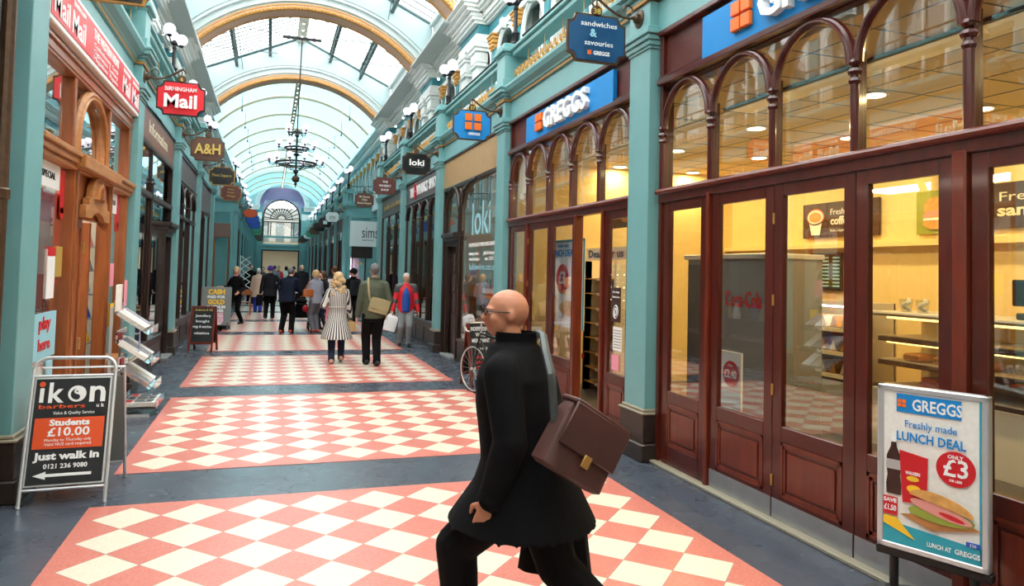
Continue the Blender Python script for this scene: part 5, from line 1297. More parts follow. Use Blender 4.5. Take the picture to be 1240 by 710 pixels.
b = MB(); b.T = T; b.m('orange_dark'); b.prism([(.02*cos(t), .02*sin(t)) for t in [2*pi*i/16 for i in range(16)]], (-.2, yy-.003, .868), X, Z, .004); b.build('orange_dot', pn); b = MB(); b.T = T; b.m('orange_dark'); b.text('barbers', (-.06, yy, .69), X, Z, .03, w=.3, th=.003, bold=.01); b.build('orange_lettering', pn)
b = MB(); b.T = T; b.m('chalk_black'); P = []
for i in range(13): t = pi/2+pi*i/12; P.append((.042*cos(t), .042*sin(t)))
for i in range(7): t = -pi/2+pi*i/6; P.append((.021*cos(t), -.021+.021*sin(t)))
for i in range(1, 6): t = -pi/2-pi*i/6; P.append((.021*cos(t), .021+.021*sin(t)))
b.prism(P[::-1], (.03, yy-.002, .79), Z*0+X, Z, .004); b.prism([(.006*cos(t), .006*sin(t)) for t in [2*pi*i/10 for i in range(10)]], (.03, yy-.006, .81), X, Z, .003); b.build('emblem', pn)

# Greggs poster stand
P0, P1 = V((3.17, 3.05, 0)), V((3.37, 2.575, 0)); L = (P1-P0).length; ang = atan2(P1.y-P0.y, P1.x-P0.x)
T = Matrix.Translation((P0+P1)/2) @ Matrix.Rotation(ang, 4, 'Z'); w = L/2
r = thing('poster_stand', 'silver framed lunch deal poster stand by the near bakery doors, lower right', 'poster stand', ((P0+P1)/2)[:])
b = MB(); b.T = T; b.m('dark_grey'); n = 20; b.lathe([(.36, 0), (.37, .03), (.33, .09), (.2, .12), (.05, .125)], (0, .05, 0), 28, 1.0, .62); b.build('base', r)
b = MB(); b.T = T; b.m('black')
for sx in (-1, 1): b.cyl((sx*w*.72, .03, .1), (sx*w*.72, .03, .34), .022, n=10); b.lathe([(.05, 0), (.045, .02), (.025, .03)], (sx*w*.72, .03, .11), 12)
b.box(-w-.01, w+.01, .0, .06, .3, .345, .006); b.build('post', r)
z0, z1 = .345, 1.205
b = MB(); b.T = T; b.m('silver'); fw_ = .033
for (xa, xb_, za, zb) in ((-w, w, z1-fw_, z1), (-w, w, z0, z0+fw_), (-w, -w+fw_, z0, z1), (w-fw_, w, z0, z1)): b.box(xa, xb_, -.012, .05, za, zb, .006)
b.m('steel').box(-w+.01, w-.01, .0, .04, z0+.01, z1-.01); b.build('frame', r)
b = MB(); b.T = T; a, c = w-fw_, -.004; b.m('paper').box(-a, a, c, .0, z0+fw_, z1-fw_); sh = b.build('poster', r)
H0, H1 = z0+fw_, z1-fw_; HH = H1-H0
def pz(f): return H1-HH*f
b = MB(); b.T = T; y = c-.002
b.m('cyan_strip'); b.prism([(-a, H0), (a, H0), (a, pz(.90)), (-a, pz(.86))], (0, y, 0), X, Z, .002); b.box(a-.008, a, y-.002, y, H0, H1)
b.m('gblue').box(-a*.72, a*.62, y-.002, y, pz(.13), pz(.01)); b.build('colour_band', sh)
b = MB(); b.T = T; yl = y-.003; b.m('white'); b.text('GREGGS', (.03, yl, pz(.108)), X, Z, .058, w=.23, th=.002, bold=.02)
b.m('orange')
for i in (-1, 1):
    for j in (-1, 1): b.box(-.135+i*.011-.009, -.135+i*.011+.009, yl-.002, yl, pz(.07)+j*.011-.009, pz(.07)+j*.011+.009)
b.m('gblue'); b.text('Freshly made', (0, yl, pz(.225)), X, Z, .038, w=.24, th=.002); b.text('LUNCH DEAL', (0, yl, pz(.315)), X, Z, .046, w=.32, th=.002, bold=.02); b.m('white'); b.text('LUNCH AT', (.04, yl-.001, pz(.965)), X, Z, .022, w=.11, th=.002, bold=.02); b.text('GREGGS', (.165, yl-.001, pz(.965)), X, Z, .024, w=.11, th=.002, bold=.02); b.build('lettering', sh)
b = MB(); b.T = T; b.m('red'); b.prism([(.088*cos(t), .088*sin(t)) for t in [2*pi*i/28 for i in range(28)]], (.115, yl, pz(.44)), X, Z, .003); b.build('price_disc', sh); b = MB(); b.T = T; b.m('red').box(-.225, -.155, yl-.002, yl, pz(.82), pz(.70)); b.build('saving_tag', sh); b = MB(); b.T = T; b.m('yellow').prism([(-a, pz(.83)), (-.16, pz(.83)), (-.07, pz(.95)), (-a, pz(.88))], (0, yl-.001, 0), X, Z, .002); b.build('yellow_flash', sh); b = MB(); b.T = T; b.m('royal').box(.16, .22, yl-.002, yl, pz(.90), pz(.87)); b.build('calorie_tag', sh)
b = MB(); b.T = T; b.m('white'); y2 = yl-.004; b.text('£3', (.115, y2, pz(.485)), X, Z, .085, w=.11, th=.002, bold=.015); b.text('ONLY', (.115, y2, pz(.375)), X, Z, .018, th=.002, bold=.02); b.text('OR LESS', (.115, y2, pz(.52)), X, Z, .011, th=.002, bold=.02); b.text('SAVE', (-.19, y2, pz(.735)), X, Z, .02, th=.002, bold=.03); b.text('£1.50', (-.19, y2, pz(.79)), X, Z, .028, w=.06, th=.002, bold=.03); b.text('320', (.19, y2, pz(.895)), X, Z, .014, th=.002); b.build('price_lettering', sh)
# food artwork: bottle, crisp packet, sandwich on board
b = MB(); b.T = T; b.m('shop_brown'); bz = pz(.68); Hh = pz(.31)-bz
b.prism([(-.035, 0), (.035, 0), (.037, .05), (.03, .1), (.037, .15), (.034, .2), (.014, .25), (.012, Hh-.02), (-.012, Hh-.02), (-.014, .25), (-.034, .2), (-.037, .15), (-.03, .1), (-.037, .05)], (-.175, y, bz), X, Z, .003)
b.m('silver').prism([(-.036, .13), (.036, .13), (.035, .18), (-.035, .18)], (-.175, y-.003, bz), X, Z, .002); b.m('white').box(-.188, -.162, y-.004, y, bz+Hh-.02, bz+Hh+.005)
b.m('red').prism([(-.12, 0), (-.005, .02), (.0, .25), (-.135, .27)], (-.01, y-.004, pz(.72)), X, Z, .003)
b.m('oak_light').prism([(-.13, .05), (.02, .0), (.235, .055), (.1, .1)], (-.01, y-.006, pz(.86)), X, Z, .003)
b.m('lettuce').prism([(.15*cos(t)-.0, .04*sin(t)) for t in [2*pi*i/20 for i in range(20)]], (.05, y-.009, pz(.755)), X, (Z*.95-X*.25), .003)
b.m('ham').prism([(.145*cos(t), .03*sin(t)) for t in [2*pi*i/20 for i in range(20)]], (.05, y-.011, pz(.725)), (X*.97-Z*.2), Z, .003); b.m('red').prism([(.06*cos(t), .012*sin(t)) for t in [2*pi*i/20 for i in range(20)]], (.1, y-.0125, pz(.745)), (X*.97-Z*.2), Z, .002)
b.m('bread').prism([(.15*cos(t), .055*sin(t)+.01) for t in [pi*i/16 for i in range(17)]], (.05, y-.014, pz(.70)), (X*.97-Z*.2), (Z*.98+X*.15), .004)
b.m('yellow'); b.prism([(.03*cos(t), .014*sin(t)) for t in [2*pi*i/16 for i in range(16)]], (-.08, y-.008, pz(.555)), X, Z, .002); b.prism([(.034*cos(t), .02*sin(t)) for t in [2*pi*i/16 for i in range(16)]], (-.075, y-.008, pz(.62)), X, Z, .002)
b.m('white').text('WALKERS', (-.08, y-.008, pz(.53)), X, Z, .016, w=.07, th=.002, bold=.02); b.build('food_artwork', sh)

# chalk boards
def chalkboard(loc, yaw, w, h, label, lines, wood='mahogany_lit', tilt=12):
    r = thing('chalkboard', label, 'sign', loc); T = local(loc, yaw, radians(tilt)); h_ = h
    b = MB(); b.T = T; b.m(wood)
    for sx in (-1, 1): b.box(sx*w-.02, sx*w+.02, -.015, .015, 0, h, .004)
    b.box(-w, w, -.014, .014, h-.035, h, .004); b.box(-w, w, -.014, .014, .16, .2, .004); b.build('front_frame', r)
    b = MB(); b.T = local((loc[0]-sin(yaw)*h*.42, loc[1]+cos(yaw)*h*.42, loc[2]), yaw, radians(-tilt)); b.m(wood)
    for sx in (-1, 1): b.box(sx*w-.02, sx*w+.02, -.015, .015, 0, h-.02, .004)
    b.box(-w, w, -.014, .014, .16, .2, .004); b.m('chalk_black').box(-w, w, -.004, .004, .2, h-.04); b.build('rear_frame', r)
    b = MB(); b.T = T; b.m('chalk_black').box(-w+.02, w-.02, -.006, .004, .2, h-.035); bd = b.build('board', r)
    for mm in sorted({l[4] for l in lines}):
        b = MB(); b.T = T; b.m(mm)
        for st, x, z, hh, m_, ww in lines:
            if m_ == mm: b.text(st, (x, -.008, z), X, Z, hh, w=ww, th=.003, bold=.01)
        b.build('chalk_writing', bd)
    return r
chalkboard((-1.27, 15.35, 0), radians(-12), .22, .93, 'chalkboard on brown A-frame listing gifts, in front of the grey CASH board', [('Anderson & Hill', 0, .83, .05, 'gold_text', .34), ('Jewellery', 0, .71, .05, 'white', .3), ('bought', 0, .6, .05, 'white', .26), ('rings & watches', 0, .49, .05, 'white', .36), ('valuations', 0, .36, .05, 'white', .3)])
chalkboard((3.14, 10.32, 0), radians(8), .2, 1.0, 'chalkboard reading INDEPENDENT WINE MERCHANT beside the bicycle wheel', [('INDEPENDENT', 0, .86, .06, 'white', .32), ('WINE', .0, .77, .06, 'white', .17), ('MERCHANT', 0, .68, .06, 'white', .3), ('open till 8', 0, .57, .04, 'white', .2), ('tasting', 0, .44, .05, 'red', .24), ('today', 0, .36, .05, 'red', .2), ('free', 0, .28, .05, 'red', .16)])
# CASH FOR GOLD board
r = thing('gold_buyer_sign', 'grey board reading CASH PAID FOR GOLD beside the chalkboard on the left', 'sign', (-1.35, 20.4, 0)); T = local((-1.33, 20.4, 0), 0, radians(6))
b = MB(); b.T = T; b.m('dark_grey')
for sx in (-1, 1): b.box(sx*.3-.02, sx*.3+.02, -.02, .02, 0, .2)
b.build('leg', r); b = MB(); b.T = T; b.m('grey').box(-.38, .38, -.015, .015, .13, 1.16, .006); pn = b.build('panel', r)
b = MB(); b.T = local((-1.33, 20.75, 0), 0, radians(-14)); b.m('dark_grey').box(-.36, .36, -.01, .01, 0, 1.0); b.build('rear_panel', r)
b = MB(); b.T = T; b.m('yellow'); b.text('CASH', (0, -.02, .97), X, Z, .12, w=.42, bold=.06, th=.004); b.text('GOLD', (0, -.02, .7), X, Z, .12, w=.42, bold=.06, th=.004); b.build('yellow_lettering', pn)
b = MB(); b.T = T; b.m('white'); b.text('PAID FOR', (0, -.02, .86), X, Z, .07, w=.44, bold=.05, th=.004); b.text('PLATINUM', (0, -.02, .59), X, Z, .07, w=.46, bold=.05, th=.004); b.text('& SILVER', (0, -.02, .49), X, Z, .07, w=.4, bold=.05, th=.004); b.build('white_lettering', pn)
b = MB(); b.T = T; b.m('display_pink').prism([(-.2, .15), (.12, .15), (.2, .25), (.18, .47), (-.18, .47)], (0, -.02, 0), X, Z, .004); b.build('picture', pn)

# newspaper rack
r = thing('newspaper_rack', 'clear acrylic newspaper rack on the floor outside the kiosk', 'rack', (-1.45, 9.35, 0)); RX, RY = -1.5, 9.3
b = MB().m('silver'); b.box(RX-.2, RX-.17, RY-.3, RY-.27, 0, 1.25, .004); b.box(RX-.2, RX-.17, RY+.27, RY+.3, 0, 1.25, .004); b.box(RX-.2, RX+.25, RY-.32, RY-.29, 0, .03); b.box(RX-.2, RX+.25, RY+.29, RY+.32, 0, .03); b.build('frame', r)
tiers = [(1.0, .0), (.66, .03), (.36, .06), (.1, .1)]
for i, (z, dx) in enumerate(tiers):
    b = MB().m('acrylic'); x0, x1 = RX-.16+dx, RX+.22+dx
    b.add([(x0, RY-.32, z+.18 if i < 3 else z), (x1, RY-.32, z-.08 if i < 3 else z), (x1, RY+.32, z-.08 if i < 3 else z), (x0, RY+.32, z+.18 if i < 3 else z)], [(0, 1, 2, 3)])
    b.box(x1-.004, x1, RY-.32, RY+.32, z-.08 if i < 3 else z, z+.02 if i < 3 else z+.09); b.box(x0, x0+.004, RY-.32, RY+.32, z+.18 if i < 3 else z, z+.32 if i < 3 else z+.12); b.build('tray', r)
    b = MB().m('red'); b.box(x0+.01, x0+.014, RY-.15, RY+.02, z+.2, z+.28) if i < 3 else b.box(x1-.003, x1+.002, RY-.1, RY, z, z+.04); 
    if i < 3: b.T = Matrix.Identity(4); b.m('white').text('Mail', (x1+.004, RY-.16, z-.05), X*0+Y, Z, .05, w=.13, th=.003, bold=.05)
    b.build('price_card', r)
    for j in range(3):
        yy = RY-.2+.2*j; sl = (-.26/.38) if i < 3 else 0
        for q_ in range(1):
            b = MB().m(['newsprint', 'paper', 'mag'][(i+j) % 3] if not (i == 3) else 'newsprint')
            ex = V((1, 0, sl)).normalized(); b.T = Matrix.Identity(4); o_ = V((x0+.02, yy, z+(.165 if i < 3 else .012)))
            b.prism([(0, -.085), (.34, -.085), (.34, .085), (0, .085)], o_, ex, Y, .045); b.m('white').prism([(.01, -.08), (.33, -.08), (.33, .08), (.01, .08)], o_+V((0, 0, .046)), ex, Y, .004)
            b.m('red' if j != 1 else 'navy_sign').prism([(.02, -.075), (.09, -.075), (.09, .075), (.02, .075)], o_+V((0, 0, .052)), ex, Y, .002); b.m('grey').prism([(.12, -.07), (.3, -.07), (.3, -.02), (.12, -.02)], o_+V((0, 0, .052)), ex, Y, .002); b.m('mag').prism([(.12, .0), (.22, .0), (.22, .07), (.12, .07)], o_+V((0, 0, .052)), ex, Y, .002); b.m('dark_grey').prism([(.24, .0), (.31, .0), (.31, .07), (.24, .07)], o_+V((0, 0, .052)), ex, Y, .002)
            o = b.build('newspaper', None, 20, o_); tag(o, f'newspaper pile on the {["top", "second", "third", "lowest"][i]} rack tray, {["nearest", "middle", "farthest"][j]} of three', 'newspaper', 'newspapers on the rack')
b = MB().m('royal').box(RX+.1, RX+.104, RY-.25, RY-.17, .72, 1.0); b.T = Matrix.Identity(4); b.m('white').text('BUSINESS', (RX+.106, RY-.21, .74), Z, -Y, .04, w=.24, th=.003, align='LEFT'); b.build('blue_card', r)
b = MB().m('paper').box(RX-.15, RX-.12, RY-.3, RY-.05, 1.2, 1.5); b.m('pink').box(RX-.1, RX-.09, RY-.1, RY+.02, 1.25, 1.55); b.build('top_card', r)

# bicycle by the second bakery front, mostly hidden by the man in black
r = thing('bicycle', 'bicycle with white rimmed wheel leaning beside the wine chalkboard', 'bicycle', (3.0, 9.4, 0)); A, B_ = V((2.86, 9.95, .34)), V((3.2, 8.95, .34)); dr = (A-B_).normalized()
for nm_, cpt in (('front_wheel', A), ('rear_wheel', B_)):
    b = MB().m('rubber'); b.tube([cpt+dr*.335*cos(t)+Z*.335*sin(t) for t in [2*pi*i/36 for i in range(36)]], .012, 6, closed=True); b.m('silver'); b.tube([cpt+dr*.315*cos(t)+Z*.315*sin(t) for t in [2*pi*i/36 for i in range(36)]], .012, 6, closed=True)
    for i in range(18): t = 2*pi*i/18; b.cyl(cpt, cpt+dr*.31*cos(t)+Z*.31*sin(t), .0018, n=3)
    b.cyl(cpt-dr.cross(Z)*.04, cpt+dr.cross(Z)*.04, .02); b.build(nm_, r)
b = MB().m('black_gloss'); bb = B_+dr*.43-Z*.06; st = bb+Z*.52-dr*.15; hd = A-dr*.18+Z*.52
for p_, q_ in ((bb, st), (bb, hd-Z*.1), (st, hd), (B_, bb), (B_, st), (hd+Z*.06, A)): b.cyl(p_, q_, .016, n=8)
b.build('frame', r); b = MB().m('black').box(-.03, .03, -.12, .1, 0, .04, .01) if False else MB().m('black').ball(st+Z*.12, .07, 10, (1, 1.8, .5)); b.cyl(st, st+Z*.1, .012); b.build('saddle', r)
sd = dr.cross(Z); b = MB().m('silver'); hp = hd+Z*.16; b.cyl(hd, hp, .014)
for s_ in (-1, 1): b.tube([hp, hp+sd*.2*s_, hp+sd*.2*s_+dr*.1, hp+sd*.2*s_+dr*.13-Z*.06, hp+sd*.2*s_+dr*.07-Z*.12, hp+sd*.2*s_-Z*.12], .012, 6)
b.build('handlebar', r)

# pushchair in front of the navy suit
r = thing('pushchair', 'dark pushchair with a red toy between the navy suit and grey jacket', 'pushchair', (.87, 20.2, 0)); cx_, cy_ = .87, 20.3
for dx, dy in ((-.2, -.2), (.2, -.2), (-.2, .45), (.2, .45)):
    b = MB().m('rubber'); b.tube([(cx_+dx, cy_+dy+.11*cos(t), .12+.11*sin(t)) for t in [2*pi*i/18 for i in range(18)]], .02, 6, closed=True); b.m('grey').cyl((cx_+dx-.01, cy_+dy, .12), (cx_+dx+.01, cy_+dy, .12), .09, n=12); b.build('wheel', r)
b = MB().m('steel')
for s_ in (-1, 1): b.cyl((cx_+.2*s_, cy_-.2, .12), (cx_+.2*s_, cy_+.3, .8), .014); b.cyl((cx_+.2*s_, cy_+.45, .12), (cx_+.2*s_, cy_-.15, .75), .014); b.cyl((cx_+.2*s_, cy_-.15, .75), (cx_+.2*s_, cy_-.4, 1.05), .014)
b.cyl((cx_-.2, cy_-.4, 1.05), (cx_+.2, cy_-.4, 1.05), .018); b.build('frame', r)
b = MB().m('coat_black'); b.box(cx_-.19, cx_+.19, cy_-.05, cy_+.35, .35, .42, .03); b.box(cx_-.16, cx_+.16, cy_-.12, cy_-.05, .38, .75, .03); b.ball((cx_, cy_+.1, .8), .16, 12, (1, 1, .6)); b.build('seat', r)
b = MB().m('red').ball((cx_+.1, cy_-.22, .62), .085, 12, (1, .8, 1.1)); b.ball((cx_+.16, cy_-.22, .54), .05, 8); tag(b.build('toy', None, 40, (cx_+.1, cy_-.22, .5)), 'red toy hanging on the back of the pushchair', 'toy')

# easels / menu boards, chair and folding gate further away
for i, (x, y_, lb) in enumerate(((1.62, 24.2, 'black framed white notice board on legs right of the grey jacket'), (1.95, 22.6, 'black framed menu board just left of the blonde curls'))):
    r = thing('notice_board', lb, 'board', (x, y_, 0)); b = MB().m('iron')
    for sx in (-.25, .25): b.cyl((x+sx, y_, 0), (x+sx, y_, 1.5), .02, n=6)
    b.box(x-.27, x+.27, y_-.02, y_+.02, .7, 1.45, .01); b.build('frame', r); b = MB().m('paper').box(x-.22, x+.22, y_-.03, y_-.015, .76, 1.4); b.m('grey')
    for j in range(7): b.box(x-.16, x+.16, y_-.034, y_-.03, .82+.075*j, .84+.075*j)
    b.build('sheet', r)
r = thing('chair', 'small brown wooden chair behind the woman with the paper bag', 'chair', (-.78, 26.6, 0)); x, y_ = -.78, 26.6
for sx in (-.18, .18):
    for sy in (-.18, .18): b = MB().m('oak').cyl((x+sx, y_+sy, 0), (x+sx*.95, y_+sy, .45 if sy < 0 else .9), .02, n=6); b.build('leg', r)
b = MB().m('oak').box(x-.2, x+.2, y_-.2, y_+.2, .44, .47, .01); b.build('seat', r); b = MB().m('oak').box(x-.19, x+.19, y_+.16, y_+.19, .7, .9, .01); b.build('backrest', r)
r = thing('folding_gate', 'white zigzag folding gate standing by the far left pilasters', 'gate', (-1.05, 33, 0)); b = MB().m('white')
for j in range(5):
    z_ = .75+.28*j; b.cyl((-1.2, 33, z_), (-.8, 33, z_+.28), .015, n=5); b.cyl((-.8, 33, z_), (-1.2, 33, z_+.28), .015, n=5)
b.build('lattice', r); b = MB().m('white').cyl((-1.22, 33, 0), (-1.22, 33, 2.2), .02, n=6); b.build('post', r)

# chandelier
CXh, CYh = .68, 23.2
r = thing('chandelier', 'large three tier iron chandelier with round white globes', 'chandelier', (CXh, CYh, 4.4))
b = MB().m('iron'); b.cyl((CXh, CYh, 4.5), (CXh, CYh, 6.1), .03, n=8); b.tube([(CXh, CYh, 6.1), (CXh+.015, CYh, 7.2), (CXh+.05, CYh, 9.0)], .022, 6)
for zz, rr in ((4.75, .1), (5.3, .1), (5.9, .08)): b.lathe([(.02, -.08), (rr, 0), (.02, .08)], (CXh, CYh, zz), 10)
b.build('stem', r)
b = MB().m('bronze').ball((CXh, CYh, 4.52), .12, 14); b.ball((CXh, CYh, 4.36), .05, 10); b.ball((CXh, CYh, 4.28), .025, 8); b.build('pendant', r)
b = MB().m('iron').box(CXh-.55, CXh+.65, CYh-.05, CYh+.05, 8.98, 9.05); b.build('ceiling_bar', r)
for zz, R_, n, nm_ in ((5.02, .62, 12, 'lower_ring'), (5.5, .36, 8, 'middle_ring'), (6.0, .15, 4, 'upper_ring')):
    b = MB().m('iron'); b.tube([(CXh+R_*cos(t), CYh+R_*sin(t), zz) for t in [2*pi*i/30 for i in range(30)]], .028, 6, closed=True)
    if R_ > .2: b.tube([(CXh+R_*.85*cos(t), CYh+R_*.85*sin(t), zz-.07) for t in [2*pi*i/30 for i in range(30)]], .02, 6, closed=True)
    for i in range(n//2): t = 2*pi*i/(n//2); b.tube([(CXh, CYh, zz+.1), (CXh+R_*.5*cos(t), CYh+R_*.5*sin(t), zz+.05), (CXh+R_*cos(t), CYh+R_*sin(t), zz)], .015, 5); b.tube([(CXh+R_*.8*cos(t), CYh+R_*.8*sin(t), zz-.05), (CXh+.2*cos(t), CYh+.2*sin(t), zz-.2), (CXh, CYh, zz-.25)], .012, 5)
    b.build(nm_, r)
    for i in range(n):
        t = 2*pi*(i+.5)/n; ro = R_+.22; b = MB().m('iron'); b.tube([(CXh+R_*cos(t), CYh+R_*sin(t), zz), (CXh+(R_+.1)*cos(t), CYh+(R_+.1)*sin(t), zz-.07), (CXh+ro*cos(t), CYh+ro*sin(t), zz-.04), (CXh+ro*cos(t), CYh+ro*sin(t), zz+.04)], .014, 5)
        b.lathe([(.02, 0), (.05, .03), (.04, .05)], (CXh+ro*cos(t), CYh+ro*sin(t), zz+.02), 8); am = b.build('arm', r)
        b = MB().m('globe').ball((CXh+ro*cos(t), CYh+ro*sin(t), zz+.15), .1, 12); b.build('globe', am)
# ================================================================== PEOPLE
def remeshed(parts, name, voxel, mats, parent, smooth_it=3, T=None, split=None):
    """parts: MB of closed shapes -> one continuous voxel-remeshed surface"""
    me = bpy.data.meshes.new('tmp'); me.from_pydata([v[:] for v in parts.v], [], parts.f); me.update()
    bm = bmesh.new(); bm.from_mesh(me); bmesh.ops.recalc_face_normals(bm, faces=bm.faces); bm.to_mesh(me); bm.free()
    ob = bpy.data.objects.new('tmp', me); COL.objects.link(ob)
    m1 = ob.modifiers.new('r', 'REMESH'); m1.mode = 'VOXEL'; m1.voxel_size = voxel; m1.use_smooth_shade = True
    m2 = ob.modifiers.new('s', 'SMOOTH'); m2.factor = .5; m2.iterations = smooth_it
    dg = bpy.context.evaluated_depsgraph_get(); dg.update(); ev = ob.evaluated_get(dg); nm = bpy.data.meshes.new_from_object(ev)
    bpy.data.objects.remove(ob); bpy.data.meshes.remove(me)
    nm.name = name; nm.materials.clear()
    for m_ in mats: nm.materials.append(M[m_])
    if split:
        for p in nm.polygons: p.material_index = split(p.center)
    nm.shade_smooth()
    o = bpy.data.objects.new(name, nm); COL.objects.link(o); o.parent = parent
    return o
def caps(b, p, q, r0, r1=None, n=12):
    """tapered capsule"""
    p, q = V(p), V(q); r1 = r0 if r1 is None else r1; d = (q-p); L_ = d.length
    if L_ < 1e-6: b.ball(p, r0, n); return
    d /= L_; x = d.orthogonal().normalized(); y = d.cross(x); vs = []; rings = []
    K = 4
    for i in range(K+1):
        a = -pi/2+pi/2*i/K; rings.append((p+d*(r0*sin(a)), max(r0*cos(a), .0005)))
    for i in range(K+1):
        a = pi/2*i/K; rings.append((q+d*(r1*sin(a)), max(r1*cos(a), .0005)))
    for c, r in rings:
        for j in range(n): vs.append(c+x*(r*cos(2*pi*j/n))+y*(r*sin(2*pi*j/n)))
    fs = []
    for i in range(len(rings)-1):
        for j in range(n): fs.append((i*n+j, i*n+(j+1) % n, (i+1)*n+(j+1) % n, (i+1)*n+j))
    fs.append(tuple(range(n))[::-1]); fs.append(tuple((len(rings)-1)*n+j for j in range(n))); b.add(vs, fs)
def loft(b, rings, n=24):
    """rings: (centre, rx, ry) ellipses, or with up-axis tilt matrix"""
    vs = []
    for c, rx, ry in rings:
        c = V(c)
        for j in range(n): vs.append(c+V((rx*cos(2*pi*j/n), ry*sin(2*pi*j/n), 0)))
    fs = []
    for i in range(len(rings)-1):
        for j in range(n): fs.append((i*n+j, i*n+(j+1) % n, (i+1)*n+(j+1) % n, (i+1)*n+j))
    fs.append(tuple(range(n))[::-1]); fs.append(tuple((len(rings)-1)*n+j for j in range(n))); b.add(vs, fs)
def ik(a, c, l1, l2, hint):
    a, c = V(a), V(c); d = c-a; L_ = min(d.length, (l1+l2)*.999); u = d.normalized(); x = (l1*l1-l2*l2+L_*L_)/(2*L_); h = sqrt(max(0, l1*l1-x*x))
    hv = V(hint)-u*V(hint).dot(u); hv.normalize(); return a+u*x+hv*h, a+u*L_
def person(label, pos, heading, H=1.7, feet=((-.06, 0, 0), (.06, 0, 0)), hands=((-.16, .02, .46), (.16, .02, .46)), lean=0., head=(0., 0.), fem=False, cw=1.0,
           skin='skin', top='coat_black', bottom='trouser_black', shoes='rubber', hair='hair_grey', hairstyle='short', coat=None, vox=.013, group=None,
           shoe_names='shoe', sleeves=True, extra=None, glasses=False, build=1.0, legs_bare=None, collar=True, hat=None, topname=None, skirtflare=1.25):
    r = thing('person', label, 'person', world=False); r.location = (pos[0], pos[1], .005); r.rotation_euler = (0, 0, heading)
    if group: r['group'] = group
    S = H; w = build
    sh_w = (.088 if fem else .1)*S*w; hip_w = .052*S
    hipz = .515*S - .5*abs(feet[0][1]-feet[1][1])*S*.18
    hip = V((0, 0, hipz)); la = radians(lean); up = V((0, sin(la), cos(la))); 
    def tz(z, y=0.): # torso coordinate: height fraction above the hip
        return hip+up*((z-.515)*S)+V((0, y*S, 0))
    neck = tz(.835, .0); hc = tz(.93, .012)+V((0, sin(la)*.02*S, 0)); hp_, hy_ = radians(head[0]), radians(head[1])
    HR = Matrix.Translation(hc) @ Matrix.Rotation(hy_, 4, 'Z') @ Matrix.Rotation(-hp_, 4, 'X')
    knees = []; ank = []
    for i, f in enumerate(feet):
        hj = hip+V(((-1, 1)[i]*hip_w, 0, -.01*S)); an = V((f[0]*S, f[1]*S, f[2]*S+.048*S)); k, an = ik(hj, an, .245*S, .235*S, (0, 1, 0)); knees.append((hj, k)); ank.append(an)
    shs = [tz(.795)+V(((-1, 1)[i]*sh_w, 0, 0)) for i in (0, 1)]; elb = []; wr = []
    for i, h in enumerate(hands):
        e, wv = ik(shs[i], V((h[0]*S, h[1]*S, h[2]*S)), .172*S, .15*S, (((-.35, .35)[i]), -1, -.2)); elb.append(e); wr.append(wv)
    # ---- body
    b = MB()
    loft(b, [(tz(.47), .07*S*w, .055*S*w), (tz(.50), .088*S*w, .066*S*w), (tz(.56), .083*S*w, .062*S*w), (tz(.62), .072*S*w, .055*S*w), (tz(.70), .085*S*w, .062*S*w), (tz(.77), .092*S*w, .06*S*w), (tz(.815), .068*S*w, .045*S*w), (tz(.835), .035*S, .035*S)])
    caps(b, neck-up*.02*S, hc-up*.03*S, .034*S, .031*S)
    for i in (0, 1):
        hj, k = knees[i]; caps(b, hj, k, .05*S*w, .034*S*w); caps(b, k, ank[i], .034*S*w, .022*S)
        caps(b, shs[i], elb[i], .032*S*w, .024*S*w); caps(b, elb[i], wr[i], .024*S*w, .016*S)
        f = feet[i]; ft = ank[i]; caps(b, ft-Z*.012*S-Y*.01*S, ft+V((0, .06*S, -.022*S)), .016*S, .012*S)
        # hand: palm, five fingers
        d = (wr[i]-elb[i]).normalized(); sd = V((1, 0, 0)).cross(d); sd = (V((0, 1, 0))-d*d.y).normalized(); nx = d.cross(sd).normalized()
        inn = V(((1, -1)[i], 0, 0)); p0 = wr[i]; p1 = p0+d*.048*S
        for t in (-.016, -.005, .006, .016): caps(b, p0+d*.006*S+sd*t*S*.7, p1+sd*t*S, .0095*S, .0085*S, 8)
        for t, ln in ((.0205, .040), (.0068, .046), (-.0068, .043), (-.0205, .034)):
            a0 = p1+sd*t*S*.95; a1 = a0+(d*.9+inn*.25).normalized()*ln*.5*S; a2 = a1+(d*.6+inn*.8).normalized()*ln*.5*S
            caps(b, a0, a1, .0062*S, .0055*S, 8); caps(b, a1, a2, .0055*S, .0048*S, 8)
        th0 = p0+d*.015*S+sd*.018*S; th1 = th0+(d*.6+sd*.8+inn*.3).normalized()*.026*S; caps(b, th0, th1, .008*S, .0068*S, 8); caps(b, th1, th1+(d*.9+inn*.4).normalized()*.022*S, .0066*S, .0055*S, 8)
    # head
    T0 = b.T; b.T = HR; s = S*.93
    b.ball((0, -.006*s, .012*s), .058*s, 20, (.83, 1.04, 1.0)); b.ball((0, .012*s, -.02*s), .045*s, 16, (.86, 1.0, 1.05)); b.ball((0, .03*s, -.042*s), .024*s, 12, (1.0, 1.0, .8))
    b.ball((0, .05*s, .012*s), .02*s, 10, (1.7, .5, .4))
    caps(b, (0, .055*s, .006*s), (0, .066*s, -.014*s), .006*s, .0095*s, 8); b.ball((0, .054*s, -.03*s), .011*s, 10, (1.4, .6, .5)); 
    for sx in (-1, 1):
        b.ball((sx*.049*s, -.004*s, -.004*s), .015*s, 10, (.35, .8, 1.15)); b.ball((sx*.026*s, .042*s, -.014*s), .014*s, 8)
    b.T = T0
    remeshed(b, 'body', vox*.8, [skin], r, 2)
    b = MB(); b.T = HR
    for sx in (-1, 1): b.m('white').ball((sx*.019*s, .05*s, .006*s), .0072*s, 8); b.m('black').ball((sx*.019*s, .0565*s, .006*s), .0032*s, 6)
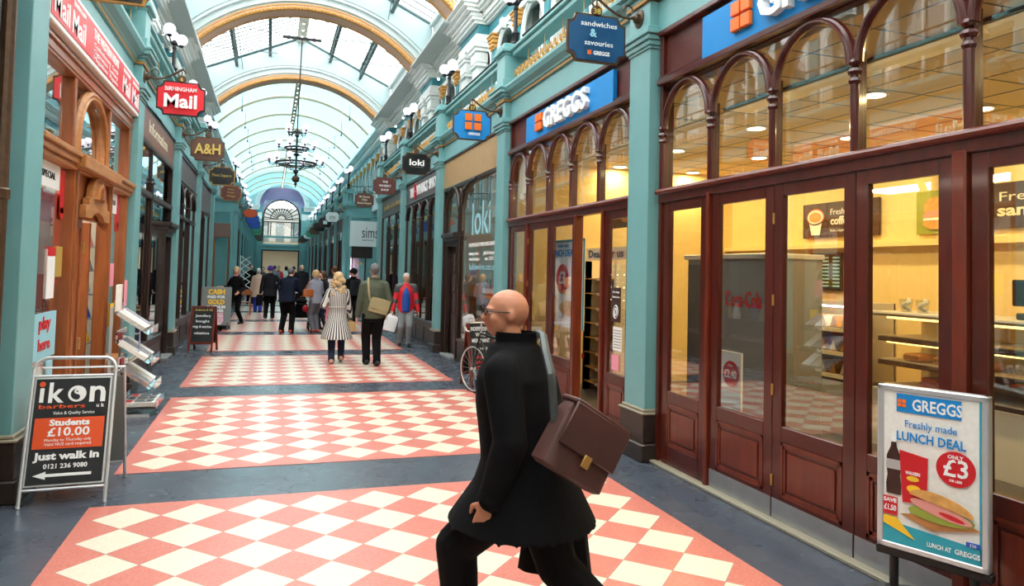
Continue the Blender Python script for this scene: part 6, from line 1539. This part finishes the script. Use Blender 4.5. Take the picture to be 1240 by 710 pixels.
    b.m('red' if False else 'skin_warm').ball((0, .0608*s, -.0305*s), .006*s, 8, (1.9, .5, .5)); b.T = Matrix.Identity(4); b.build('face_features', r)
    if glasses:
        b = MB(); b.T = HR; b.m('black')
        for sx in (-1, 1): b.tube([(sx*.021*s+.013*s*cos(t), .064*s, .005*s+.011*s*sin(t)) for t in [2*pi*i/14 for i in range(14)]], .0016*s, 5, closed=True); b.cyl((sx*.033*s, .064*s, .007*s), (sx*.052*s, 0, .007*s), .0015*s, n=5)
        b.cyl((-.008*s, .065*s, .006*s), (.008*s, .065*s, .006*s), .0015*s, n=5); b.T = Matrix.Identity(4); b.build('glasses', r)
    # hair
    b = MB(); b.T = HR
    if hairstyle == 'short': b.ball((0, -.014*s, .02*s), .0615*s, 18, (.86, 1.0, .98)); b.ball((0, -.03*s, -.002*s), .042*s, 14, (1.04, .8, 1.0))
    elif hairstyle == 'fringe': 
        for sx in (-1, 1): b.ball((sx*.04*s, -.025*s, .0), .024*s, 10, (.6, 1.3, .9))
        b.ball((0, -.045*s, -.005*s), .03*s, 12, (1.2, .6, .8))
    elif hairstyle == 'bob': b.ball((0, -.012*s, .02*s), .066*s, 18, (.9, 1.02, 1.0)); b.ball((0, -.025*s, -.02*s), .056*s, 14, (1.02, .8, 1.0))
    elif hairstyle == 'curls':
        b.ball((0, -.012*s, .022*s), .066*s, 18, (.95, 1.02, 1.0)); b.ball((0, -.03*s, .055*s), .04*s, 12, (1.4, .9, .6)); b.ball((0, -.035*s, .015*s), .045*s, 12, (1.3, .8, .6))
        rnd = random.Random(3)
        for i in range(34): a = rnd.uniform(-1.1, 1.1); zz = rnd.uniform(-.2, -.0); b.ball((.075*s*sin(a)*(1+abs(zz)), -.05*s*cos(a)-.01*s, zz*s), rnd.uniform(.018, .028)*s, 8)
    if hairstyle != 'none':
        hb = b; o = remeshed(hb, 'hair', vox*.75, [hair], r, 1)
    if hat:
        b = MB(); b.T = HR; b.ball((0, -.01*s, .028*s), .066*s, 18, (.93, 1.03, .95)); b.tube([(.06*s*cos(t), -.01*s+.066*s*sin(t), .012*s) for t in [2*pi*i/20 for i in range(20)]], .009*s, 6, closed=True); remeshed(b, 'hat', vox*.75, [hat], r, 2)
    # trousers
    b = MB()
    zt = coat if coat else .5
    loft(b, [(tz(.44), .07*S*w, .06*S*w), (tz(.48), .094*S*w, .074*S*w), (tz(.52), .095*S*w, .074*S*w), (tz(.58), .086*S*w, .068*S*w)])
    for i in (0, 1):
        hj, k = knees[i]; caps(b, hj-Z*.01*S, k, .060*S*w, .045*S*w); caps(b, k, ank[i]+Z*.02*S, .045*S*w, .036*S*w); caps(b, ank[i]+Z*.02*S, ank[i]-Z*.012*S, .036*S*w, .038*S*w)
    remeshed(b, 'trousers', vox, [bottom], r, 3)
    # shoes
    for i in (0, 1):
        a = ank[i]; pit = feet[i][3] if len(feet[i]) > 3 else 0; b = MB(); b.T = Matrix.Translation(a) @ Matrix.Rotation(radians(pit), 4, 'X')
        caps(b, (0, -.03*S, -.022*S), (0, .0, -.022*S), .026*S, .026*S); caps(b, (0, .0, -.024*S), (0, .085*S, -.032*S), .026*S, .019*S); caps(b, (0, -.01*S, .0), (0, .01*S, -.01*S), .025*S)
        # flat sole
        vs0 = len(b.v); lim = -.046*S
        b.v = [b.T @ V((q.x, q.y, max(q.z, lim))) for q in [b.T.inverted() @ v for v in b.v]]
        remeshed(b, 'shoe', vox*.7, [shoes], r, 2)
    # top: jacket or coat
    b = MB()
    if coat:
        lv = []
        for z_ in (coat, coat+.02, (coat+.5)/2, .5, .56, .62, .70, .77, .815, .85):
            if z_ < .52:
                t = (.52-z_)/max(.01, .52-coat); rx, ry = .102+.02*t*skirtflare*2, .086+.03*t*skirtflare*2; c = hip+V((0, 0, (z_-.515)*S))+V((0, .01*S*t, 0))
            else:
                rx, ry = {.56: (.098, .078), .62: (.094, .078), .70: (.098, .079), .77: (.1, .072), .815: (.078, .056), .85: (.045, .048)}[z_]; c = tz(z_)
            lv.append((c, rx*S*w*cw, ry*S*w*cw))
        lv.insert(0, (lv[0][0]+Z*.02*S, lv[0][1]*.8, lv[0][2]*.8))
        loft(b, lv, 32)
    else:
        loft(b, [(tz(.465), .08*S*w, .06*S*w), (tz(.462), .102*S*w, .08*S*w), (tz(.52), .104*S*w, .082*S*w), (tz(.62), .098*S*w, .078*S*w), (tz(.70), .1*S*w, .08*S*w), (tz(.77), .1*S*w, .072*S*w), (tz(.815), .078*S*w, .056*S*w), (tz(.85), .045*S*w, .048*S*w)], 32)
    for i in (0, 1):
        caps(b, tz(.81)+V(((-1, 1)[i]*sh_w*.3, 0, 0)), shs[i]-Z*.004*S, .034*S*w, .038*S*w); caps(b, shs[i]-Z*.006*S, elb[i], .0395*S*w, .034*S*w); wv = elb[i].lerp(wr[i], .93); caps(b, elb[i], wv, .036*S*w, .027*S*w)
    if collar: b.tube([tz(.855)+V((.042*S*cos(t), .046*S*sin(t)-.004*S, .006*S*sin(-t))) for t in [2*pi*i/20 for i in range(20)]], .013*S, 6, closed=True)
    remeshed(b, topname or ('coat' if coat else 'jacket'), vox, [top], r, 7 if coat else 4)
    inf = dict(S=S, tz=tz, shs=shs, elb=elb, wr=wr, hip=hip, HR=HR, hc=hc, r=r, ank=ank)
    if extra: extra(inf)
    return r, inf
def lp(mb, name, parent, smooth=40):
    me = mb.mesh(name, smooth); o = bpy.data.objects.new(name, me); COL.objects.link(o)
    if parent is not None: o.parent = parent
    return o
def held(name, label, cat, inf, build_fn):
    """a carried thing: top level, in the carrier's place"""
    q = thing(name, label, cat, world=False); q.location = inf['r'].location; q.rotation_euler = inf['r'].rotation_euler; build_fn(q); return q
def bag_mesh(b, c, w, h, d, tilt=0., yaw=0.):
    T = Matrix.Translation(c) @ Matrix.Rotation(yaw, 4, 'Z') @ Matrix.Rotation(tilt, 4, 'Y'); b.T = T; n = 16
    pr = [(.42, -.5), (.5, -.46), (.5, .3), (.44, .46), (.3, .5)]
    vs = []; 
    for (k, z) in pr:
        for j in range(n):
            a = 2*pi*j/n; cx_, sy_ = cos(a), sin(a); e = .35
            x = w*k*math.copysign(abs(cx_)**e, cx_); y = d*k*math.copysign(abs(sy_)**e, sy_)*(1.1-.3*(z+.5)); vs.append((x, y, z*h))
    fs = []
    for i in range(len(pr)-1):
        for j in range(n): fs.append((i*n+j, i*n+(j+1) % n, (i+1)*n+(j+1) % n, (i+1)*n+j))
    fs += [tuple(range(n))[::-1], tuple((len(pr)-1)*n+j for j in range(n))]; b.add(vs, fs); b.T = Matrix.Identity(4)

def coat_detail(i):
    S = i['S']; tz = i['tz']; r = i['r']
    b = MB(); n = 22
    # turned-up collar
    rings = [(tz(.83), .056*S, .056*S), (tz(.85)-Y*.005*S, .05*S, .054*S), (tz(.885)-Y*.008*S, .052*S, .056*S)]
    vs = []; 
    for c, rx, ry in rings:
        for j in range(n+1):
            t = pi/2+.45+(2*pi-.9)*j/n; vs.append(c+V((rx*cos(t), ry*sin(t), 0)))
    for c, rx, ry in rings[::-1]:
        for j in range(n+1):
            t = pi/2+.45+(2*pi-.9)*j/n; vs.append(c+V(((rx-.007)*cos(t), (ry-.007)*sin(t), 0)))
    fs = []; m_ = n+1
    for k in range(5):
        for j in range(n): fs.append((k*m_+j, k*m_+j+1, (k+1)*m_+j+1, (k+1)*m_+j))
    b.m('coat_black').add(vs, fs); lp(b, 'collar', r)
    for s_ in (0, 1):
        e, wv = i['elb'][s_], i['wr'][s_]; d = (wv-e).normalized(); p = e.lerp(wv, .86); b = MB().m('coat_black'); b.tube([p, p+d*.03, p+d*.031], [.058, .06, .05], 16); lp(b, 'cuff', r)
    b = MB().m('coat_black'); b.box(-.11*S, .11*S, -.108*S, -.096*S, i['hip'].z+.06*S, i['hip'].z+.085*S, .005); lp(b, 'half_belt', r)

# 1 foreground man in black, facing left, striding
hd1 = radians(54)
r1, i1 = person('bald man in a long black coat and glasses striding left in the foreground', (1.14, 3.05), hd1, 1.75, feet=((-.045, .15, .01, 14), (.05, -.25, .03, -28)), hands=((-.16, .045, .45), (.2, -.02, .42)), lean=7, head=(-2, 30), skin='skin_warm', top='coat_black', bottom='trouser_black', shoes='dark_grey', hairstyle='none', coat=.395, vox=.010, glasses=True, build=1.22, cw=1.16, skirtflare=.9,
    extra=lambda i: coat_detail(i))
S1 = i1['S']
def mk(q):
    Rw = Matrix.Rotation(-hd1, 4, 'Z'); W = lambda x, y, z: Rw @ V((x, y, z))   # offsets from the man given along the arcade's own axes
    T = Rw @ Matrix.Translation((.10, -.36, 1.05)) @ Matrix.Rotation(.18, 4, 'Z') @ Matrix.Rotation(.55, 4, 'Y')
    b = MB().m('brown_leather'); bag_mesh(b, V((0, 0, 0)), .33, .29, .12); b.v = [T @ v for v in b.v]; lp(b, 'bag_body', q)
    b = MB().m('brown_leather'); b.T = T; b.box(-.155, .155, -.077, -.062, -.04, .135, .012); b.box(-.155, .155, -.07, .055, .128, .15, .012); lp(b, 'flap', q)
    b = MB().m('gold_line'); b.T = T; b.box(-.02, .02, -.09, -.08, -.08, -.03, .004); lp(b, 'buckle', q)
    s0 = i1['shs'][1]; so = hd1; ws = Matrix.Rotation(hd1, 4, 'Z') @ s0
    pts = [W(-.02, -.37, 1.15), W(-.035, -.36, 1.34), W(-.02, -.255, 1.42), W(.02, -.12, 1.475), W(.05, .02, 1.475), W(ws.x-.04, ws.y+.12, ws.z-.1), W(ws.x+.14, ws.y+.05, ws.z-.35), W(.30, -.14, 1.1), W(.24, -.30, 1.0)]
    P_ = []
    for i in range(len(pts)-1):
        for j in range(5): P_.append(pts[i].lerp(pts[i+1], j/5))
    P_.append(pts[-1]); b = MB().m('dark_grey'); b.tube(P_, .018, 6); lp(b, 'strap', q)
held('shoulder_bag', 'brown leather shoulder bag with grey strap behind the bald man\'s hip', 'bag', i1, mk)
def mk(q):
    h = i1['wr'][1]; c = h+V((.02, -.03, -.33)); b = MB().m('coat_black'); bag_mesh(b, c, .1, .38, .34); lp(b, 'bag_body', q); b = MB().m('black'); b.tube([c+V((0, .1, .18)), c+V((0, .07, .27)), h+V((0, 0, -.06)), c+V((0, -.07, .27)), c+V((0, -.1, .18))], .01, 6); lp(b, 'handle', q)
held('carrier_bag', 'black carrier bag hanging from the bald man\'s far hand', 'bag', i1, mk)

# 2 woman in striped coat
def ex2(i):
    S = i['S']; b = MB().m('stripes'); c = i['tz'](.62); b.tube([c+V((.096*S*cos(t), .078*S*sin(t), 0)) for t in [2*pi*j/24 for j in range(24)]], .014, 6, closed=True); lp(b, 'belt', i['r'])
    b = MB().m('pink_scarf'); c = i['tz'](.83); b.tube([c+V((-.05, .06, .02)), c+V((-.1, .03, -.05)), c+V((-.15, .06, -.3)), c+V((-.17, .07, -.62)), c+V((-.17, .07, -.66))], [.03, .04, .045, .05, .01], 8); lp(b, 'scarf', i['r'])
r2, i2 = person('woman with long blonde curls in a black and white striped coat, seen from behind', (1.22, 13.42), radians(-4), 1.68, feet=((-.05, -.07, 0, 0), (.055, .06, .012, -14)), hands=((-.12, .13, .6), (.15, .06, .46)), head=(4, 0), fem=True, top='stripes', bottom='navy_cloth', shoes='skin', hair='hair_blond', hairstyle='curls', coat=.27, vox=.012, skirtflare=1.9, extra=ex2)
def mk(q):
    h = i2['wr'][1]; c = h+V((-.01, -.05, -.13)); b = MB().m('tan_leather'); bag_mesh(b, c, .2, .17, .08); lp(b, 'bag_body', q); b = MB().m('tan_leather'); b.tube([c+V((-.08, 0, .08)), h+V((0, 0, -.02)), c+V((.08, 0, .08))], .007, 6); lp(b, 'strap', q); b = MB().m('gold').ball(c+V((0, -.045, .03)), .012, 8); lp(b, 'clasp', q)
held('handbag', 'small tan handbag held by the woman in the striped coat', 'bag', i2, mk)

# 3 man in olive jacket
r3, i3 = person('tall man in an olive jacket and black trousers walking away', (1.83, 13.0), radians(2), 1.86, feet=((-.05, .06, .0, 0), (.035, -.05, .0, 0)), hands=((-.15, .05, .47), (.14, .07, .50)), head=(2, -6), top='olive', bottom='trouser_black', shoes='rubber', hair='hair_grey', hairstyle='short', vox=.012, build=1.05)
def mk(q):
    S = i3['S']; c = i3['tz'](.59)+V((.07, -.145, .0)); b = MB().m('canvas'); bag_mesh(b, c, .36, .27, .1, .25); lp(b, 'bag_body', q); T = Matrix.Translation(c) @ Matrix.Rotation(.25, 4, 'Y'); b = MB().m('canvas'); b.T = T; b.box(-.175, .175, -.062, -.05, -.07, .13, .01); lp(b, 'flap', q)
    s0 = i3['shs'][0]; b = MB().m('canvas'); pts = [c+V((-.16, .01, .1)), i3['tz'](.70)+V((-.12, -.16, 0)), i3['tz'](.80)+V((-.13, -.105, 0)), i3['tz'](.855)+V((-.12, -.01, 0)), i3['tz'](.80)+V((-.08, .12, 0)), i3['tz'](.68)+V((.1, .16, 0)), i3['tz'](.6)+V((.2, .02, 0)), c+V((.17, .02, .08))]
    P_ = []
    for i in range(len(pts)-1):
        for j in range(4): P_.append(pts[i].lerp(pts[i+1], j/4))
    b.tube(P_, .02, 6); lp(b, 'strap', q)
held('messenger_bag', 'khaki canvas messenger bag across the back of the olive jacket', 'bag', i3, mk)

# 4 man in red jacket facing us
def ex4(i):
    S = i['S']; b = MB(); tz = i['tz']; b.m('blue_shirt'); loft(b, [(tz(.47)+Y*.045*S, .05*S, .055*S), (tz(.475)+Y*.045*S, .062*S, .062*S), (tz(.6)+Y*.045*S, .066*S, .066*S), (tz(.72)+Y*.05*S, .056*S, .058*S), (tz(.80)+Y*.03*S, .03*S, .045*S)]); remeshed(b, 'shirt', .014, ['blue_shirt'], i['r'], 2)
    b = MB()
    for s_ in (0, 1): caps(b, i['shs'][s_]+Z*.012*S, i['shs'][s_].lerp(i['tz'](.83), .55)+Z*.012, .047*S, .045*S); caps(b, i['shs'][s_]+Z*.0, i['shs'][s_].lerp(i['elb'][s_], .25), .05*S, .049*S); caps(b, i['elb'][s_], i['elb'][s_].lerp(i['wr'][s_], .3), .041*S, .037*S)
    remeshed(b, 'shoulder_panels', .013, ['dark_grey'], i['r'], 2)
r4, i4 = person('white haired man in a red jacket with a carrier bag walking towards us', (3.0, 16.15), radians(172), 1.68, feet=((-.05, .04, 0, 0), (.07, -.04, 0, 0)), hands=((-.17, .04, .47), (.18, .05, .47)), head=(-4, 12), top='red_jacket', bottom='jeans_grey', shoes='rubber', hair='hair_white', hairstyle='short', vox=.012, glasses=True, build=1.1, extra=ex4)
def mk(q):
    h = i4['wr'][1]; c = h+V((.06, .03, -.27)); b = MB().m('plastic_bag'); bag_mesh(b, c, .34, .36, .14, -.3); lp(b, 'bag_body', q); b = MB().m('plastic_bag'); b.tube([c+V((-.1, 0, .16)), h+V((0, 0, -.04)), c+V((.12, 0, .12))], .01, 6); lp(b, 'handle', q); b = MB().m('pink').ball(c+V((.08, .0, -.1)), .13, 10, (1, .5, .6)); lp(b, 'pink_panel', q)
held('carrier_bag', 'white plastic carrier bag carried by the man in the red jacket', 'bag', i4, mk)

# 5 navy suit bending, 6 grey jacket woman
r5, i5 = person('man in a navy suit bending over the pushchair, seen from behind', (.46, 19.55), radians(-22), 1.78, feet=((-.06, -.02, 0, 0), (.07, .03, 0, 0)), hands=((-.06, .26, .56), (.12, .28, .56)), lean=20, head=(-24, -14), top='coat_navy', bottom='trouser_black', shoes='shoe_orange', hair='hair_grey', hairstyle='short', coat=.46, vox=.015, build=1.12, skirtflare=.5)
r6, i6 = person('blonde woman in a grey jacket and grey trousers with a brown shoulder bag', (1.22, 19.7), radians(28), 1.68, feet=((-.045, 0, 0, 0), (.05, .03, 0, 0)), hands=((-.08, .2, .6), (.1, .2, .62)), lean=5, head=(-14, 10), fem=True, top='grey_jacket', bottom='trouser_grey', shoes='shoe_orange', hair='hair_blond', hairstyle='bob', vox=.015, build=1.05)
def mk(q):
    c = i6['tz'](.62)+V((-.26, -.04, .02)); b = MB().m('brown_bag'); bag_mesh(b, c, .3, .2, .12); lp(b, 'bag_body', q); b = MB().m('brown_bag'); b.tube([c+V((-.1, 0, .1)), i6['shs'][0]+V((.0, 0, .1)), c+V((.12, 0, .1))], .012, 6); lp(b, 'strap', q)
held('handbag', 'tan brown handbag on the arm of the woman in the grey jacket', 'bag', i6, mk)
# 7 black clad with hat and backpack
r7, i7 = person('person in black with a black woollen hat and dark backpack right of the striped coat', (2.32, 20.9), radians(20), 1.74, feet=((-.05, 0, 0, 0), (.05, .04, 0, 0)), hands=((-.1, .2, .6), (.15, .1, .5)), head=(0, 40), top='coat_black', bottom='trouser_black', shoes='rubber', hair='hair_brown', hairstyle='short', hat='coat_black', vox=.016)
def mk(q):
    c = i7['tz'](.68)+V((0, -.2, 0)); b = MB().m('coat_charcoal'); bag_mesh(b, c, .3, .44, .2); lp(b, 'bag_body', q); b = MB().m('dark_grey')
    for s_ in (-1, 1): b.tube([c+V((.1*s_, .08, -.15)), c+V((.13*s_, .3, -.05)), c+V((.12*s_, .3, .15)), c+V((.1*s_, .1, .2))], .018, 6)
    lp(b, 'strap', q)
held('backpack', 'dark backpack worn by the person in the black hat', 'bag', i7, mk)
# 8 hidden brown haired person behind stripes
person('brown haired person mostly hidden behind the woman with blonde curls', (1.95, 22.9), radians(10), 1.8, head=(0, 20), top='coat_charcoal', bottom='navy_cloth', hair='hair_brown', hairstyle='short', vox=.018)
# 9 navy trousers person behind grey woman
person('person in dark clothes and navy trousers half hidden behind the grey jacket', (1.5, 20.55), radians(120), 1.66, head=(-10, 0), feet=((-.05, 0, 0), (.06, .05, 0)), hands=((-.1, .2, .6), (.1, .2, .6)), lean=6, top='coat_charcoal', bottom='navy_cloth', hair='hair_brown', hairstyle='bob', vox=.018)
# 10 blonde walking with paper bag
r10, i10 = person('blonde woman in black with a pink scarf carrying a paper bag, on the left', (-.92, 22.4), radians(150), 1.74, feet=((-.04, -.12, .0, 0), (.05, .12, .0, 0)), hands=((-.13, .12, .55), (.17, .1, .62)), head=(-4, 24), fem=True, top='coat_black', bottom='trouser_black', shoes='rubber', hair='hair_blond', hairstyle='bob', vox=.016, build=.95,
    extra=lambda i: lp((lambda b: (b.tube([i['tz'](.85)+V((.06*cos(t), .06*sin(t)+.01, 0)) for t in [2*pi*j/16 for j in range(16)]], .026, 8, closed=True), b)[1])(MB().m('pink_scarf')), 'scarf', i['r']))
def mk(q):
    h = i10['wr'][1]; c = h+V((.07, .0, -.12)); b = MB().m('paper_bag'); bag_mesh(b, c, .36, .28, .14, -.2); lp(b, 'bag_body', q); b = MB().m('paper_bag'); b.tube([c+V((-.08, 0, .12)), h+V((0, 0, .02)), c+V((.08, 0, .12))], .008, 5); lp(b, 'handle', q)
held('shopping_bag', 'brown paper shopping bag carried by the blonde woman in black', 'bag', i10, mk)
def mk(q):
    h = i10['wr'][1]; c = h+V((-.1, .02, -.16)); b = MB().m('plastic_bag'); bag_mesh(b, c, .2, .26, .1); lp(b, 'bag_body', q); b = MB().m('light_blue').box(c.x-.06, c.x+.06, c.y+.05, c.y+.056, c.z-.08, c.z+.02); lp(b, 'print', q)
held('carrier_bag', 'white and blue carrier bag beside the paper shopping bag', 'bag', i10, mk)
# 11 beige coat, 12 purple hat
person('grey haired person in a beige coat and bright blue trousers walking away', (-.38, 28.2), radians(0), 1.66, feet=((-.05, .03, 0), (.05, -.03, 0)), top='beige_coat', bottom='blue_cloth', hair='hair_white', hairstyle='short', coat=.34, vox=.018, build=1.15, fem=True, skirtflare=.8, skin='skin')
r12, i12 = person('person in charcoal with a purple woollen hat walking away', (.03, 24.9), radians(-5), 1.76, feet=((-.06, -.03, 0), (.06, .04, 0)), hands=((-.17, .02, .47), (.2, .12, .62)), top='coat_charcoal', bottom='trouser_black', hair='hair_brown', hairstyle='none', hat='purple', coat=.42, vox=.017, build=1.1, skirtflare=.6)
def mk(q):
    h = i12['wr'][0]; c = h+V((-.02, 0, -.22)); b = MB().m('coat_black'); bag_mesh(b, c, .2, .36, .3); lp(b, 'bag_body', q); b = MB().m('black'); b.tube([c+V((0, -.06, .17)), h+V((0, 0, -.04)), c+V((0, .06, .17))], .01, 5); lp(b, 'handle', q)
held('holdall', 'black holdall carried by the person in the purple hat', 'bag', i12, mk)
# far people
person('bald man in dark clothes facing us beyond the grey jacket', (1.25, 30), radians(180), 1.84, hairstyle='none', top='coat_charcoal', bottom='trouser_black', vox=.022, build=1.1)
person('far dark haired person in a black waistcoat and white sleeves at the left', (-.8, 34), radians(200), 1.8, hair='hair_black', top='coat_black', bottom='trouser_black', vox=.022)
person('far person in a red and white top near the end doorway', (.46, 40), radians(170), 1.76, hair='hair_black', top='red_jacket', bottom='navy_cloth', vox=.024)
person('far dark haired woman in a pale top near the end doorway', (.88, 41), radians(0), 1.74, hair='hair_black', hairstyle='bob', top='paper', bottom='trouser_black', vox=.024, fem=True)
person('far person in dark blue beside the bald man', (1.12, 36), radians(0), 1.76, hair='hair_black', top='coat_navy', bottom='trouser_black', vox=.024)
person('far person in dark grey just behind the beige coat', (-.3, 36), radians(180), 1.7, hair='hair_brown', top='dark_grey', bottom='trouser_black', vox=.024)
person('far person in a pale grey top behind the purple hat', (.25, 38), radians(0), 1.78, hair='hair_brown', top='grey_jacket', bottom='navy_cloth', vox=.024)
for o in bpy.data.objects:
    if '_o' in o: del o['_o']
